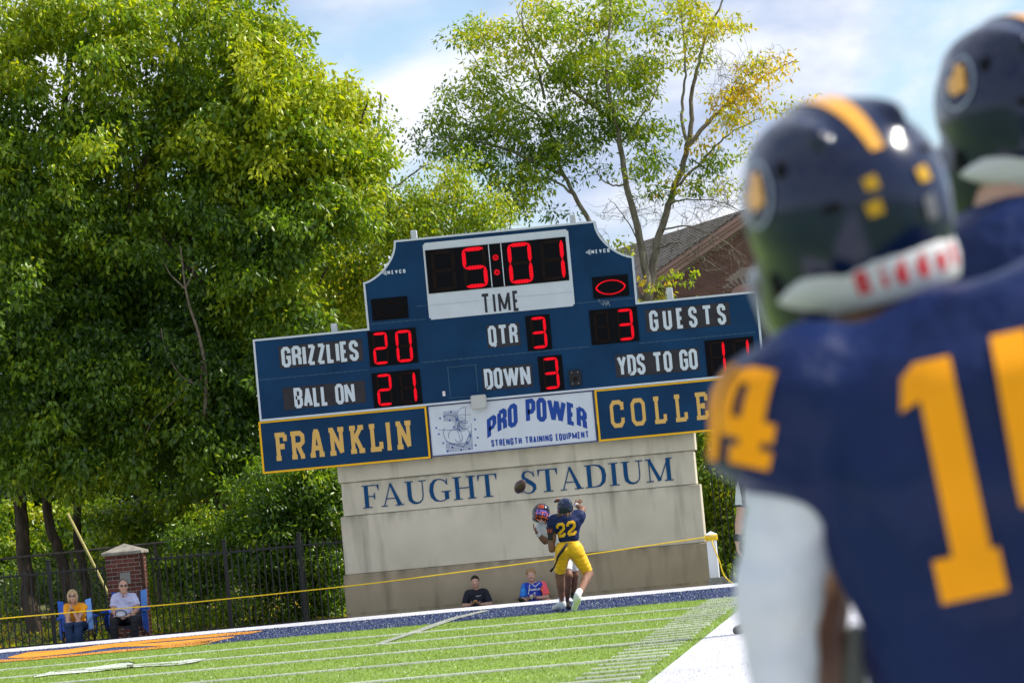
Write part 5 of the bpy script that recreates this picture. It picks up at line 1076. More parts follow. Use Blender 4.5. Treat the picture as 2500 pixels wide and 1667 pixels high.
# ---- football helmet
m_navyshell = mat('shell_navy', (.002, .009, .042), .22, .25, metal=.0, coat=.45)
m_darkshell = mat('shell_dark', (.008, .010, .022), .2, .3, coat=.35)
m_bumper = mat('bumper_white', (.60, .60, .60), .4, .4); m_red = mat('mark_red', (.55, .02, .035), .5); m_hole = mat('vent_black', (.006, .006, .007), .7, .1); m_pad = mat('padding', (.03, .03, .035), .8)
m_stripe = mat('stripe_gold', (.80, .36, .02), .35, .5, coat=.6); m_yel = mat('sticker_yellow', (.60, .33, .02), .5, .2); m_silver = mat('mask_grey', (.40, .42, .45), .35, .5, metal=.3); m_grayd = mat('decal_grey', (.14, .14, .16), .4); m_ring = mat('decal_white', (.30, .34, .44), .4)
def helmet(c, R, h, shell, mask_m, parent=None, s=1.0, gold=True, visor=None, marks=True, logo=True, name='helmet', label=None):
    f, l, u = R[:, 0], R[:, 1], R[:, 2]; c = V3(c); W = lambda x, y, z: c+(f*x+l*y+u*z)*s
    prims = [ell(W(-.004, 0, .03), V3(.142, .116, .128)*s, R, .02), ell(W(-.03, 0, .015), V3(.122, .119, .115)*s, R, .03), ell(W(.010, 0, -.055), V3(.118, .108, .090)*s, R, .03), ell(W(.04, .088, -.075), V3(.062, .024, .060)*s, R, .03), ell(W(.04, -.088, -.075), V3(.062, .024, .060)*s, R, .03),
             ell(W(-.02, .055, .105), V3(.11, .018, .030)*s, R, .02), ell(W(-.02, -.055, .105), V3(.11, .018, .030)*s, R, .02), ell(W(-.105, 0, -.03), V3(.03, .08, .06)*s, R, .03)]
    subs = [ell(W(.0, 0, .018), V3(.122, .100, .110)*s, R), ell(W(.01, 0, -.06), V3(.104, .094, .12)*s, R), box_(W(.135, 0, -.055), V3(.075, .080, .090)*s, R, rd=.03*s), box_(W(.16, 0, -.06), V3(.06, .2, .075)*s, R, rd=.02*s)]
    o = flesh(name if parent is not None else 'shell', prims, h, shell, parent, subs=subs, cuts=[(W(-.05, 0, -.112), -u*1.0-f*.20)])
    bt = bvh(o)
    def put(nm, ang0, z0, quads, m, lift=.002, sub=5):
        """quads in metres laid on the shell round azimuth ang0 (0 = front, + = left)"""
        def fn(a, b):
            an = math.radians(ang0)-a/.125; el_ = (z0+b); d = V3(math.cos(an), math.sin(an), 0); dr = R@d
            o_ = W(0, 0, el_)+dr*.4*s; return Vector(o_), Vector(-dr)
        return stick(nm, quads, fn, bt, lift*s, m, o, sub)
    sc = lambda qs, k: [[(a*k, b*k) for a, b in q] for q in qs]
    if gold:
        def fs(a, b):
            th_ = b; d = R@V3(math.cos(th_), 0, math.sin(th_)); return Vector(W(0, a, .0)+d*.4*s), Vector(-d)
        wd = lambda t: .0175*(1-.55*max(0, (t-1.9)/.9))
        n_ = 14; qs = []
        for i in range(n_):
            t0, t1 = .55+2.15*i/n_, .55+2.15*(i+1)/n_; qs.append([(-wd(t0), t0), (wd(t0), t0), (wd(t1), t1), (-wd(t1), t1)])
        stick('stripe', qs, fs, bt, .002*s, m_stripe, o, 2)
    if logo:
        for ang in (104, -104):
            n_ = 20; ring = lambda r, e=1.25: [(r*e*math.cos(2*math.pi*i/n_), r*math.sin(2*math.pi*i/n_)) for i in range(n_)]
            ro, ri = ring(.040, .9), ring(.035, .9); put('logo_ring', ang, .066, [[ro[i], ro[(i+1) % n_], ri[(i+1) % n_], ri[i]] for i in range(n_)], m_ring, .003, 2)
            sg = 1 if ang > 0 else -1
            bear = [[(-.024, -.014), (.008, -.020), (.012, .014), (-.018, .018)], [(.006, -.020), (.024, -.008), (.026, .012), (.010, .014)], [(-.018, .016), (.014, .014), (.012, .028), (-.010, .030)], [(.008, .026), (.016, .022), (.018, .034), (.010, .034)]]
            put('logo_bear', ang, .066, [[(a*sg*.9, b*.9) for a, b in q] for q in bear], m_stripe, .004, 3)
    # padded rear bumper wrapped round the nape
    n_ = 18; pts = [];
    for i in range(n_+1):
        an = math.radians(180-86+172*i/n_); t = abs(2*i/n_-1); d = R@V3(math.cos(an), math.sin(an), 0); zc_ = -.077+.012*t; hit = bt.ray_cast(Vector(W(0, 0, zc_)+d*.4*s), Vector(-d)); P_ = V3(hit[0]) if hit[0] is not None else W(0, 0, zc_)+d*.12*s
        pts.append((P_, d, .031*(1-t**3)+.005))
    vs, fs_ = [], []
    for P_, d, hh in pts:
        for dx, dz in ((-.004, -1), (.007, -.9), (.011, -.3), (.011, .3), (.007, .9), (-.004, 1)): vs.append(tuple(P_+d*dx*s+u*dz*hh*s))
    for i in range(n_):
        for k in range(6): fs_.append((i*6+k, i*6+(k+1) % 6, i*6+6+(k+1) % 6, i*6+6+k))
    fs_ += [tuple(range(5, -1, -1)), tuple(n_*6+k for k in range(6))]
    me = bpy.data.meshes.new('rear_bumper'); me.from_pydata(vs, [], fs_); me.update(); me.polygons.foreach_set('use_smooth', [True]*len(me.polygons)); bump_o = link('rear_bumper', me, o, m_bumper)
    if marks:
        tb = bvh(bump_o); word = 'Riddell'; gl = {'R': 'R', 'i': 'i', 'd': 'd', 'e': 'e', 'l': 'l'}; x = -.068
        def fb_(a, b):
            an = math.radians(180)+(a)/.125; d = R@V3(math.cos(an), math.sin(an), 0); return Vector(W(0, 0, -.077+b)+d*.4*s), Vector(-d)
        allq = []
        for ch in word:
            w_, st = glyph_quads(ch, GOTH, .2)
            for k_ in st: allq += [[(x+a*.034, (b-.5)*.032) for a, b in q] for q in k_]
            x += (w_+.16)*.034*1.32
        put_ = stick('bumper_lettering', allq, fb_, tb, .0015*s, m_red, bump_o, 2)
        for ang, z, col, w_, hh in ((197, .026, m_yel, .0085, .010), (196, -.014, m_grayd, .008, .016), (170, .034, m_yel, .0075, .009), (168, .004, m_yel, .0085, .0095)):
            put('sticker', ang, z, [[(-w_, -hh), (w_*.8, -hh), (w_, hh*.7), (-w_*.9, hh)]], col, .0035, 3)
    # vents and ear holes
    for ang, z, w_, hh in ((128, .085, .010, .012), (232, .085, .010, .012), (92, -.045, .014, .018), (268, -.045, .014, .018), (150, .02, .012, .006), (210, .055, .012, .006)):
        q = [[(w_*math.cos(a), hh*math.sin(a)) for a in (0, 1.05, 2.1, 3.14)], [(w_*math.cos(a), hh*math.sin(a)) for a in (3.14, 4.19, 5.24, 6.28)]]; put('vent', ang, z, q, m_hole, .0022, 2)
    # facemask
    bars = [[(.05, .112, -.03), (.12, .095, -.02), (.172, .045, -.010), (.180, 0, -.008), (.172, -.045, -.010), (.12, -.095, -.02), (.05, -.112, -.03)],
            [(.03, .110, -.085), (.12, .090, -.080), (.178, .040, -.078), (.186, 0, -.078), (.178, -.040, -.078), (.12, -.090, -.080), (.03, -.110, -.085)],
            [(.05, .106, -.10), (.12, .075, -.128), (.160, .030, -.138), (.166, 0, -.140), (.160, -.030, -.138), (.12, -.075, -.128), (.05, -.106, -.10)],
            [(.174, .035, -.01), (.182, .036, -.075), (.162, .030, -.138)], [(.174, -.035, -.01), (.182, -.036, -.075), (.162, -.030, -.138)],
            [(.10, .102, -.022), (.105, .098, -.08), (.085, .095, -.115)], [(.10, -.102, -.022), (.105, -.098, -.08), (.085, -.095, -.115)]]
    for b_ in bars:
        mb = MB(); mb.tube(smooth_line([W(*p) for p in b_], 14) if len(b_) > 4 else [W(*p) for p in b_], .0052*s, 6); mb.build('mask_bar', mask_m, o, True)
    mb = MB(); mb.tube(smooth_line([W(*p) for p in [(.02, .112, -.06), (.09, .07, -.13), (.125, 0, -.145), (.09, -.07, -.13), (.02, -.112, -.06)]], 12), .006*s, 6); mb.build('chin_strap', m_bumper, o, True)
    flesh('chin_cup', [ell(W(.118, 0, -.135), V3(.018, .032, .022)*s, R, .01)], .006, m_bumper, o)
    if visor is not None:
        vs, fs_ = [], []; n_ = 12
        for i in range(n_+1):
            a = -1.05+2.1*i/n_
            for z_, r_ in ((.030, .138), (-.012, .156), (-.050, .160)): vs.append(tuple(W(.015+r_*math.cos(a)*.98, .118*math.sin(a)/math.sin(1.05)*.92, z_)))
        for i in range(n_):
            for k in range(2): fs_.append((i*3+k, i*3+3+k, i*3+4+k, i*3+1+k))
        me = bpy.data.meshes.new('visor'); me.from_pydata(vs, [], fs_); me.update(); me.polygons.foreach_set('use_smooth', [True]*len(me.polygons)); link('visor', me, o, visor)
    return o
# ================================================================ people far away
m_dkjersey = mat('jersey_navy', (.004, .014, .075), .6, .2, sheen=.0, var=.2, vscale=5)
m_numgold = mat('number_gold', (.80, .42, .01), .5, .35); m_pantgold = mat('pants_gold', (.82, .46, .008), .45, .35, sheen=.2, var=.12, vscale=6)
m_wh = mat('cloth_white', (.62, .63, .68), .7, .3, sheen=.2); m_whsock = mat('shoe_white', (.58, .62, .58), .5, .4)
m_orange = mat('mask_orange', (.62, .085, .02), .35, .5); m_gblack = mat('glove_black', (.014, .013, .016), .6, .3); m_bag = mat('cap_white', (.45, .45, .5), .6)
def jset(Y, d): return {k: V3(at(v[0], v[1], Y+(v[2] if len(v) > 2 else 0))) for k, v in d.items()}
# ---- defender in navy and gold, number 22, seen from behind
Y2 = 61.3
J = jset(Y2, dict(head=(1380, 1243, .02), neck=(1383, 1258, .02), chest=(1386, 1280, .0), pelvis=(1390, 1336, .0), sL=(1351, 1274, .02), sR=(1414, 1262, .02), eL=(1346, 1336, -.05), wL=(1343, 1306, .02), eR=(1422, 1243, .12), wR=(1405, 1231, .28),
     hipL=(1375, 1344, .0), hipR=(1404, 1342, .0), kL=(1366, 1402, .10), aL=(1371, 1464, -.02), kR=(1437, 1401, .08), aR=(1409, 1456, -.10), tL=(1352, 1482, -.16), tR=(1402, 1484, .02)))
# feet
J['aL'][2] = max(J['aL'][2], .10); J['tL'] = V3(gnd(1352, 1486, .03)); J['aL'] = V3(gnd(1374, 1486, .03))+V3(0, .02, .09); J['tR'] = V3(gnd(1401, 1488, .03)); J['aR'] = V3(at(1410, 1456, J['tR'][1]-.12))
J['wL'] = V3(at(1343, 1308, Y2-.10)); J['eL'] = V3(at(1347, 1341, Y2-.04))
p22 = empty('person', tuple(V3(J['tR'])*[1, 1, 0]), 'football player in navy jersey 22 and gold pants seen from behind, fighting for the ball', 'person')
Rh = frame((-.15, 1, .25), (0.05, -.2, 1))
tp, Rt = torso_prims(J, 1.0, 0.0)
prims = head_prims(J['head'], Rh)+neck_prims(J)+tp+arm_prims(J['sL'], J['eL'], J['wL'], 1.05)+arm_prims(J['sR'], J['eR'], J['wR'], 1.05)+leg_prims(J['hipL'], J['kL'], J['aL'], J['tL'], 1.22)+leg_prims(J['hipR'], J['kR'], J['aR'], J['tR'], 1.22)
prims += hand_prims(J['wL'], (0, .1, 1), (0, 1, .1), 1.0, .2, 1, .22)+hand_prims(J['wR'], (.75, .1, .45), (0, 1, 0), .82, .2, -1, .12)
body = flesh('body', prims, .0095, SK['brown'], p22)
jp = torso_prims(J, 1.0, .022, 1.05, waist=False)[0]+[cone(J['sL']*.9+J['sR']*.1+V3(0, 0, .015), J['sL']*.1+J['sR']*.9+V3(0, 0, .015), .098, .098, .05), ell(J['chest']+V3(0, -.01, .03), (.165, .215, .15), Rt, .05),
      cone(J['sL'], J['sL']*.62+J['eL']*.38, .098, .080, .04, (0, 1)), cone(J['sR'], J['sR']*.5+J['eR']*.5, .098, .085, .04, (0, 1))]
u22 = nrm(J['chest']-J['pelvis'])
jer = flesh('jersey', jp, .009, m_dkjersey, p22, cuts=[(J['pelvis']+u22*.10, -u22)], disp=(.007, 16))
pp = torso_prims(J, 1.0, .012, 1.0)[0][3:]+[cone(J['hipL'], J['kL']*.92+J['hipL']*.08, .128, .086, .05, (0, 1)), cone(J['hipR'], J['kR']*.92+J['hipR']*.08, .128, .088, .05, (0, 1)), ell(J['hipL']+V3(-.01, -.05, -.0), (.11, .10, .12), Rt, .05), ell(J['hipR']+V3(.01, -.05, 0), (.11, .10, .12), Rt, .05)]
flesh('pants', pp, .009, m_pantgold, p22, cuts=[(J['pelvis']+u22*.085, u22)], disp=(.005, 20))
flesh('belt', [ell(J['pelvis']+u22*.070, (.124, .166, .05), Rt, .02)], .008, m_pantgold, p22, cuts=[(J['pelvis']+u22*.088, u22), (J['pelvis']+u22*.068, -u22)])
bt = bvh(jer); r_dir = nrm(J['sR']-J['sL'])
def fn22(a, b):
    o_ = (J['sL']+J['sR'])/2+r_dir*a+u22*b+V3(0, -.6, 0); return Vector(o_), Vector((0, 1, .02))
for x0 in (-.155, .01):
    w_, st = glyph_quads('2', SLAB, .2); qs = [[(x0+a*.225*.85, -.265+b*.225) for a, b in clipx(q, w_)] for k_ in st for q in k_]
    stick('number', qs, fn22, bt, .006, m_numgold, jer, 4, 1.2)
helmet(J['head']+V3(0, 0, .02), Rh, .008, m_navyshell, m_silver, p22, marks=False, gold=False)
# locks of hair under the helmet
mb = MB(); r3 = random.Random(4)
for i in range(70):
    a = r3.uniform(-1.25, 1.25); b0 = J['head']+Rh[:, 1]*math.sin(a)*.118-Rh[:, 0]*math.cos(a)*.135-Rh[:, 2]*r3.uniform(.02, .06); e = b0-Rh[:, 2]*r3.uniform(.05, .12)-Rh[:, 0]*r3.uniform(.02, .075)+V3(r3.uniform(-.03, .03), 0, 0); mb.tube([b0, (b0+e)/2-Rh[:, 0]*.015, e], [.013, .014, .008], 5)
tag(mb.build('hair', mat('hair_locks', (.11, .06, .035), .8), p22, True), kind='stuff')
mb = MB(); mb.tube([V3(at(1386, 1326, Y2-.17)), V3(at(1374, 1342, Y2-.19)), V3(at(1362, 1358, Y2-.20)), V3(at(1358, 1372, Y2-.19)), V3(at(1353, 1384, Y2-.17)), V3(at(1344, 1394, Y2-.15))], [.02, .026, .022, .014, .014, .022], 6); mb.build('strap', m_gblack, p22, True)
flesh('glove', hand_prims(J['wL'], (0, .1, 1), (0, 1, .1), 1.12, .2, 1, .22)+[cone(J['wL']-V3(0, 0, .06), J['wL']+V3(0, 0, .02), .042, .036, .01, (1, 0))], .008, m_gblack, p22)
mb = MB()
for i in range(4):
    b0 = J['wL']+V3((i-1.5)*.021, -.028, .05); mb.tube([b0, b0+V3((i-1.5)*.006, .0, .06)], .004, 5)
tag(mb.build('glove_stripes', m_orange, p22), kind='stuff')
flesh('wrist_band', [cone(J['wR']*.93+J['eR']*.07, J['wR']*.72+J['eR']*.28, .034, .036, .01, (1, 1))], .008, m_wh, p22)
for k in 'LR':
    A_, T_ = J['a'+k], J['t'+k]
    flesh('shoe', foot_prims(A_+(V3(0, 0, 0)), T_, 1.12, .010)+[cone(A_+V3(0, 0, .03), A_-V3(0, 0, .03), .050, .048, .03, (1, 0))], .008, m_whsock, p22)
    flesh('sock', [cone(A_+V3(0, 0, .02), A_*.82+J['k'+k]*.18+V3(0, 0, .02), .050, .052, .02, (0, 1))], .008, m_wh, p22)
# ---- receiver in white, orange and black helmet, leaning back
Yr = 61.95
J = jset(Yr, dict(head=(1321, 1254, -.1), neck=(1333, 1268, 0), chest=(1346, 1294, 0), pelvis=(1380, 1350, -.02), sL=(1374, 1268, .05), sR=(1322, 1290, .0), eR=(1331, 1321, -.10), wR=(1311, 1301, -.22), eL=(1392, 1240, .0), wL=(1384, 1226, -.12),
     hipL=(1395, 1356, 0), hipR=(1376, 1358, -.02), kR=(1388, 1404, -.20), aR=(1387, 1458, -.10), kL=(1403, 1402, .05), aL=(1404, 1446, .30), tR=(1391, 1474, -.2), tL=(1412, 1460, .2)))
J['aR'] = V3(gnd(1384, 1479, .05))+V3(0, 0, .08); J['tR'] = V3(gnd(1388, 1482, .04))+V3(.02, -.12, 0); J['aR'][2] = .12; J['aL'] = V3(at(1402, 1449, Yr+.25)); J['tL'] = V3(at(1408, 1468, Yr+.1)); J['tL'][2] = max(.035, J['tL'][2])
pr = empty('person', tuple(V3(J['aR'])*[1, 1, 0]), 'receiver in white jersey with dark helmet and orange facemask leaning back under the ball', 'person')
Rh = frame((.42, -.86, .10), (.38, .05, .92))
prims = head_prims(J['head'], Rh)+neck_prims(J)+torso_prims(J)[0]+arm_prims(J['sL'], J['eL'], J['wL'], 1.05)+arm_prims(J['sR'], J['eR'], J['wR'], 1.08)+leg_prims(J['hipL'], J['kL'], J['aL'], J['tL'], 1.08)+leg_prims(J['hipR'], J['kR'], J['aR'], J['tR'], 1.08)
hr = hand_prims(J['wR'], (-.45, -.1, 1), (.8, 0, .5), 1.0, .3, -1, .2); hl = hand_prims(J['wL'], (-.9, -.2, .35), (0, -.3, -1), 1.05, .35, 1, .2)
flesh('body', prims+hr+hl, .0095, SK['brown'], pr)
Rt = torso_prims(J)[1]; ur = nrm(J['chest']-J['pelvis'])
jr = flesh('jersey', torso_prims(J, 1.0, .02, 1.05)[0]+[cone(J['sL']*.9+J['sR']*.1, J['sL']*.1+J['sR']*.9, .098, .098, .05), ell(J['chest']+ur*.03, (.155, .20, .15), Rt, .05), cone(J['sR'], J['sR']*.2+J['eR']*.8, .098, .072, .04, (0, 1)), cone(J['sL'], J['sL']*.5+J['eL']*.5, .095, .08, .04, (0, 1))], .009, m_wh, pr, cuts=[(J['pelvis'], -ur)], disp=(.006, 16))
flesh('pants', torso_prims(J, 1.0, .010)[0][3:]+[cone(J['hipL'], J['kL']*.8+J['hipL']*.2, .112, .076, .05, (0, 1)), cone(J['hipR'], J['kR']*.8+J['hipR']*.2, .112, .078, .05, (0, 1))], .009, m_wh, pr, cuts=[(J['pelvis']+ur*.06, ur)])
vis = mat('visor_violet', (.20, .13, .46), .12, .5, metal=.6, coat=.6)
hm = helmet(J['head'], Rh, .008, m_darkshell, m_orange, pr, s=1.06, gold=False, logo=False, marks=False, visor=vis)
btm = bvh(hm)
for i in range(5):
    z_ = .115-.016*i; sg = 1
    def fz(a, b):
        an = math.radians(-52+i*9)+a/.125; d = Rh@V3(math.cos(an), math.sin(an), 0); return Vector(J['head']+Rh[:, 2]*(b+.085)*1.0+d*.4), Vector(-d)
    stick('claw_mark', [[(-.006, -.03), (.006, -.03), (.010, .035), (.0, .035)]], fz, btm, .002, m_orange, hm, 3)
flesh('wrist_band', [cone(J['wR'], J['wR']*.72+J['eR']*.28, .038, .040, .01, (1, 1))], .008, m_wh, pr)
flesh('glove', hand_prims(J['wL'], (-.9, -.2, .35), (0, -.3, -1), 1.25, .35, 1, .2)+[cone(J['wL'], J['wL']*.7+J['eL']*.3, .04, .04, .01, (0, 1))], .008, m_gblack, pr)
gt = J['wL']+V3(-.09, -.05, .05); mb = MB(); mb.tube([gt, gt+V3(-.07, -.01, .01)], .013, 6); mb.tube([J['wL']+V3(-.03, -.03, .05), J['wL']+V3(.03, -.04, .02)], .016, 6); mb.build('glove_finger', m_orange, pr, True)
for k in 'LR':
    A_, T_ = J['a'+k], J['t'+k]; flesh('shoe', foot_prims(A_, T_, 1.1, .008)+[cone(A_+V3(0, 0, .05), A_-V3(0, 0, .03), .046, .046, .03, (1, 0))], .008, m_shoe if k == 'L' else m_gblack, pr)
# ---- the ball in the air
bc = V3(at(1270, 1187, Y2+.2)); bd = nrm(V3(.50, -.62, .62)); rr_ = .088; ln = .142; Rb = frame(bd, V3(0.2, .1, 1)); vs, fs_ = [], []; n_, m_ = 22, 18
for i in range(n_+1):
    t = -1+2*i/n_; r_ = rr_*math.sqrt(max(0, 1-abs(t)**1.75))*(1-.06*abs(t))
    for k in range(m_): a = 2*math.pi*k/m_; vs.append(tuple(bc+Rb[:, 0]*t*ln+(Rb[:, 1]*math.cos(a)+Rb[:, 2]*math.sin(a))*max(r_, .002)))
for i in range(n_):
    for k in range(m_): fs_.append((i*m_+k, i*m_+(k+1) % m_, (i+1)*m_+(k+1) % m_, (i+1)*m_+k))
me = bpy.data.meshes.new('leather'); me.from_pydata(vs, [], fs_); me.update(); me.polygons.foreach_set('use_smooth', [True]*len(me.polygons))
ball = empty('football', tuple(bc), 'dark brown leather football in the air in front of the wall lettering', 'ball'); lo_ = link('leather', me, ball, mat('leather', (.055, .022, .022), .35, .5, bump=.5, bscale=500, bdist=.002, coat=.3)); bt = bvh(lo_)
def ballband(t0, t1, a0, a1):
    def fn(a, b):
        d = Rb[:, 1]*math.cos(b)+Rb[:, 2]*math.sin(b); return Vector(bc+Rb[:, 0]*a*ln+d*.3), Vector(-d)
    return [[(t0, a0), (t1, a0), (t1, a1), (t0, a1)]], fn
for t0, t1, a0, a1 in ((.50, .64, .2, 2.6), (-.64, -.50, .2, 2.6)):
    q, fn = ballband(t0, t1, a0, a1); stick('stripe', q, fn, bt, .001, m_wh, ball, 8)
mb = MB(); 
for i in range(7): a_ = bc+Rb[:, 0]*(-.06+.02*i)+Rb[:, 2]*(rr_+.001); mb.tube([a_-Rb[:, 1]*.012, a_+Rb[:, 2]*.004, a_+Rb[:, 1]*.012], .003, 5)
mb.tube([bc-Rb[:, 0]*.07+Rb[:, 2]*(rr_), bc+Rb[:, 0]*.07+Rb[:, 2]*rr_], .003, 5); mb.build('lacing', m_wh, ball, True)

# ---- two boys on the ground against the wall
def seated_boy(label, Y, hd, R, s, jpts, skin, tee, sleeves, shorts, hairm, curly=False, mouth=False, eye=True):
    J = jset(Y, jpts); J['head'] = V3(at(*hd)); root = empty('person', (J['pelvis'][0], J['pelvis'][1], -.26), label, 'person')
    prims = head_prims(J['head'], R, s)+neck_prims(J, s)+torso_prims(J, s)[0]+arm_prims(J['sL'], J['eL'], J['wL'], s*.95)+arm_prims(J['sR'], J['eR'], J['wR'], s*.95)
    prims += leg_prims(J['hipL'], J['kL'], J['aL'], J['tL'], s)+leg_prims(J['hipR'], J['kR'], J['aR'], J['tR'], s)+hand_prims(J['wL'], nrm(J['hand']-J['wL']), (0, .4, 1), s*.9, .7, 1)+hand_prims(J['wR'], nrm(J['hand']-J['wR']), (0, .4, 1), s*.9, .7, -1)
    flesh('body', prims, .0095, skin, root)
    T, Rt = torso_prims(J, s, .014, 1.08); sh = flesh('shirt', T+[ell(J['neck'], (.07, .08, .03), Rt, .03)], .009, tee, root, cuts=[(J['neck']+V3(0, 0, .04), (0, -.3, 1))], disp=(.009, 18))
    for k, m in zip('RL', sleeves):
        flesh('sleeve', [cone(J['s'+k]*.97+J['s'+('L' if k == 'R' else 'R')]*.03, J['s'+k]*.18+J['e'+k]*.82, .072*s, .070*s, .03, (0, 1))], .009, m, root, disp=(.006, 20))
    flesh('shorts', T[3:]+[cone(J['hipL'], J['hipL']*.2+J['kL']*.8, .105*s, .088*s, .05, (0, 1)), cone(J['hipR'], J['hipR']*.2+J['kR']*.8, .105*s, .088*s, .05, (0, 1))], .010, shorts, root, cuts=[(J['pelvis']+V3(0, 0, .05), (0, 0, 1))])
    for k in 'LR': flesh('shoe', foot_prims(J['a'+k], J['t'+k], s, .010), .009, m_shoe, root)
    c, f, l, u = J['head'], R[:, 0], R[:, 1], R[:, 2]
    hp = [ell(c+u*.040*s-f*.014*s, V3(.104, .088, .098)*s, R, .02)]
    if curly:
        r4 = random.Random(9)
        for i in range(40):
            a, b_ = r4.uniform(0, 6.28), r4.uniform(.1, 1.3); d = f*math.cos(a)*math.cos(b_)+l*math.sin(a)*math.cos(b_)+u*math.sin(b_)
            hp.append(ell(c+u*.045*s-f*.012*s+d*.090*s, V3(.022, .022, .020)*s, R, .008))
    flesh('hair', hp, .007, hairm, root, subs=[box_(c+f*.10*s-u*.045*s, V3(.085, .075, .105)*s, R, rd=.02)], cuts=[(c-u*.028*s, -u)])
    face_parts(c, R, s, root, mouth_open=mouth); return root, J, sh
m_tee = mat('tee_charcoal', (.022, .024, .036), .85, .2, var=.2, vscale=6); m_shorts = mat('shorts_maroon', (.16, .05, .07), .8)
Yk = 73.1
B1, J1, sh1 = seated_boy('dark-haired boy in charcoal tee sitting cross-legged against the wall, left of the two boys', Yk, (1160, 1420, Yk-.08), frame((.03, -1, -.05), (0, 0, 1)), .90,
  dict(neck=(1162, 1441, 0), chest=(1165, 1462, .02), pelvis=(1167, 1497, .06), sL=(1186, 1445, 0), sR=(1141, 1449, 0), eL=(1197, 1474, -.06), eR=(1134, 1478, -.06), wL=(1173, 1474, -.25), wR=(1150, 1475, -.25), hand=(1161, 1468, -.3), hipL=(1176, 1498, .0), hipR=(1158, 1499, .0),
       kL=(1204, 1484, -.32), kR=(1122, 1492, -.32), aL=(1160, 1502, -.42), aR=(1172, 1503, -.30), tL=(1145, 1505, -.44), tR=(1190, 1503, -.30)), SK['pale'], m_tee, (m_tee, m_tee), m_shorts, mat('hair_dark', (.018, .012, .009), .8, var=.4, vscale=60))
tb1 = bvh(sh1); c1 = V3(at(1161, 1456, Yk-.6))
stick('shirt_print', [[(-.045, 0), (-.012, -.006), (-.012, .006), (-.045, .012)], [(-.008, -.004), (.02, -.004), (.02, .008), (-.008, .008)], [(.024, -.002), (.050, .006), (.050, .016), (.024, .008)]], lambda a, b: (Vector(c1+V3(a, 0, b)), Vector((0, 1, 0))), tb1, .004, m_wh, sh1, 3, 1.2)
flesh('snack', [ell(J1['hand']+V3(0, -.02, .01), (.03, .022, .02), None, .01)], .006, mat('snack_orange', (.55, .25, .05), .6), None)
tag(bpy.data.objects['snack'], 'small orange snack held by the boy in the charcoal tee', 'snack')
m_royal = mat('jersey_royal', (.012, .045, .42), .6, .3, sheen=.2); m_pink = mat('sleeve_pink', (.85, .06, .20), .6, var=.8, vscale=6, vcol2=(.95, .16, .03)); m_cyan = mat('sleeve_blue', (.01, .10, .55), .6, var=.8, vscale=7, vcol2=(.02, .28, .75))
B2, J2, sh2 = seated_boy('curly blond boy in blue basketball jersey with pink sleeve sitting against the wall', Yk, (1297, 1405, Yk-.08), frame((.05, -1, .12), (-.06, 0, 1)), .95,
  dict(neck=(1300, 1425, 0), chest=(1302, 1444, .02), pelvis=(1306, 1482, .06), sL=(1327, 1427, 0), sR=(1280, 1432, 0), eL=(1336, 1457, -.08), eR=(1276, 1464, -.08), wL=(1310, 1459, -.28), wR=(1288, 1463, -.28), hand=(1298, 1455, -.33), hipL=(1316, 1484, .0), hipR=(1298, 1485, .0),
       kL=(1340, 1468, -.34), kR=(1272, 1474, -.30), aL=(1300, 1486, -.45), aR=(1276, 1466, -.60), tL=(1285, 1490, -.46), tR=(1269, 1462, -.70)), SK['pale'], m_royal, (m_cyan, m_pink), m_shorts, mat('hair_blond', (.36, .22, .10), .75, var=.4, vscale=60), True, True)
tb2 = bvh(sh2)
for word, x_, y_, hh, wd_ in (('FRANKLIN', 1286, 1441, .045, .20), ('2', 1297, 1450, .050, .035), ('COMMUNITY', 1291, 1459, .036, .18)):
    c2 = V3(at(x_, y_, Yk-.6)); x = 0; ws = [glyph_quads(ch, GOTH, .2)[0] for ch in word]; k = wd_/((sum(ws)+.12*(len(word)-1))*hh)
    for ch, w_ in zip(word, ws):
        st = glyph_quads(ch, GOTH, .2)[1]; xx = x; stick('shirt_letter', [[((xx+a)*hh*k, (b-.5)*hh+(xx+a)*hh*k*.0) for a, b in q] for k_ in st for q in k_], lambda a, b: (Vector(c2+V3(a, 0, b)), Vector((0, 1, 0))), tb2, .004, m_wh, sh2, 2, 1.2); x += w_+.12
for a_, b_, c_, d_ in ((1288, 1424, 1284, 1452), (1319, 1420, 1326, 1446), (1290, 1424, 1301, 1433), (1301, 1433, 1313, 1421)):
    o1 = V3(at(a_, b_, Yk-.6)); o2 = V3(at(c_, d_, Yk-.6)); dd = nrm(o2-o1); sd = V3(-dd[2], 0, dd[0])*.007
    stick('trim', [[(0, -1), (1, -1), (1, 1), (0, 1)]], lambda a, b: (Vector(o1+(o2-o1)*a+sd*b), Vector((0, 1, 0))), tb2, .005, m_wh, sh2, 6, 1.2)
flesh('snack', [ell(J2['hand']+V3(0, -.02, .0), (.035, .025, .03), None, .01), ell(J2['hand']+V3(.0, -.02, -.03), (.02, .02, .03), None, .01)], .006, mat('wrapper', (.55, .5, .42), .6), None)
tag([o for o in bpy.data.objects if o.name.startswith('snack')][-1], 'pale snack wrapper in the hands of the blond boy', 'snack')

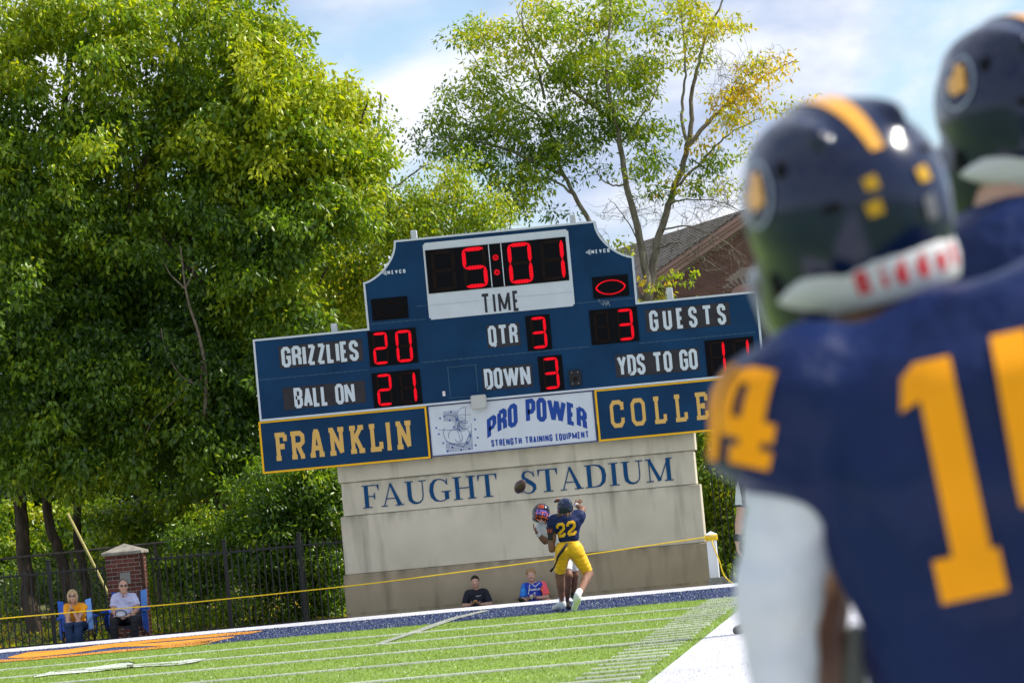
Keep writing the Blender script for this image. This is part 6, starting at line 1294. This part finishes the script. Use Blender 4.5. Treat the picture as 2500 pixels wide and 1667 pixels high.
# ---- camp chairs and the seated pair
m_blue = mat('canvas_blue', (.010, .065, .36), .75, .3, var=.2, vscale=7); m_ltblue = mat('canvas_light_blue', (.10, .26, .62), .7, .3); m_dkmesh = mat('mesh_plum', (.055, .04, .05), .8)
GZ = -.22
def camp_chair(label, x, Y, turn=0.0, sc=1.0):
    root = empty('camp_chair', (x, Y, GZ), label, 'chair', 'blue folding camp chairs by the pillar')
    c, s_ = math.cos(turn), math.sin(turn); W = lambda a, b, z: Vector((x+(a*c-b*s_)*sc, Y+(a*s_+b*c)*sc, GZ+z*sc))   # a right, b back
    def sheet_(name, P, m, th=.008):
        n_ = Vector((P[1]-P[0]).cross(P[3]-P[0])).normalized()*th; mb = MB(); q = list(P)+[p+n_ for p in P]; mb.add(q, [(0, 3, 2, 1), (4, 5, 6, 7), (0, 1, 5, 4), (1, 2, 6, 5), (2, 3, 7, 6), (3, 0, 4, 7)]); return mb.build(name, m, root)
    def sling(name, f_, m, nu=8, nv=6):
        mb = MB(); vs = [f_(i/nu, j/nv) for j in range(nv+1) for i in range(nu+1)]; mb.add(vs, [(j*(nu+1)+i, j*(nu+1)+i+1, (j+1)*(nu+1)+i+1, (j+1)*(nu+1)+i) for j in range(nv) for i in range(nu)]); return mb.build(name, m, root, True)
    sling('seat', lambda u, v: W(-.27+.54*u, -.22+.44*v, .42-.07*math.sin(math.pi*u)*(.6+.4*v)-.03*v), m_blue)
    sling('backrest', lambda u, v: W(-.28+.56*u, .22+.10*v, .40+.50*v-.03*math.sin(math.pi*u)*v+.03*(2*u-1)**2*v), m_dkmesh)
    for sg in (-1, 1):
        sling('back_edge', lambda u, v: W(sg*(.19+.10*u), .205+.10*v, .40+.52*v+.02*u), m_ltblue if sg > 0 else m_blue, 2, 5)
        sling('armrest', lambda u, v: W(sg*(.27+.085*u), -.27+.46*v, .63-.02*math.sin(math.pi*v)+.01*math.sin(math.pi*u)), m_blue, 3, 6)
        mb = MB(); mb.tube([W(sg*.315, -.27, .635), W(sg*.315, .24, .64)], .022, 8); mb.build('arm_tube', m_blue, root, True)
        sling('side_pocket', lambda u, v: W(sg*(.30+.02*math.sin(math.pi*v)), -.20+.34*u, .60-.36*v*(.7+.3*u)), m_blue, 5, 5)
        mb = MB(); pts = [W(sg*.31+.055*math.cos(a), -.24+.055*math.sin(a), .63) for a in [i*math.pi/6 for i in range(13)]]; mb.tube(pts, .006, 5); ch_ = mb.build('cup_holder', m_blue, root, True); mb = MB(); mb.tube([p-Vector((0, 0, .10*sc)) for p in pts], .004, 5); mb.build('lower_ring', m_blue, ch_, True)
    for a, b in (((-.27, -.24, .40), (.25, -.22, 0)), ((.27, -.24, .40), (-.25, -.22, 0)), ((-.27, .24, .40), (.25, .22, 0)), ((.27, .24, .40), (-.25, .22, 0)), ((-.27, -.24, .40), (-.25, .24, 0)), ((-.27, .24, .40), (-.25, -.24, 0)), ((.27, -.24, .40), (.25, .24, 0)), ((.27, .24, .40), (.25, -.24, 0)), ((-.28, .23, .40), (-.28, .33, .92)), ((.28, .23, .40), (.28, .33, .92)), ((-.30, -.24, .38), (-.31, -.25, .63)), ((.30, -.24, .38), (.31, -.25, .63))):
        mb = MB(); mb.tube([W(*a), W(*b)], .0105*sc, 6); mb.build('leg', m_gblack, root, True)
    return root, W
Yc = 72.75
xw = at(186, 1520, Yc).x; xm = at(304, 1510, Yc).x
ch1, W1 = camp_chair('blue folding camp chair under the woman in yellow, light blue stripe on its back', xw+.03, Yc, .30, 1.06)
ch2, W2 = camp_chair('blue folding camp chair under the man in the pale shirt', xm+.04, Yc, -.06, 1.14)
# woman
Jw = jset(Yc, dict(head=(177, 1456, -.30), neck=(182, 1470, -.2), chest=(188, 1492, -.08), pelvis=(195, 1524, .10), sL=(206, 1481, -.12), sR=(163, 1482, -.16), eL=(190, 1511, -.36), eR=(165, 1512, -.38), wL=(177, 1486, -.42), wR=(170, 1487, -.43),
     hipL=(203, 1527, .02), hipR=(185, 1527, .02), kL=(192, 1519, -.42), kR=(167, 1522, -.42), aL=(190, 1560, -.36), aR=(170, 1562, -.36)))
for k in 'LR': Jw['a'+k][2] = GZ+.08; Jw['t'+k] = Jw['a'+k]+V3(-.03, -.17, -.05)
pw_ = empty('person', (Jw['pelvis'][0], Jw['pelvis'][1], GZ), 'blond woman in yellow tee and sunglasses sitting with her chin on clasped hands', 'person')
Rw = frame((.10, -1, -.02), (0, 0, 1)); sw = .93
flesh('body', head_prims(Jw['head'], Rw, sw)+neck_prims(Jw, sw*.85)+torso_prims(Jw, sw*.82)[0]+arm_prims(Jw['sL'], Jw['eL'], Jw['wL'], .80)+arm_prims(Jw['sR'], Jw['eR'], Jw['wR'], .80)+leg_prims(Jw['hipL'], Jw['kL'], Jw['aL'], Jw['tL'], .9)+leg_prims(Jw['hipR'], Jw['kR'], Jw['aR'], Jw['tR'], .9)+hand_prims(Jw['wL'], (-.35, 0, 1), (-1, 0, 0), .85, .7, 1)+hand_prims(Jw['wR'], (.3, 0, 1), (1, 0, 0), .85, .7, -1), .0095, SK['tan'], pw_)
Tw, Rtw = torso_prims(Jw, sw*.92, .010, 1.05); m_yt = mat('tee_yellow', (.88, .36, .015), .8, .25, var=.12, vscale=8)
flesh('tee', Tw+[cone(Jw['sL'], Jw['sL']*.45+Jw['eL']*.55, .060, .060, .03, (0, 1)), cone(Jw['sR'], Jw['sR']*.45+Jw['eR']*.55, .060, .060, .03, (0, 1))], .009, m_yt, pw_, cuts=[(Jw['neck']+V3(0, 0, .01), (0, -.4, 1)), (Jw['pelvis']+V3(0, 0, -.03), (0, 0, -1))], disp=(.010, 18))
m_jean = mat('jeans', (.022, .045, .11), .85, .2, var=.35, vscale=9)
flesh('jeans', torso_prims(Jw, sw*.92, .010)[0][3:]+[cone(Jw['hip'+k], Jw['k'+k], .098, .082, .05) for k in 'LR']+[cone(Jw['k'+k], Jw['a'+k]+V3(0, 0, .03), .078, .085, .03, (0, 1)) for k in 'LR'], .0095, m_jean, pw_, disp=(.006, 15), cuts=[(Jw['pelvis']+V3(0, 0, .06), (0, 0, 1))])
for k in 'LR': flesh('shoe', foot_prims(Jw['a'+k], Jw['t'+k], .85, .008), .009, mat('shoe_tan', (.22, .14, .09), .7), pw_)
c, f, l, u = Jw['head'], Rw[:, 0], Rw[:, 1], Rw[:, 2]
flesh('hair', [ell(c+u*.035-f*.012, (.108, .092, .100), Rw, .03), ell(c-u*.03+l*.068-f*.01, (.070, .030, .085), Rw, .03), ell(c-u*.03-l*.068-f*.01, (.070, .030, .085), Rw, .03), ell(c-u*.03-f*.06, (.050, .080, .085), Rw, .03)], .007, mat('hair_ashblond', (.48, .33, .17), .6, var=.5, vscale=50, stretch=(1, 1, .2)), pw_, subs=[box_(c+f*.10-u*.05, V3(.075, .062, .11), Rw, rd=.03)], disp=(.004, 40))
face_parts(c, Rw, sw, pw_, glasses=True)
flesh('watch', [cone(Jw['wL']-V3(0, 0, .03), Jw['wL']-V3(0, 0, .005), .028, .027, .005, (1, 1))], .006, m_shoe, pw_)
# man
Jm = jset(Yc, dict(head=(301, 1431, -.22), neck=(303, 1449, -.08), chest=(304, 1470, .02), pelvis=(305, 1510, .14), sL=(327, 1458, -.02), sR=(281, 1459, -.02), eL=(336, 1488, -.10), eR=(277, 1492, -.10), wL=(315, 1502, -.36), wR=(287, 1503, -.36),
     hipL=(317, 1512, .05), hipR=(292, 1512, .05), kL=(329, 1508, -.42), kR=(278, 1513, -.42), aL=(327, 1552, -.34), aR=(280, 1556, -.34)))
for k in 'LR': Jm['a'+k][2] = GZ+.09; Jm['t'+k] = Jm['a'+k]+V3(0, -.19, -.05)
pm = empty('person', (Jm['pelvis'][0], Jm['pelvis'][1], GZ), 'man in pale lavender polo, dark trousers and sunglasses sitting before the brick pillar', 'person')
Rm = frame((.28, -1, -.02), (0, 0, 1)); sm = 1.03
flesh('body', head_prims(Jm['head'], Rm, sm)+neck_prims(Jm, 1.1)+torso_prims(Jm, .93, 0, 1.0)[0]+arm_prims(Jm['sL'], Jm['eL'], Jm['wL'], 1.05)+arm_prims(Jm['sR'], Jm['eR'], Jm['wR'], 1.05)+leg_prims(Jm['hipL'], Jm['kL'], Jm['aL'], Jm['tL'], 1.05)+leg_prims(Jm['hipR'], Jm['kR'], Jm['aR'], Jm['tR'], 1.05)+hand_prims(Jm['wL'], (-.8, -.5, -.1), (0, .3, -1), 1.0, .8, 1)+hand_prims(Jm['wR'], (.8, -.5, -.1), (0, .3, -1), 1.0, .8, -1), .0095, SK['tan'], pm)
Tm, Rtm = torso_prims(Jm, 1.0, .014, 1.08); m_polo = mat('polo_lavender', (.50, .52, .72), .75, .25, var=.08, vscale=9)
flesh('polo', Tm+[cone(Jm['sL'], Jm['sL']*.35+Jm['eL']*.65, .070, .074, .03, (0, 1)), cone(Jm['sR'], Jm['sR']*.35+Jm['eR']*.65, .070, .074, .03, (0, 1)), ell(Jm['chest']-V3(0, .05, .17), (.15, .175, .13), Rtm, .08)], .009, m_polo, pm, cuts=[(Jm['neck']+V3(0, 0, .02), (0, -.5, 1)), (Jm['pelvis']+V3(0, 0, -.02), (0, 0, -1))], disp=(.011, 17))
mb = MB()
for sg in (-1, 1): b0 = Jm['neck']+V3(sg*.055, -.02, .03); mb.add([b0, b0+V3(-sg*.05, -.075, -.04), b0+V3(-sg*.01, -.085, -.08), b0+V3(sg*.03, -.03, -.02)], [(0, 1, 2, 3)])
mb.build('collar', m_polo, pm)
flesh('trousers', torso_prims(Jm, 1.05, .010)[0][3:]+[cone(Jm['hip'+k], Jm['k'+k], .108, .086, .05) for k in 'LR']+[cone(Jm['k'+k], Jm['a'+k]+V3(0, 0, .02), .080, .068, .03, (0, 1)) for k in 'LR'], .0095, mat('trousers_black', (.012, .013, .018), .8), pm, disp=(.005, 15), cuts=[(Jm['pelvis']+V3(0, 0, .06), (0, 0, 1))])
for k in 'LR': flesh('shoe', foot_prims(Jm['a'+k], Jm['t'+k], 1.05, .010), .009, m_shoe, pm)
c, f, l, u = Jm['head'], Rm[:, 0], Rm[:, 1], Rm[:, 2]
flesh('hair', [ell(c+u*.036-f*.022, V3(.098, .086, .094)*sm, Rm, .02)], .007, mat('hair_brown', (.085, .05, .03), .8, var=.4, vscale=50), pm, subs=[box_(c+f*.105-u*.03, V3(.09, .09, .10), Rm, rd=.02)], cuts=[(c-u*.030, -u)])
face_parts(c, Rm, sm, pm, glasses=True)
flesh('watch', [cone(Jm['wL']*.92+Jm['eL']*.08, Jm['wL']*.80+Jm['eL']*.20, .034, .034, .005, (1, 1))], .006, m_shoe, pm)
cp = V3(at(296, 1498, Yc-.50)); capo = flesh('cap', [ell(cp+V3(0, 0, .0), (.10, .08, .06), None, .02), ell(cp+V3(.02, -.05, -.03), (.06, .07, .02), None, .02)], .007, m_bag, None); tag(capo, 'white and navy cap held on the lap of the man in the pale shirt', 'cap')
mb = MB(); mb.tube(smooth_line([cp+V3(.105*math.cos(a), -.085*abs(math.sin(a))*.6-.03, .068*math.sin(a)+.005) for a in [i*math.pi/10-.6 for i in range(14)]], 30), .009, 6); mb.build('cap_band', mat('cap_navy', (.03, .03, .09), .7), capo, True)
# ================================================================ referee on the sideline
Yf = 41.6
m_strp = bpy.data.materials.new('referee_stripes'); m_strp.use_nodes = True; n = m_strp.node_tree.nodes; l = m_strp.node_tree.links
t = n.new('ShaderNodeTexCoord'); sp_ = n.new('ShaderNodeSeparateXYZ'); l.new(t.outputs['Object'], sp_.inputs[0]); ad = n.new('ShaderNodeMath'); ad.operation = 'MULTIPLY_ADD'; ad.inputs[1].default_value = 1.0; l.new(sp_.outputs[0], ad.inputs[0])
mu = n.new('ShaderNodeMath'); mu.operation = 'MULTIPLY'; mu.inputs[1].default_value = .6; l.new(sp_.outputs[1], mu.inputs[0]); l.new(mu.outputs[0], ad.inputs[2])
fr = n.new('ShaderNodeMath'); fr.operation = 'PINGPONG'; fr.inputs[1].default_value = .05; l.new(ad.outputs[0], fr.inputs[0]); gt_ = n.new('ShaderNodeMath'); gt_.operation = 'GREATER_THAN'; gt_.inputs[1].default_value = .025; l.new(fr.outputs[0], gt_.inputs[0])
mxs = n.new('ShaderNodeMix'); mxs.data_type = 'RGBA'; mxs.inputs[6].default_value = (.015, .015, .02, 1); mxs.inputs[7].default_value = (.62, .62, .68, 1); l.new(gt_.outputs[0], mxs.inputs['Factor']); l.new(mxs.outputs[2], n['Principled BSDF'].inputs['Base Color']); n['Principled BSDF'].inputs['Roughness'].default_value = .8
J = jset(Yf, dict(head=(1868, 1108, 0), neck=(1866, 1140, 0), chest=(1866, 1190, 0), pelvis=(1870, 1295, 0), sL=(1816, 1178, .10), sR=(1905, 1172, -.12), eL=(1808, 1262, .06), wL=(1800, 1322, .0), eR=(1915, 1255, -.1), wR=(1905, 1310, -.3),
     hipL=(1850, 1310, .05), hipR=(1885, 1306, -.05), kL=(1822, 1418, -.05), kR=(1890, 1410, -.1), aL=(1834, 1528, .12), aR=(1886, 1528, -.05), tL=(1797, 1545, .1), tR=(1862, 1545, .0)))
J['aL'][2] = .10; J['tL'][2] = .04; J['aR'][2] = .10; J['tR'][2] = .04
ref = empty('person', (J['pelvis'][0], J['pelvis'][1], 0), 'referee in black and white stripes and white trousers standing on the white sideline border', 'person')
Rr = frame((-.6, .8, 0), (0, 0, 1))
flesh('body', head_prims(J['head'], Rr)+neck_prims(J)+torso_prims(J)[0]+arm_prims(J['sL'], J['eL'], J['wL'], 1.1)+arm_prims(J['sR'], J['eR'], J['wR'])+leg_prims(J['hipL'], J['kL'], J['aL'], J['tL'])+leg_prims(J['hipR'], J['kR'], J['aR'], J['tR'])+hand_prims(J['wL'], (-.02, 0, -1), (1, .2, 0), 1.05, .5, 1)+hand_prims(J['wR'], (-.3, -.3, -1), (-1, 0, 0), 1, .5, -1), .0095, SK['pale'], ref)
flesh('shirt', torso_prims(J, 1, .02, 1.05)[0]+[cone(J['s'+k], J['s'+k]*.30+J['e'+k]*.70, .080, .072, .04, (0, 1)) for k in 'LR'], .0095, m_strp, ref, cuts=[(J['neck']+V3(0, 0, .01), (0, 0, 1)), (J['pelvis']+V3(0, 0, .0), (0, 0, -1))], disp=(.005, 15))
for k in 'LR': flesh('cuff', [cone(J['s'+k]*.34+J['e'+k]*.66, J['s'+k]*.28+J['e'+k]*.72, .075, .074, .01, (1, 1))], .008, m_shoe, ref)
flesh('wrist_band', [cone(J['wL'], J['wL']*.72+J['eL']*.28, .040, .044, .01, (1, 1))], .008, m_shoe, ref)
flesh('trousers', torso_prims(J, 1, .012)[0][3:]+[cone(J['hip'+k], J['k'+k], .108, .082, .05) for k in 'LR']+[cone(J['k'+k], J['a'+k]+V3(0, 0, .02), .078, .062, .03, (0, 1)) for k in 'LR'], .0095, m_wh, ref, disp=(.005, 14), cuts=[(J['pelvis']+V3(0, 0, .07), (0, 0, 1))])
flesh('side_stripe', [cone(J['hipL']+V3(-.098, .02, 0), J['kL']+V3(-.074, .03, 0), .018, .016, .02), cone(J['kL']+V3(-.074, .03, 0), J['aL']+V3(-.055, .03, .05), .016, .014, .02)], .007, m_shoe, ref)
for k in 'LR': flesh('shoe', foot_prims(J['a'+k], J['t'+k], 1.1, .012), .009, m_shoe, ref)
flesh('cap', [ell(J['head']+V3(0, 0, .07), (.11, .095, .07), Rr, .02), ell(J['head']+Rr[:, 0]*.12+V3(0, 0, .055), (.07, .07, .012), Rr, .02)], .009, m_shoe, ref, cuts=[(J['head']+V3(0, 0, .045), (0, 0, -1))])
face_parts(J['head'], Rr, 1, ref)

# ================================================================ the two players close to the camera
m_near = mat('jersey_navy_satin', (.001, .012, .074), .45, .25, sheen=.02, var=.15, vscale=5, bump=.55, bscale=9, bdist=.05)
m_near.node_tree.nodes['Principled BSDF'].inputs['Sheen Tint'].default_value = (.62, .70, 1, 1); m_near.node_tree.nodes['Principled BSDF'].inputs['Sheen Roughness'].default_value = .32
m_gnear = mat('number_gold_near', (.95, .36, .003), .6, .2); m_slv = mat('sleeve_white', (.72, .74, .84), .75, .25, sheen=.1, var=.10, vscale=6, vcol2=(.64, .64, .68), bump=.6, bscale=11, bdist=.03)
Yn = 5.0
J = jset(Yn, dict(neck=(2215, 850, .06), chest=(2440, 1080, .02), pelvis=(2560, 1830, .02), sL=(1925, 1030, 0), sR=(2900, 930, 0), eL=(1940, 1790, .0), wL=(2026, 1480, .14), eR=(3010, 1500, -.02), wR=(2920, 1900, .25)))
J['head'] = V3(at(2066, 548, Yn+.16)); pz = J['pelvis']
for k, sg in (('L', -1), ('R', 1)):
    J['hip'+k] = pz+V3(sg*.11, 0, -.06); J['k'+k] = V3(pz[0]+sg*.17, pz[1]+.06, .50); J['a'+k] = V3(pz[0]+sg*.20, pz[1]-.04, .10); J['t'+k] = V3(pz[0]+sg*.23, pz[1]+.14, .05)
n14 = empty('person', (pz[0], pz[1], 0), 'near player in navy jersey 14 with white arm sleeve, seen from behind out of focus', 'person')
Rh = frame((-.42, .90, -.06), (-.23, -.05, 1))
P14, Rt = torso_prims(J, 1.05, 0, 1.15)
prims = head_prims(J['head'], Rh, 1.0)+[cone(J['head']-Rh[:, 2]*.06, V3(at(2200, 800, Yn+.12)), .062, .070, .05)]+P14+[cone(J['sL'], at(1898, 1470, Yn-.01), .058, .036, .03), cone(at(1898, 1470, Yn-.01), J['eL'], .036, .030, .03), cone(J['eL'], J['wL'], .050, .027, .03)]+arm_prims(J['sR'], J['eR'], J['wR'], 1.1)+leg_prims(J['hipL'], J['kL'], J['aL'], J['tL'], 1.15)+leg_prims(J['hipR'], J['kR'], J['aR'], J['tR'], 1.15)
prims += [ell(at(2052, 1215, Yn+.0), (.040, .05, .06), None, .03)]
prims += hand_prims(J['wL'], nrm(V3(at(2045, 1390, Yn+.15))-J['wL']), (1, 0, .2), .85, .9, 1)+hand_prims(J['wR'], (-.3, .5, -.6), (-1, 0, 0), 1, .5, -1)
flesh('body', prims, .0095, SK['warm'], n14)
u14 = Rt[:, 2]
pads = [cone(at(1934, 1044, Yn), at(2004, 990, Yn), .093, .095, .06), cone(at(2004, 990, Yn), at(2150, 1005, Yn), .094, .085, .04), cone(at(2150, 1005, Yn), at(2370, 945, Yn), .085, .112, .04), cone(at(2370, 945, Yn), at(2620, 915, Yn), .112, .128, .06), cone(at(2620, 885, Yn), at(2880, 930, Yn), .128, .095, .06),
        ell(at(2440, 1075, Yn-.02), (.15, .245, .17), Rt, .06), ell(at(2455, 1250, Yn), (.135, .205, .20), Rt, .07), ell(at(2500, 1560, Yn), (.13, .195, .24), Rt, .07), ell(at(2540, 1790, Yn), (.135, .19, .12), Rt, .06),
        cone(at(1934, 1044, Yn), at(1902, 1164, Yn), .096, .090, .04, (0, 1)), cone(at(2890, 940, Yn), at(2990, 1180, Yn), .096, .085, .04, (0, 1)), ell(at(2240, 885, Yn+.06), (.070, .070, .03), Rt, .03), ell(at(2470, 985, Yn+.05), (.20, .20, .10), Rt, .05)]
jer = flesh('jersey', pads, .0085, m_near, n14, disp=(.012, 11), cuts=[(at(2550, 1960, Yn), -u14)])
flesh('undershirt_trim', [cone(at(1899, 1140, Yn), at(1897, 1152, Yn), .082, .080, .01, (1, 1))], .008, SK['warm'], jer)
bt = bvh(jer)
def fpx(a, b):
    r = ray(a, b); return Vector(CC+r*3.6), Vector(r)
o0 = np.array([2300., 1475.]); Rv = np.array([.977, -.21]); Uv = np.array([-.215, -.977])
lp = lambda x, y: tuple(o0+Rv*x+Uv*y)
for dg in ([[(0, 0), (165, 0), (165, 108), (0, 108)], [(50, 104), (145, 104), (148, 590), (56, 590)], [(2, 478), (60, 500), (60, 590), (20, 560)]],
           [[(240, 250), (330, 250), (345, 615), (255, 615)], [(240, 190), (560, 190), (560, 262), (240, 262)], [(410, 0), (500, 0), (500, 615), (410, 615)], [(340, 0), (570, 0), (570, 90), (340, 90)]]):
    stick('back_number', [[lp(*p) for p in q] for q in dg], fpx, bt, .006, m_gnear, jer, 12, 4)
# sleeve number wraps round the upper arm
a0, a1 = V3(at(1925, 1030, Yn)), V3(at(1898, 1158, Yn)); ax = nrm(a0-a1); sd = nrm(np.cross(ax, V3(0, 1, 0))); bk = nrm(np.cross(sd, ax)); bk = bk if bk[1] < 0 else -bk; sd = sd if sd[0] < 0 else -sd
def fsl(a, b):
    phi = a/.092; d = bk*math.cos(phi)+sd*math.sin(phi); p = a1+ax*b; return Vector(p+d*.3), Vector(-d)
four = [[(.0, .040), (.030, .040), (.030, .118), (.012, .118)], [(.0, .034), (.086, .034), (.086, .058), (.0, .058)], [(.044, .004), (.072, .004), (.072, .122), (.044, .122)], [(.026, .002), (.088, .002), (.088, .024), (.026, .024)], [(.012, .100), (.06, .100), (.06, .122), (.03, .122)]]
stick('sleeve_number', [[(.082-x*.85, y) for x, y in q] for q in four], fsl, bt, .005, m_gnear, jer, 6)
stick('sleeve_number', [[(.082+.040-x, y) for x, y in q] for q in [[(.0, 0), (.034, 0), (.034, .122), (.0, .122)]]], fsl, bt, .005, m_gnear, jer, 6)
flesh('arm_sleeve', [cone(at(1942, 1190, Yn), at(1900, 1470, Yn-.01), .066, .047, .03), cone(at(1900, 1470, Yn-.01), at(1915, 1740, Yn-.03), .047, .038, .03, (0, 1))], .0075, m_slv, n14, disp=(.004, 26))
flesh('pants', torso_prims(J, 1.05, .012, 1.1)[0][3:]+[cone(J['hip'+k], J['k'+k], .125, .085, .05) for k in 'LR']+[cone(J['k'+k], J['k'+k]*.8+J['a'+k]*.2, .082, .075, .02, (0, 1)) for k in 'LR'], .011, m_pantgold, n14, cuts=[(pz+V3(0, 0, .03), (0, 0, 1))])
for k in 'LR': flesh('shoe', foot_prims(J['a'+k], J['t'+k], 1.15, .012), .010, m_whsock, n14)
flesh('towel', [cone(at(2088, 1540, Yn+.10), at(2078, 1700, Yn+.10), .010, .020, .01), cone(at(2078, 1700, Yn+.10), at(2100, 2050, Yn+.08), .020, .03, .01)], .006, mat('towel_grey', (.27, .29, .25), .9), n14)
hm14 = helmet(J['head'], Rh, .0048, m_navyshell, m_silver, n14, s=1.04)
# second player further right
Y3 = 6.2
J = jset(Y3, dict(neck=(2490, 590, 0), chest=(2590, 860, 0), pelvis=(2600, 1500, 0), sL=(2395, 720, 0), sR=(2800, 700, 0), eL=(2380, 1100, -.05), wL=(2420, 1400, .1), eR=(2900, 1080, 0), wR=(2880, 1400, .1)))
J['head'] = V3(at(2492, 300, Y3+.10)); pz = J['pelvis'] = V3(J['pelvis'][0], J['pelvis'][1], 1.02)
for k, sg in (('L', -1), ('R', 1)):
    J['hip'+k] = pz+V3(sg*.11, 0, -.06); J['k'+k] = V3(pz[0]+sg*.13, pz[1]+.04, .54); J['a'+k] = V3(pz[0]+sg*.14, pz[1]-.04, .10); J['t'+k] = V3(pz[0]+sg*.16, pz[1]+.14, .05)
n2_ = empty('person', (pz[0], pz[1], 0), 'tall helmeted player in navy at the right edge, standing beyond the near player', 'person')
Rh = frame((-.52, .85, -.02), (-.08, 0, 1)); P_, Rt = torso_prims(J, 1.05, 0, 1.15)
flesh('body', head_prims(J['head'], Rh)+[cone(J['head']-Rh[:, 2]*.05, at(2480, 600, Y3), .066, .074, .05)]+P_+arm_prims(J['sL'], J['eL'], J['wL'], 1.1)+arm_prims(J['sR'], J['eR'], J['wR'], 1.1)+leg_prims(J['hipL'], J['kL'], J['aL'], J['tL'], 1.15)+leg_prims(J['hipR'], J['kR'], J['aR'], J['tR'], 1.15)+hand_prims(J['wL'], (.1, .3, -1), (1, 0, 0))+hand_prims(J['wR'], (.1, .3, -1), (-1, 0, 0), 1, .4, -1), .0105, SK['tan'], n2_)
flesh('jersey', [cone(at(2400, 712, Y3), at(2790, 700, Y3), .100, .100, .06), cone(at(2480, 690, Y3), at(2700, 680, Y3), .112, .112, .06), ell(J['chest']+V3(0, 0, .05), (.15, .22, .18), Rt, .07), ell((J['chest']+pz)/2, (.13, .19, .22), Rt, .07), ell(pz+V3(0, 0, .05), (.13, .18, .12), Rt, .06), cone(J['sL'], J['sL']*.5+J['eL']*.5, .095, .085, .04, (0, 1)), cone(J['sR'], J['sR']*.5+J['eR']*.5, .095, .085, .04, (0, 1))], .0095, m_near, n2_, disp=(.007, 11))
flesh('pants', torso_prims(J, 1.05, .012, 1.1)[0][3:]+[cone(J['hip'+k], J['k'+k], .125, .085, .05, (0, 1)) for k in 'LR'], .011, m_pantgold, n2_, cuts=[(pz+V3(0, 0, .03), (0, 0, 1))])
flesh('hair', [ell(J['head']-Rh[:, 0]*.03-Rh[:, 2]*.04, (.095, .080, .085), Rh, .03)], .008, mat('hair_near', (.035, .02, .012), .9), n2_)
for k in 'LR': flesh('shoe', foot_prims(J['a'+k], J['t'+k], 1.15, .012), .010, m_whsock, n2_)
helmet(J['head'], Rh, .0055, m_navyshell, m_silver, n2_, s=1.06)
# ================================================================ standing blades of the turf, too many to count
rb = np.random.default_rng(5); n = 120000
Yb = 30+41.7*rb.random(n)**.85; xl, xr_ = -.0165*Yb*0-(.34*Yb-7.3)*0, None
fx = np.array([gnd(0, 1600).x, gnd(0, 1600).y]); Xb = -Yb*.245+rb.random(n)*(Yb*.245-.2)
def zone(x, y):
    z = np.zeros(len(x), dtype=int); z[(y > GOAL)] = 1; z[y > END] = 2; z[x > SIDE] = 2; return z
zn = zone(Xb, Yb); hgt = (.014+.016*rb.random(n)); wid = .006+.008*rb.random(n); a = rb.random(n)*6.28; ln_ = rb.normal(size=(n, 2))*.010
B0 = np.stack([Xb-np.cos(a)*wid/2, Yb-np.sin(a)*wid/2, np.full(n, .004)], 1); B1 = np.stack([Xb+np.cos(a)*wid/2, Yb+np.sin(a)*wid/2, np.full(n, .004)], 1); Tp = np.stack([Xb+ln_[:, 0], Yb+ln_[:, 1], hgt], 1)
V = np.stack([B0, B1, Tp], 1).reshape(-1, 3); Fb = np.arange(n*3).reshape(-1, 3)
colr = np.array([(.235, .34, .036), (.018, .03, .10), (.58, .58, .62)])[zn]*np.where(zn == 2, .92+.16*rb.random(n), .70+.5*rb.random(n))[:, None]
spk = rb.random(n) < np.where(zn == 1, .08, .030); colr[spk] = (.80, .86, .72)  # scattered pale blades: sparkle put into the blade colour
# painted lines and yard numbers show through their blades
dl = (GOAL-5.2-Yb) % 4.572; on = (zn == 0) & (np.minimum(dl, 4.572-dl) < .07) & (Xb < SIDE-.13) & (Yb < GOAL-4); colr[on] = (.75, .77, .70)
gold = (zn == 1) & (Xb < -11.0) & (Yb > 62) & (Yb < 67.5); keepb = ~gold & ~((zn == 2) & (rb.random(n) < .75)); 
V = V.reshape(-1, 3, 3)[keepb].reshape(-1, 3); colr = colr[keepb]; Fb = np.arange(len(V)).reshape(-1, 3)
me = mesh_np('turf_blades', V, Fb); at_ = me.color_attributes.new('tint', 'FLOAT_COLOR', 'POINT'); at_.data.foreach_set('color', np.repeat(np.concatenate([colr, np.ones((len(colr), 1))], 1), 3, 0).astype(np.float32).ravel())
mbd = bpy.data.materials.new('turf_blade'); mbd.use_nodes = True; n_ = mbd.node_tree.nodes; l_ = mbd.node_tree.links; at2 = n_.new('ShaderNodeAttribute'); at2.attribute_name = 'tint'
pb = n_['Principled BSDF']; pb.inputs['Roughness'].default_value = .35; pb.inputs['Specular IOR Level'].default_value = .5; l_.new(at2.outputs['Color'], pb.inputs['Base Color']); tr_ = n_.new('ShaderNodeBsdfTranslucent'); l_.new(at2.outputs['Color'], tr_.inputs[0]); mxb = n_.new('ShaderNodeMixShader'); mxb.inputs[0].default_value = .45
l_.new(pb.outputs[0], mxb.inputs[1]); l_.new(tr_.outputs[0], mxb.inputs[2]); l_.new(mxb.outputs[0], n_['Material Output'].inputs['Surface'])
ob = link('turf_blades', me, fo, mbd); tag(ob, kind='stuff')
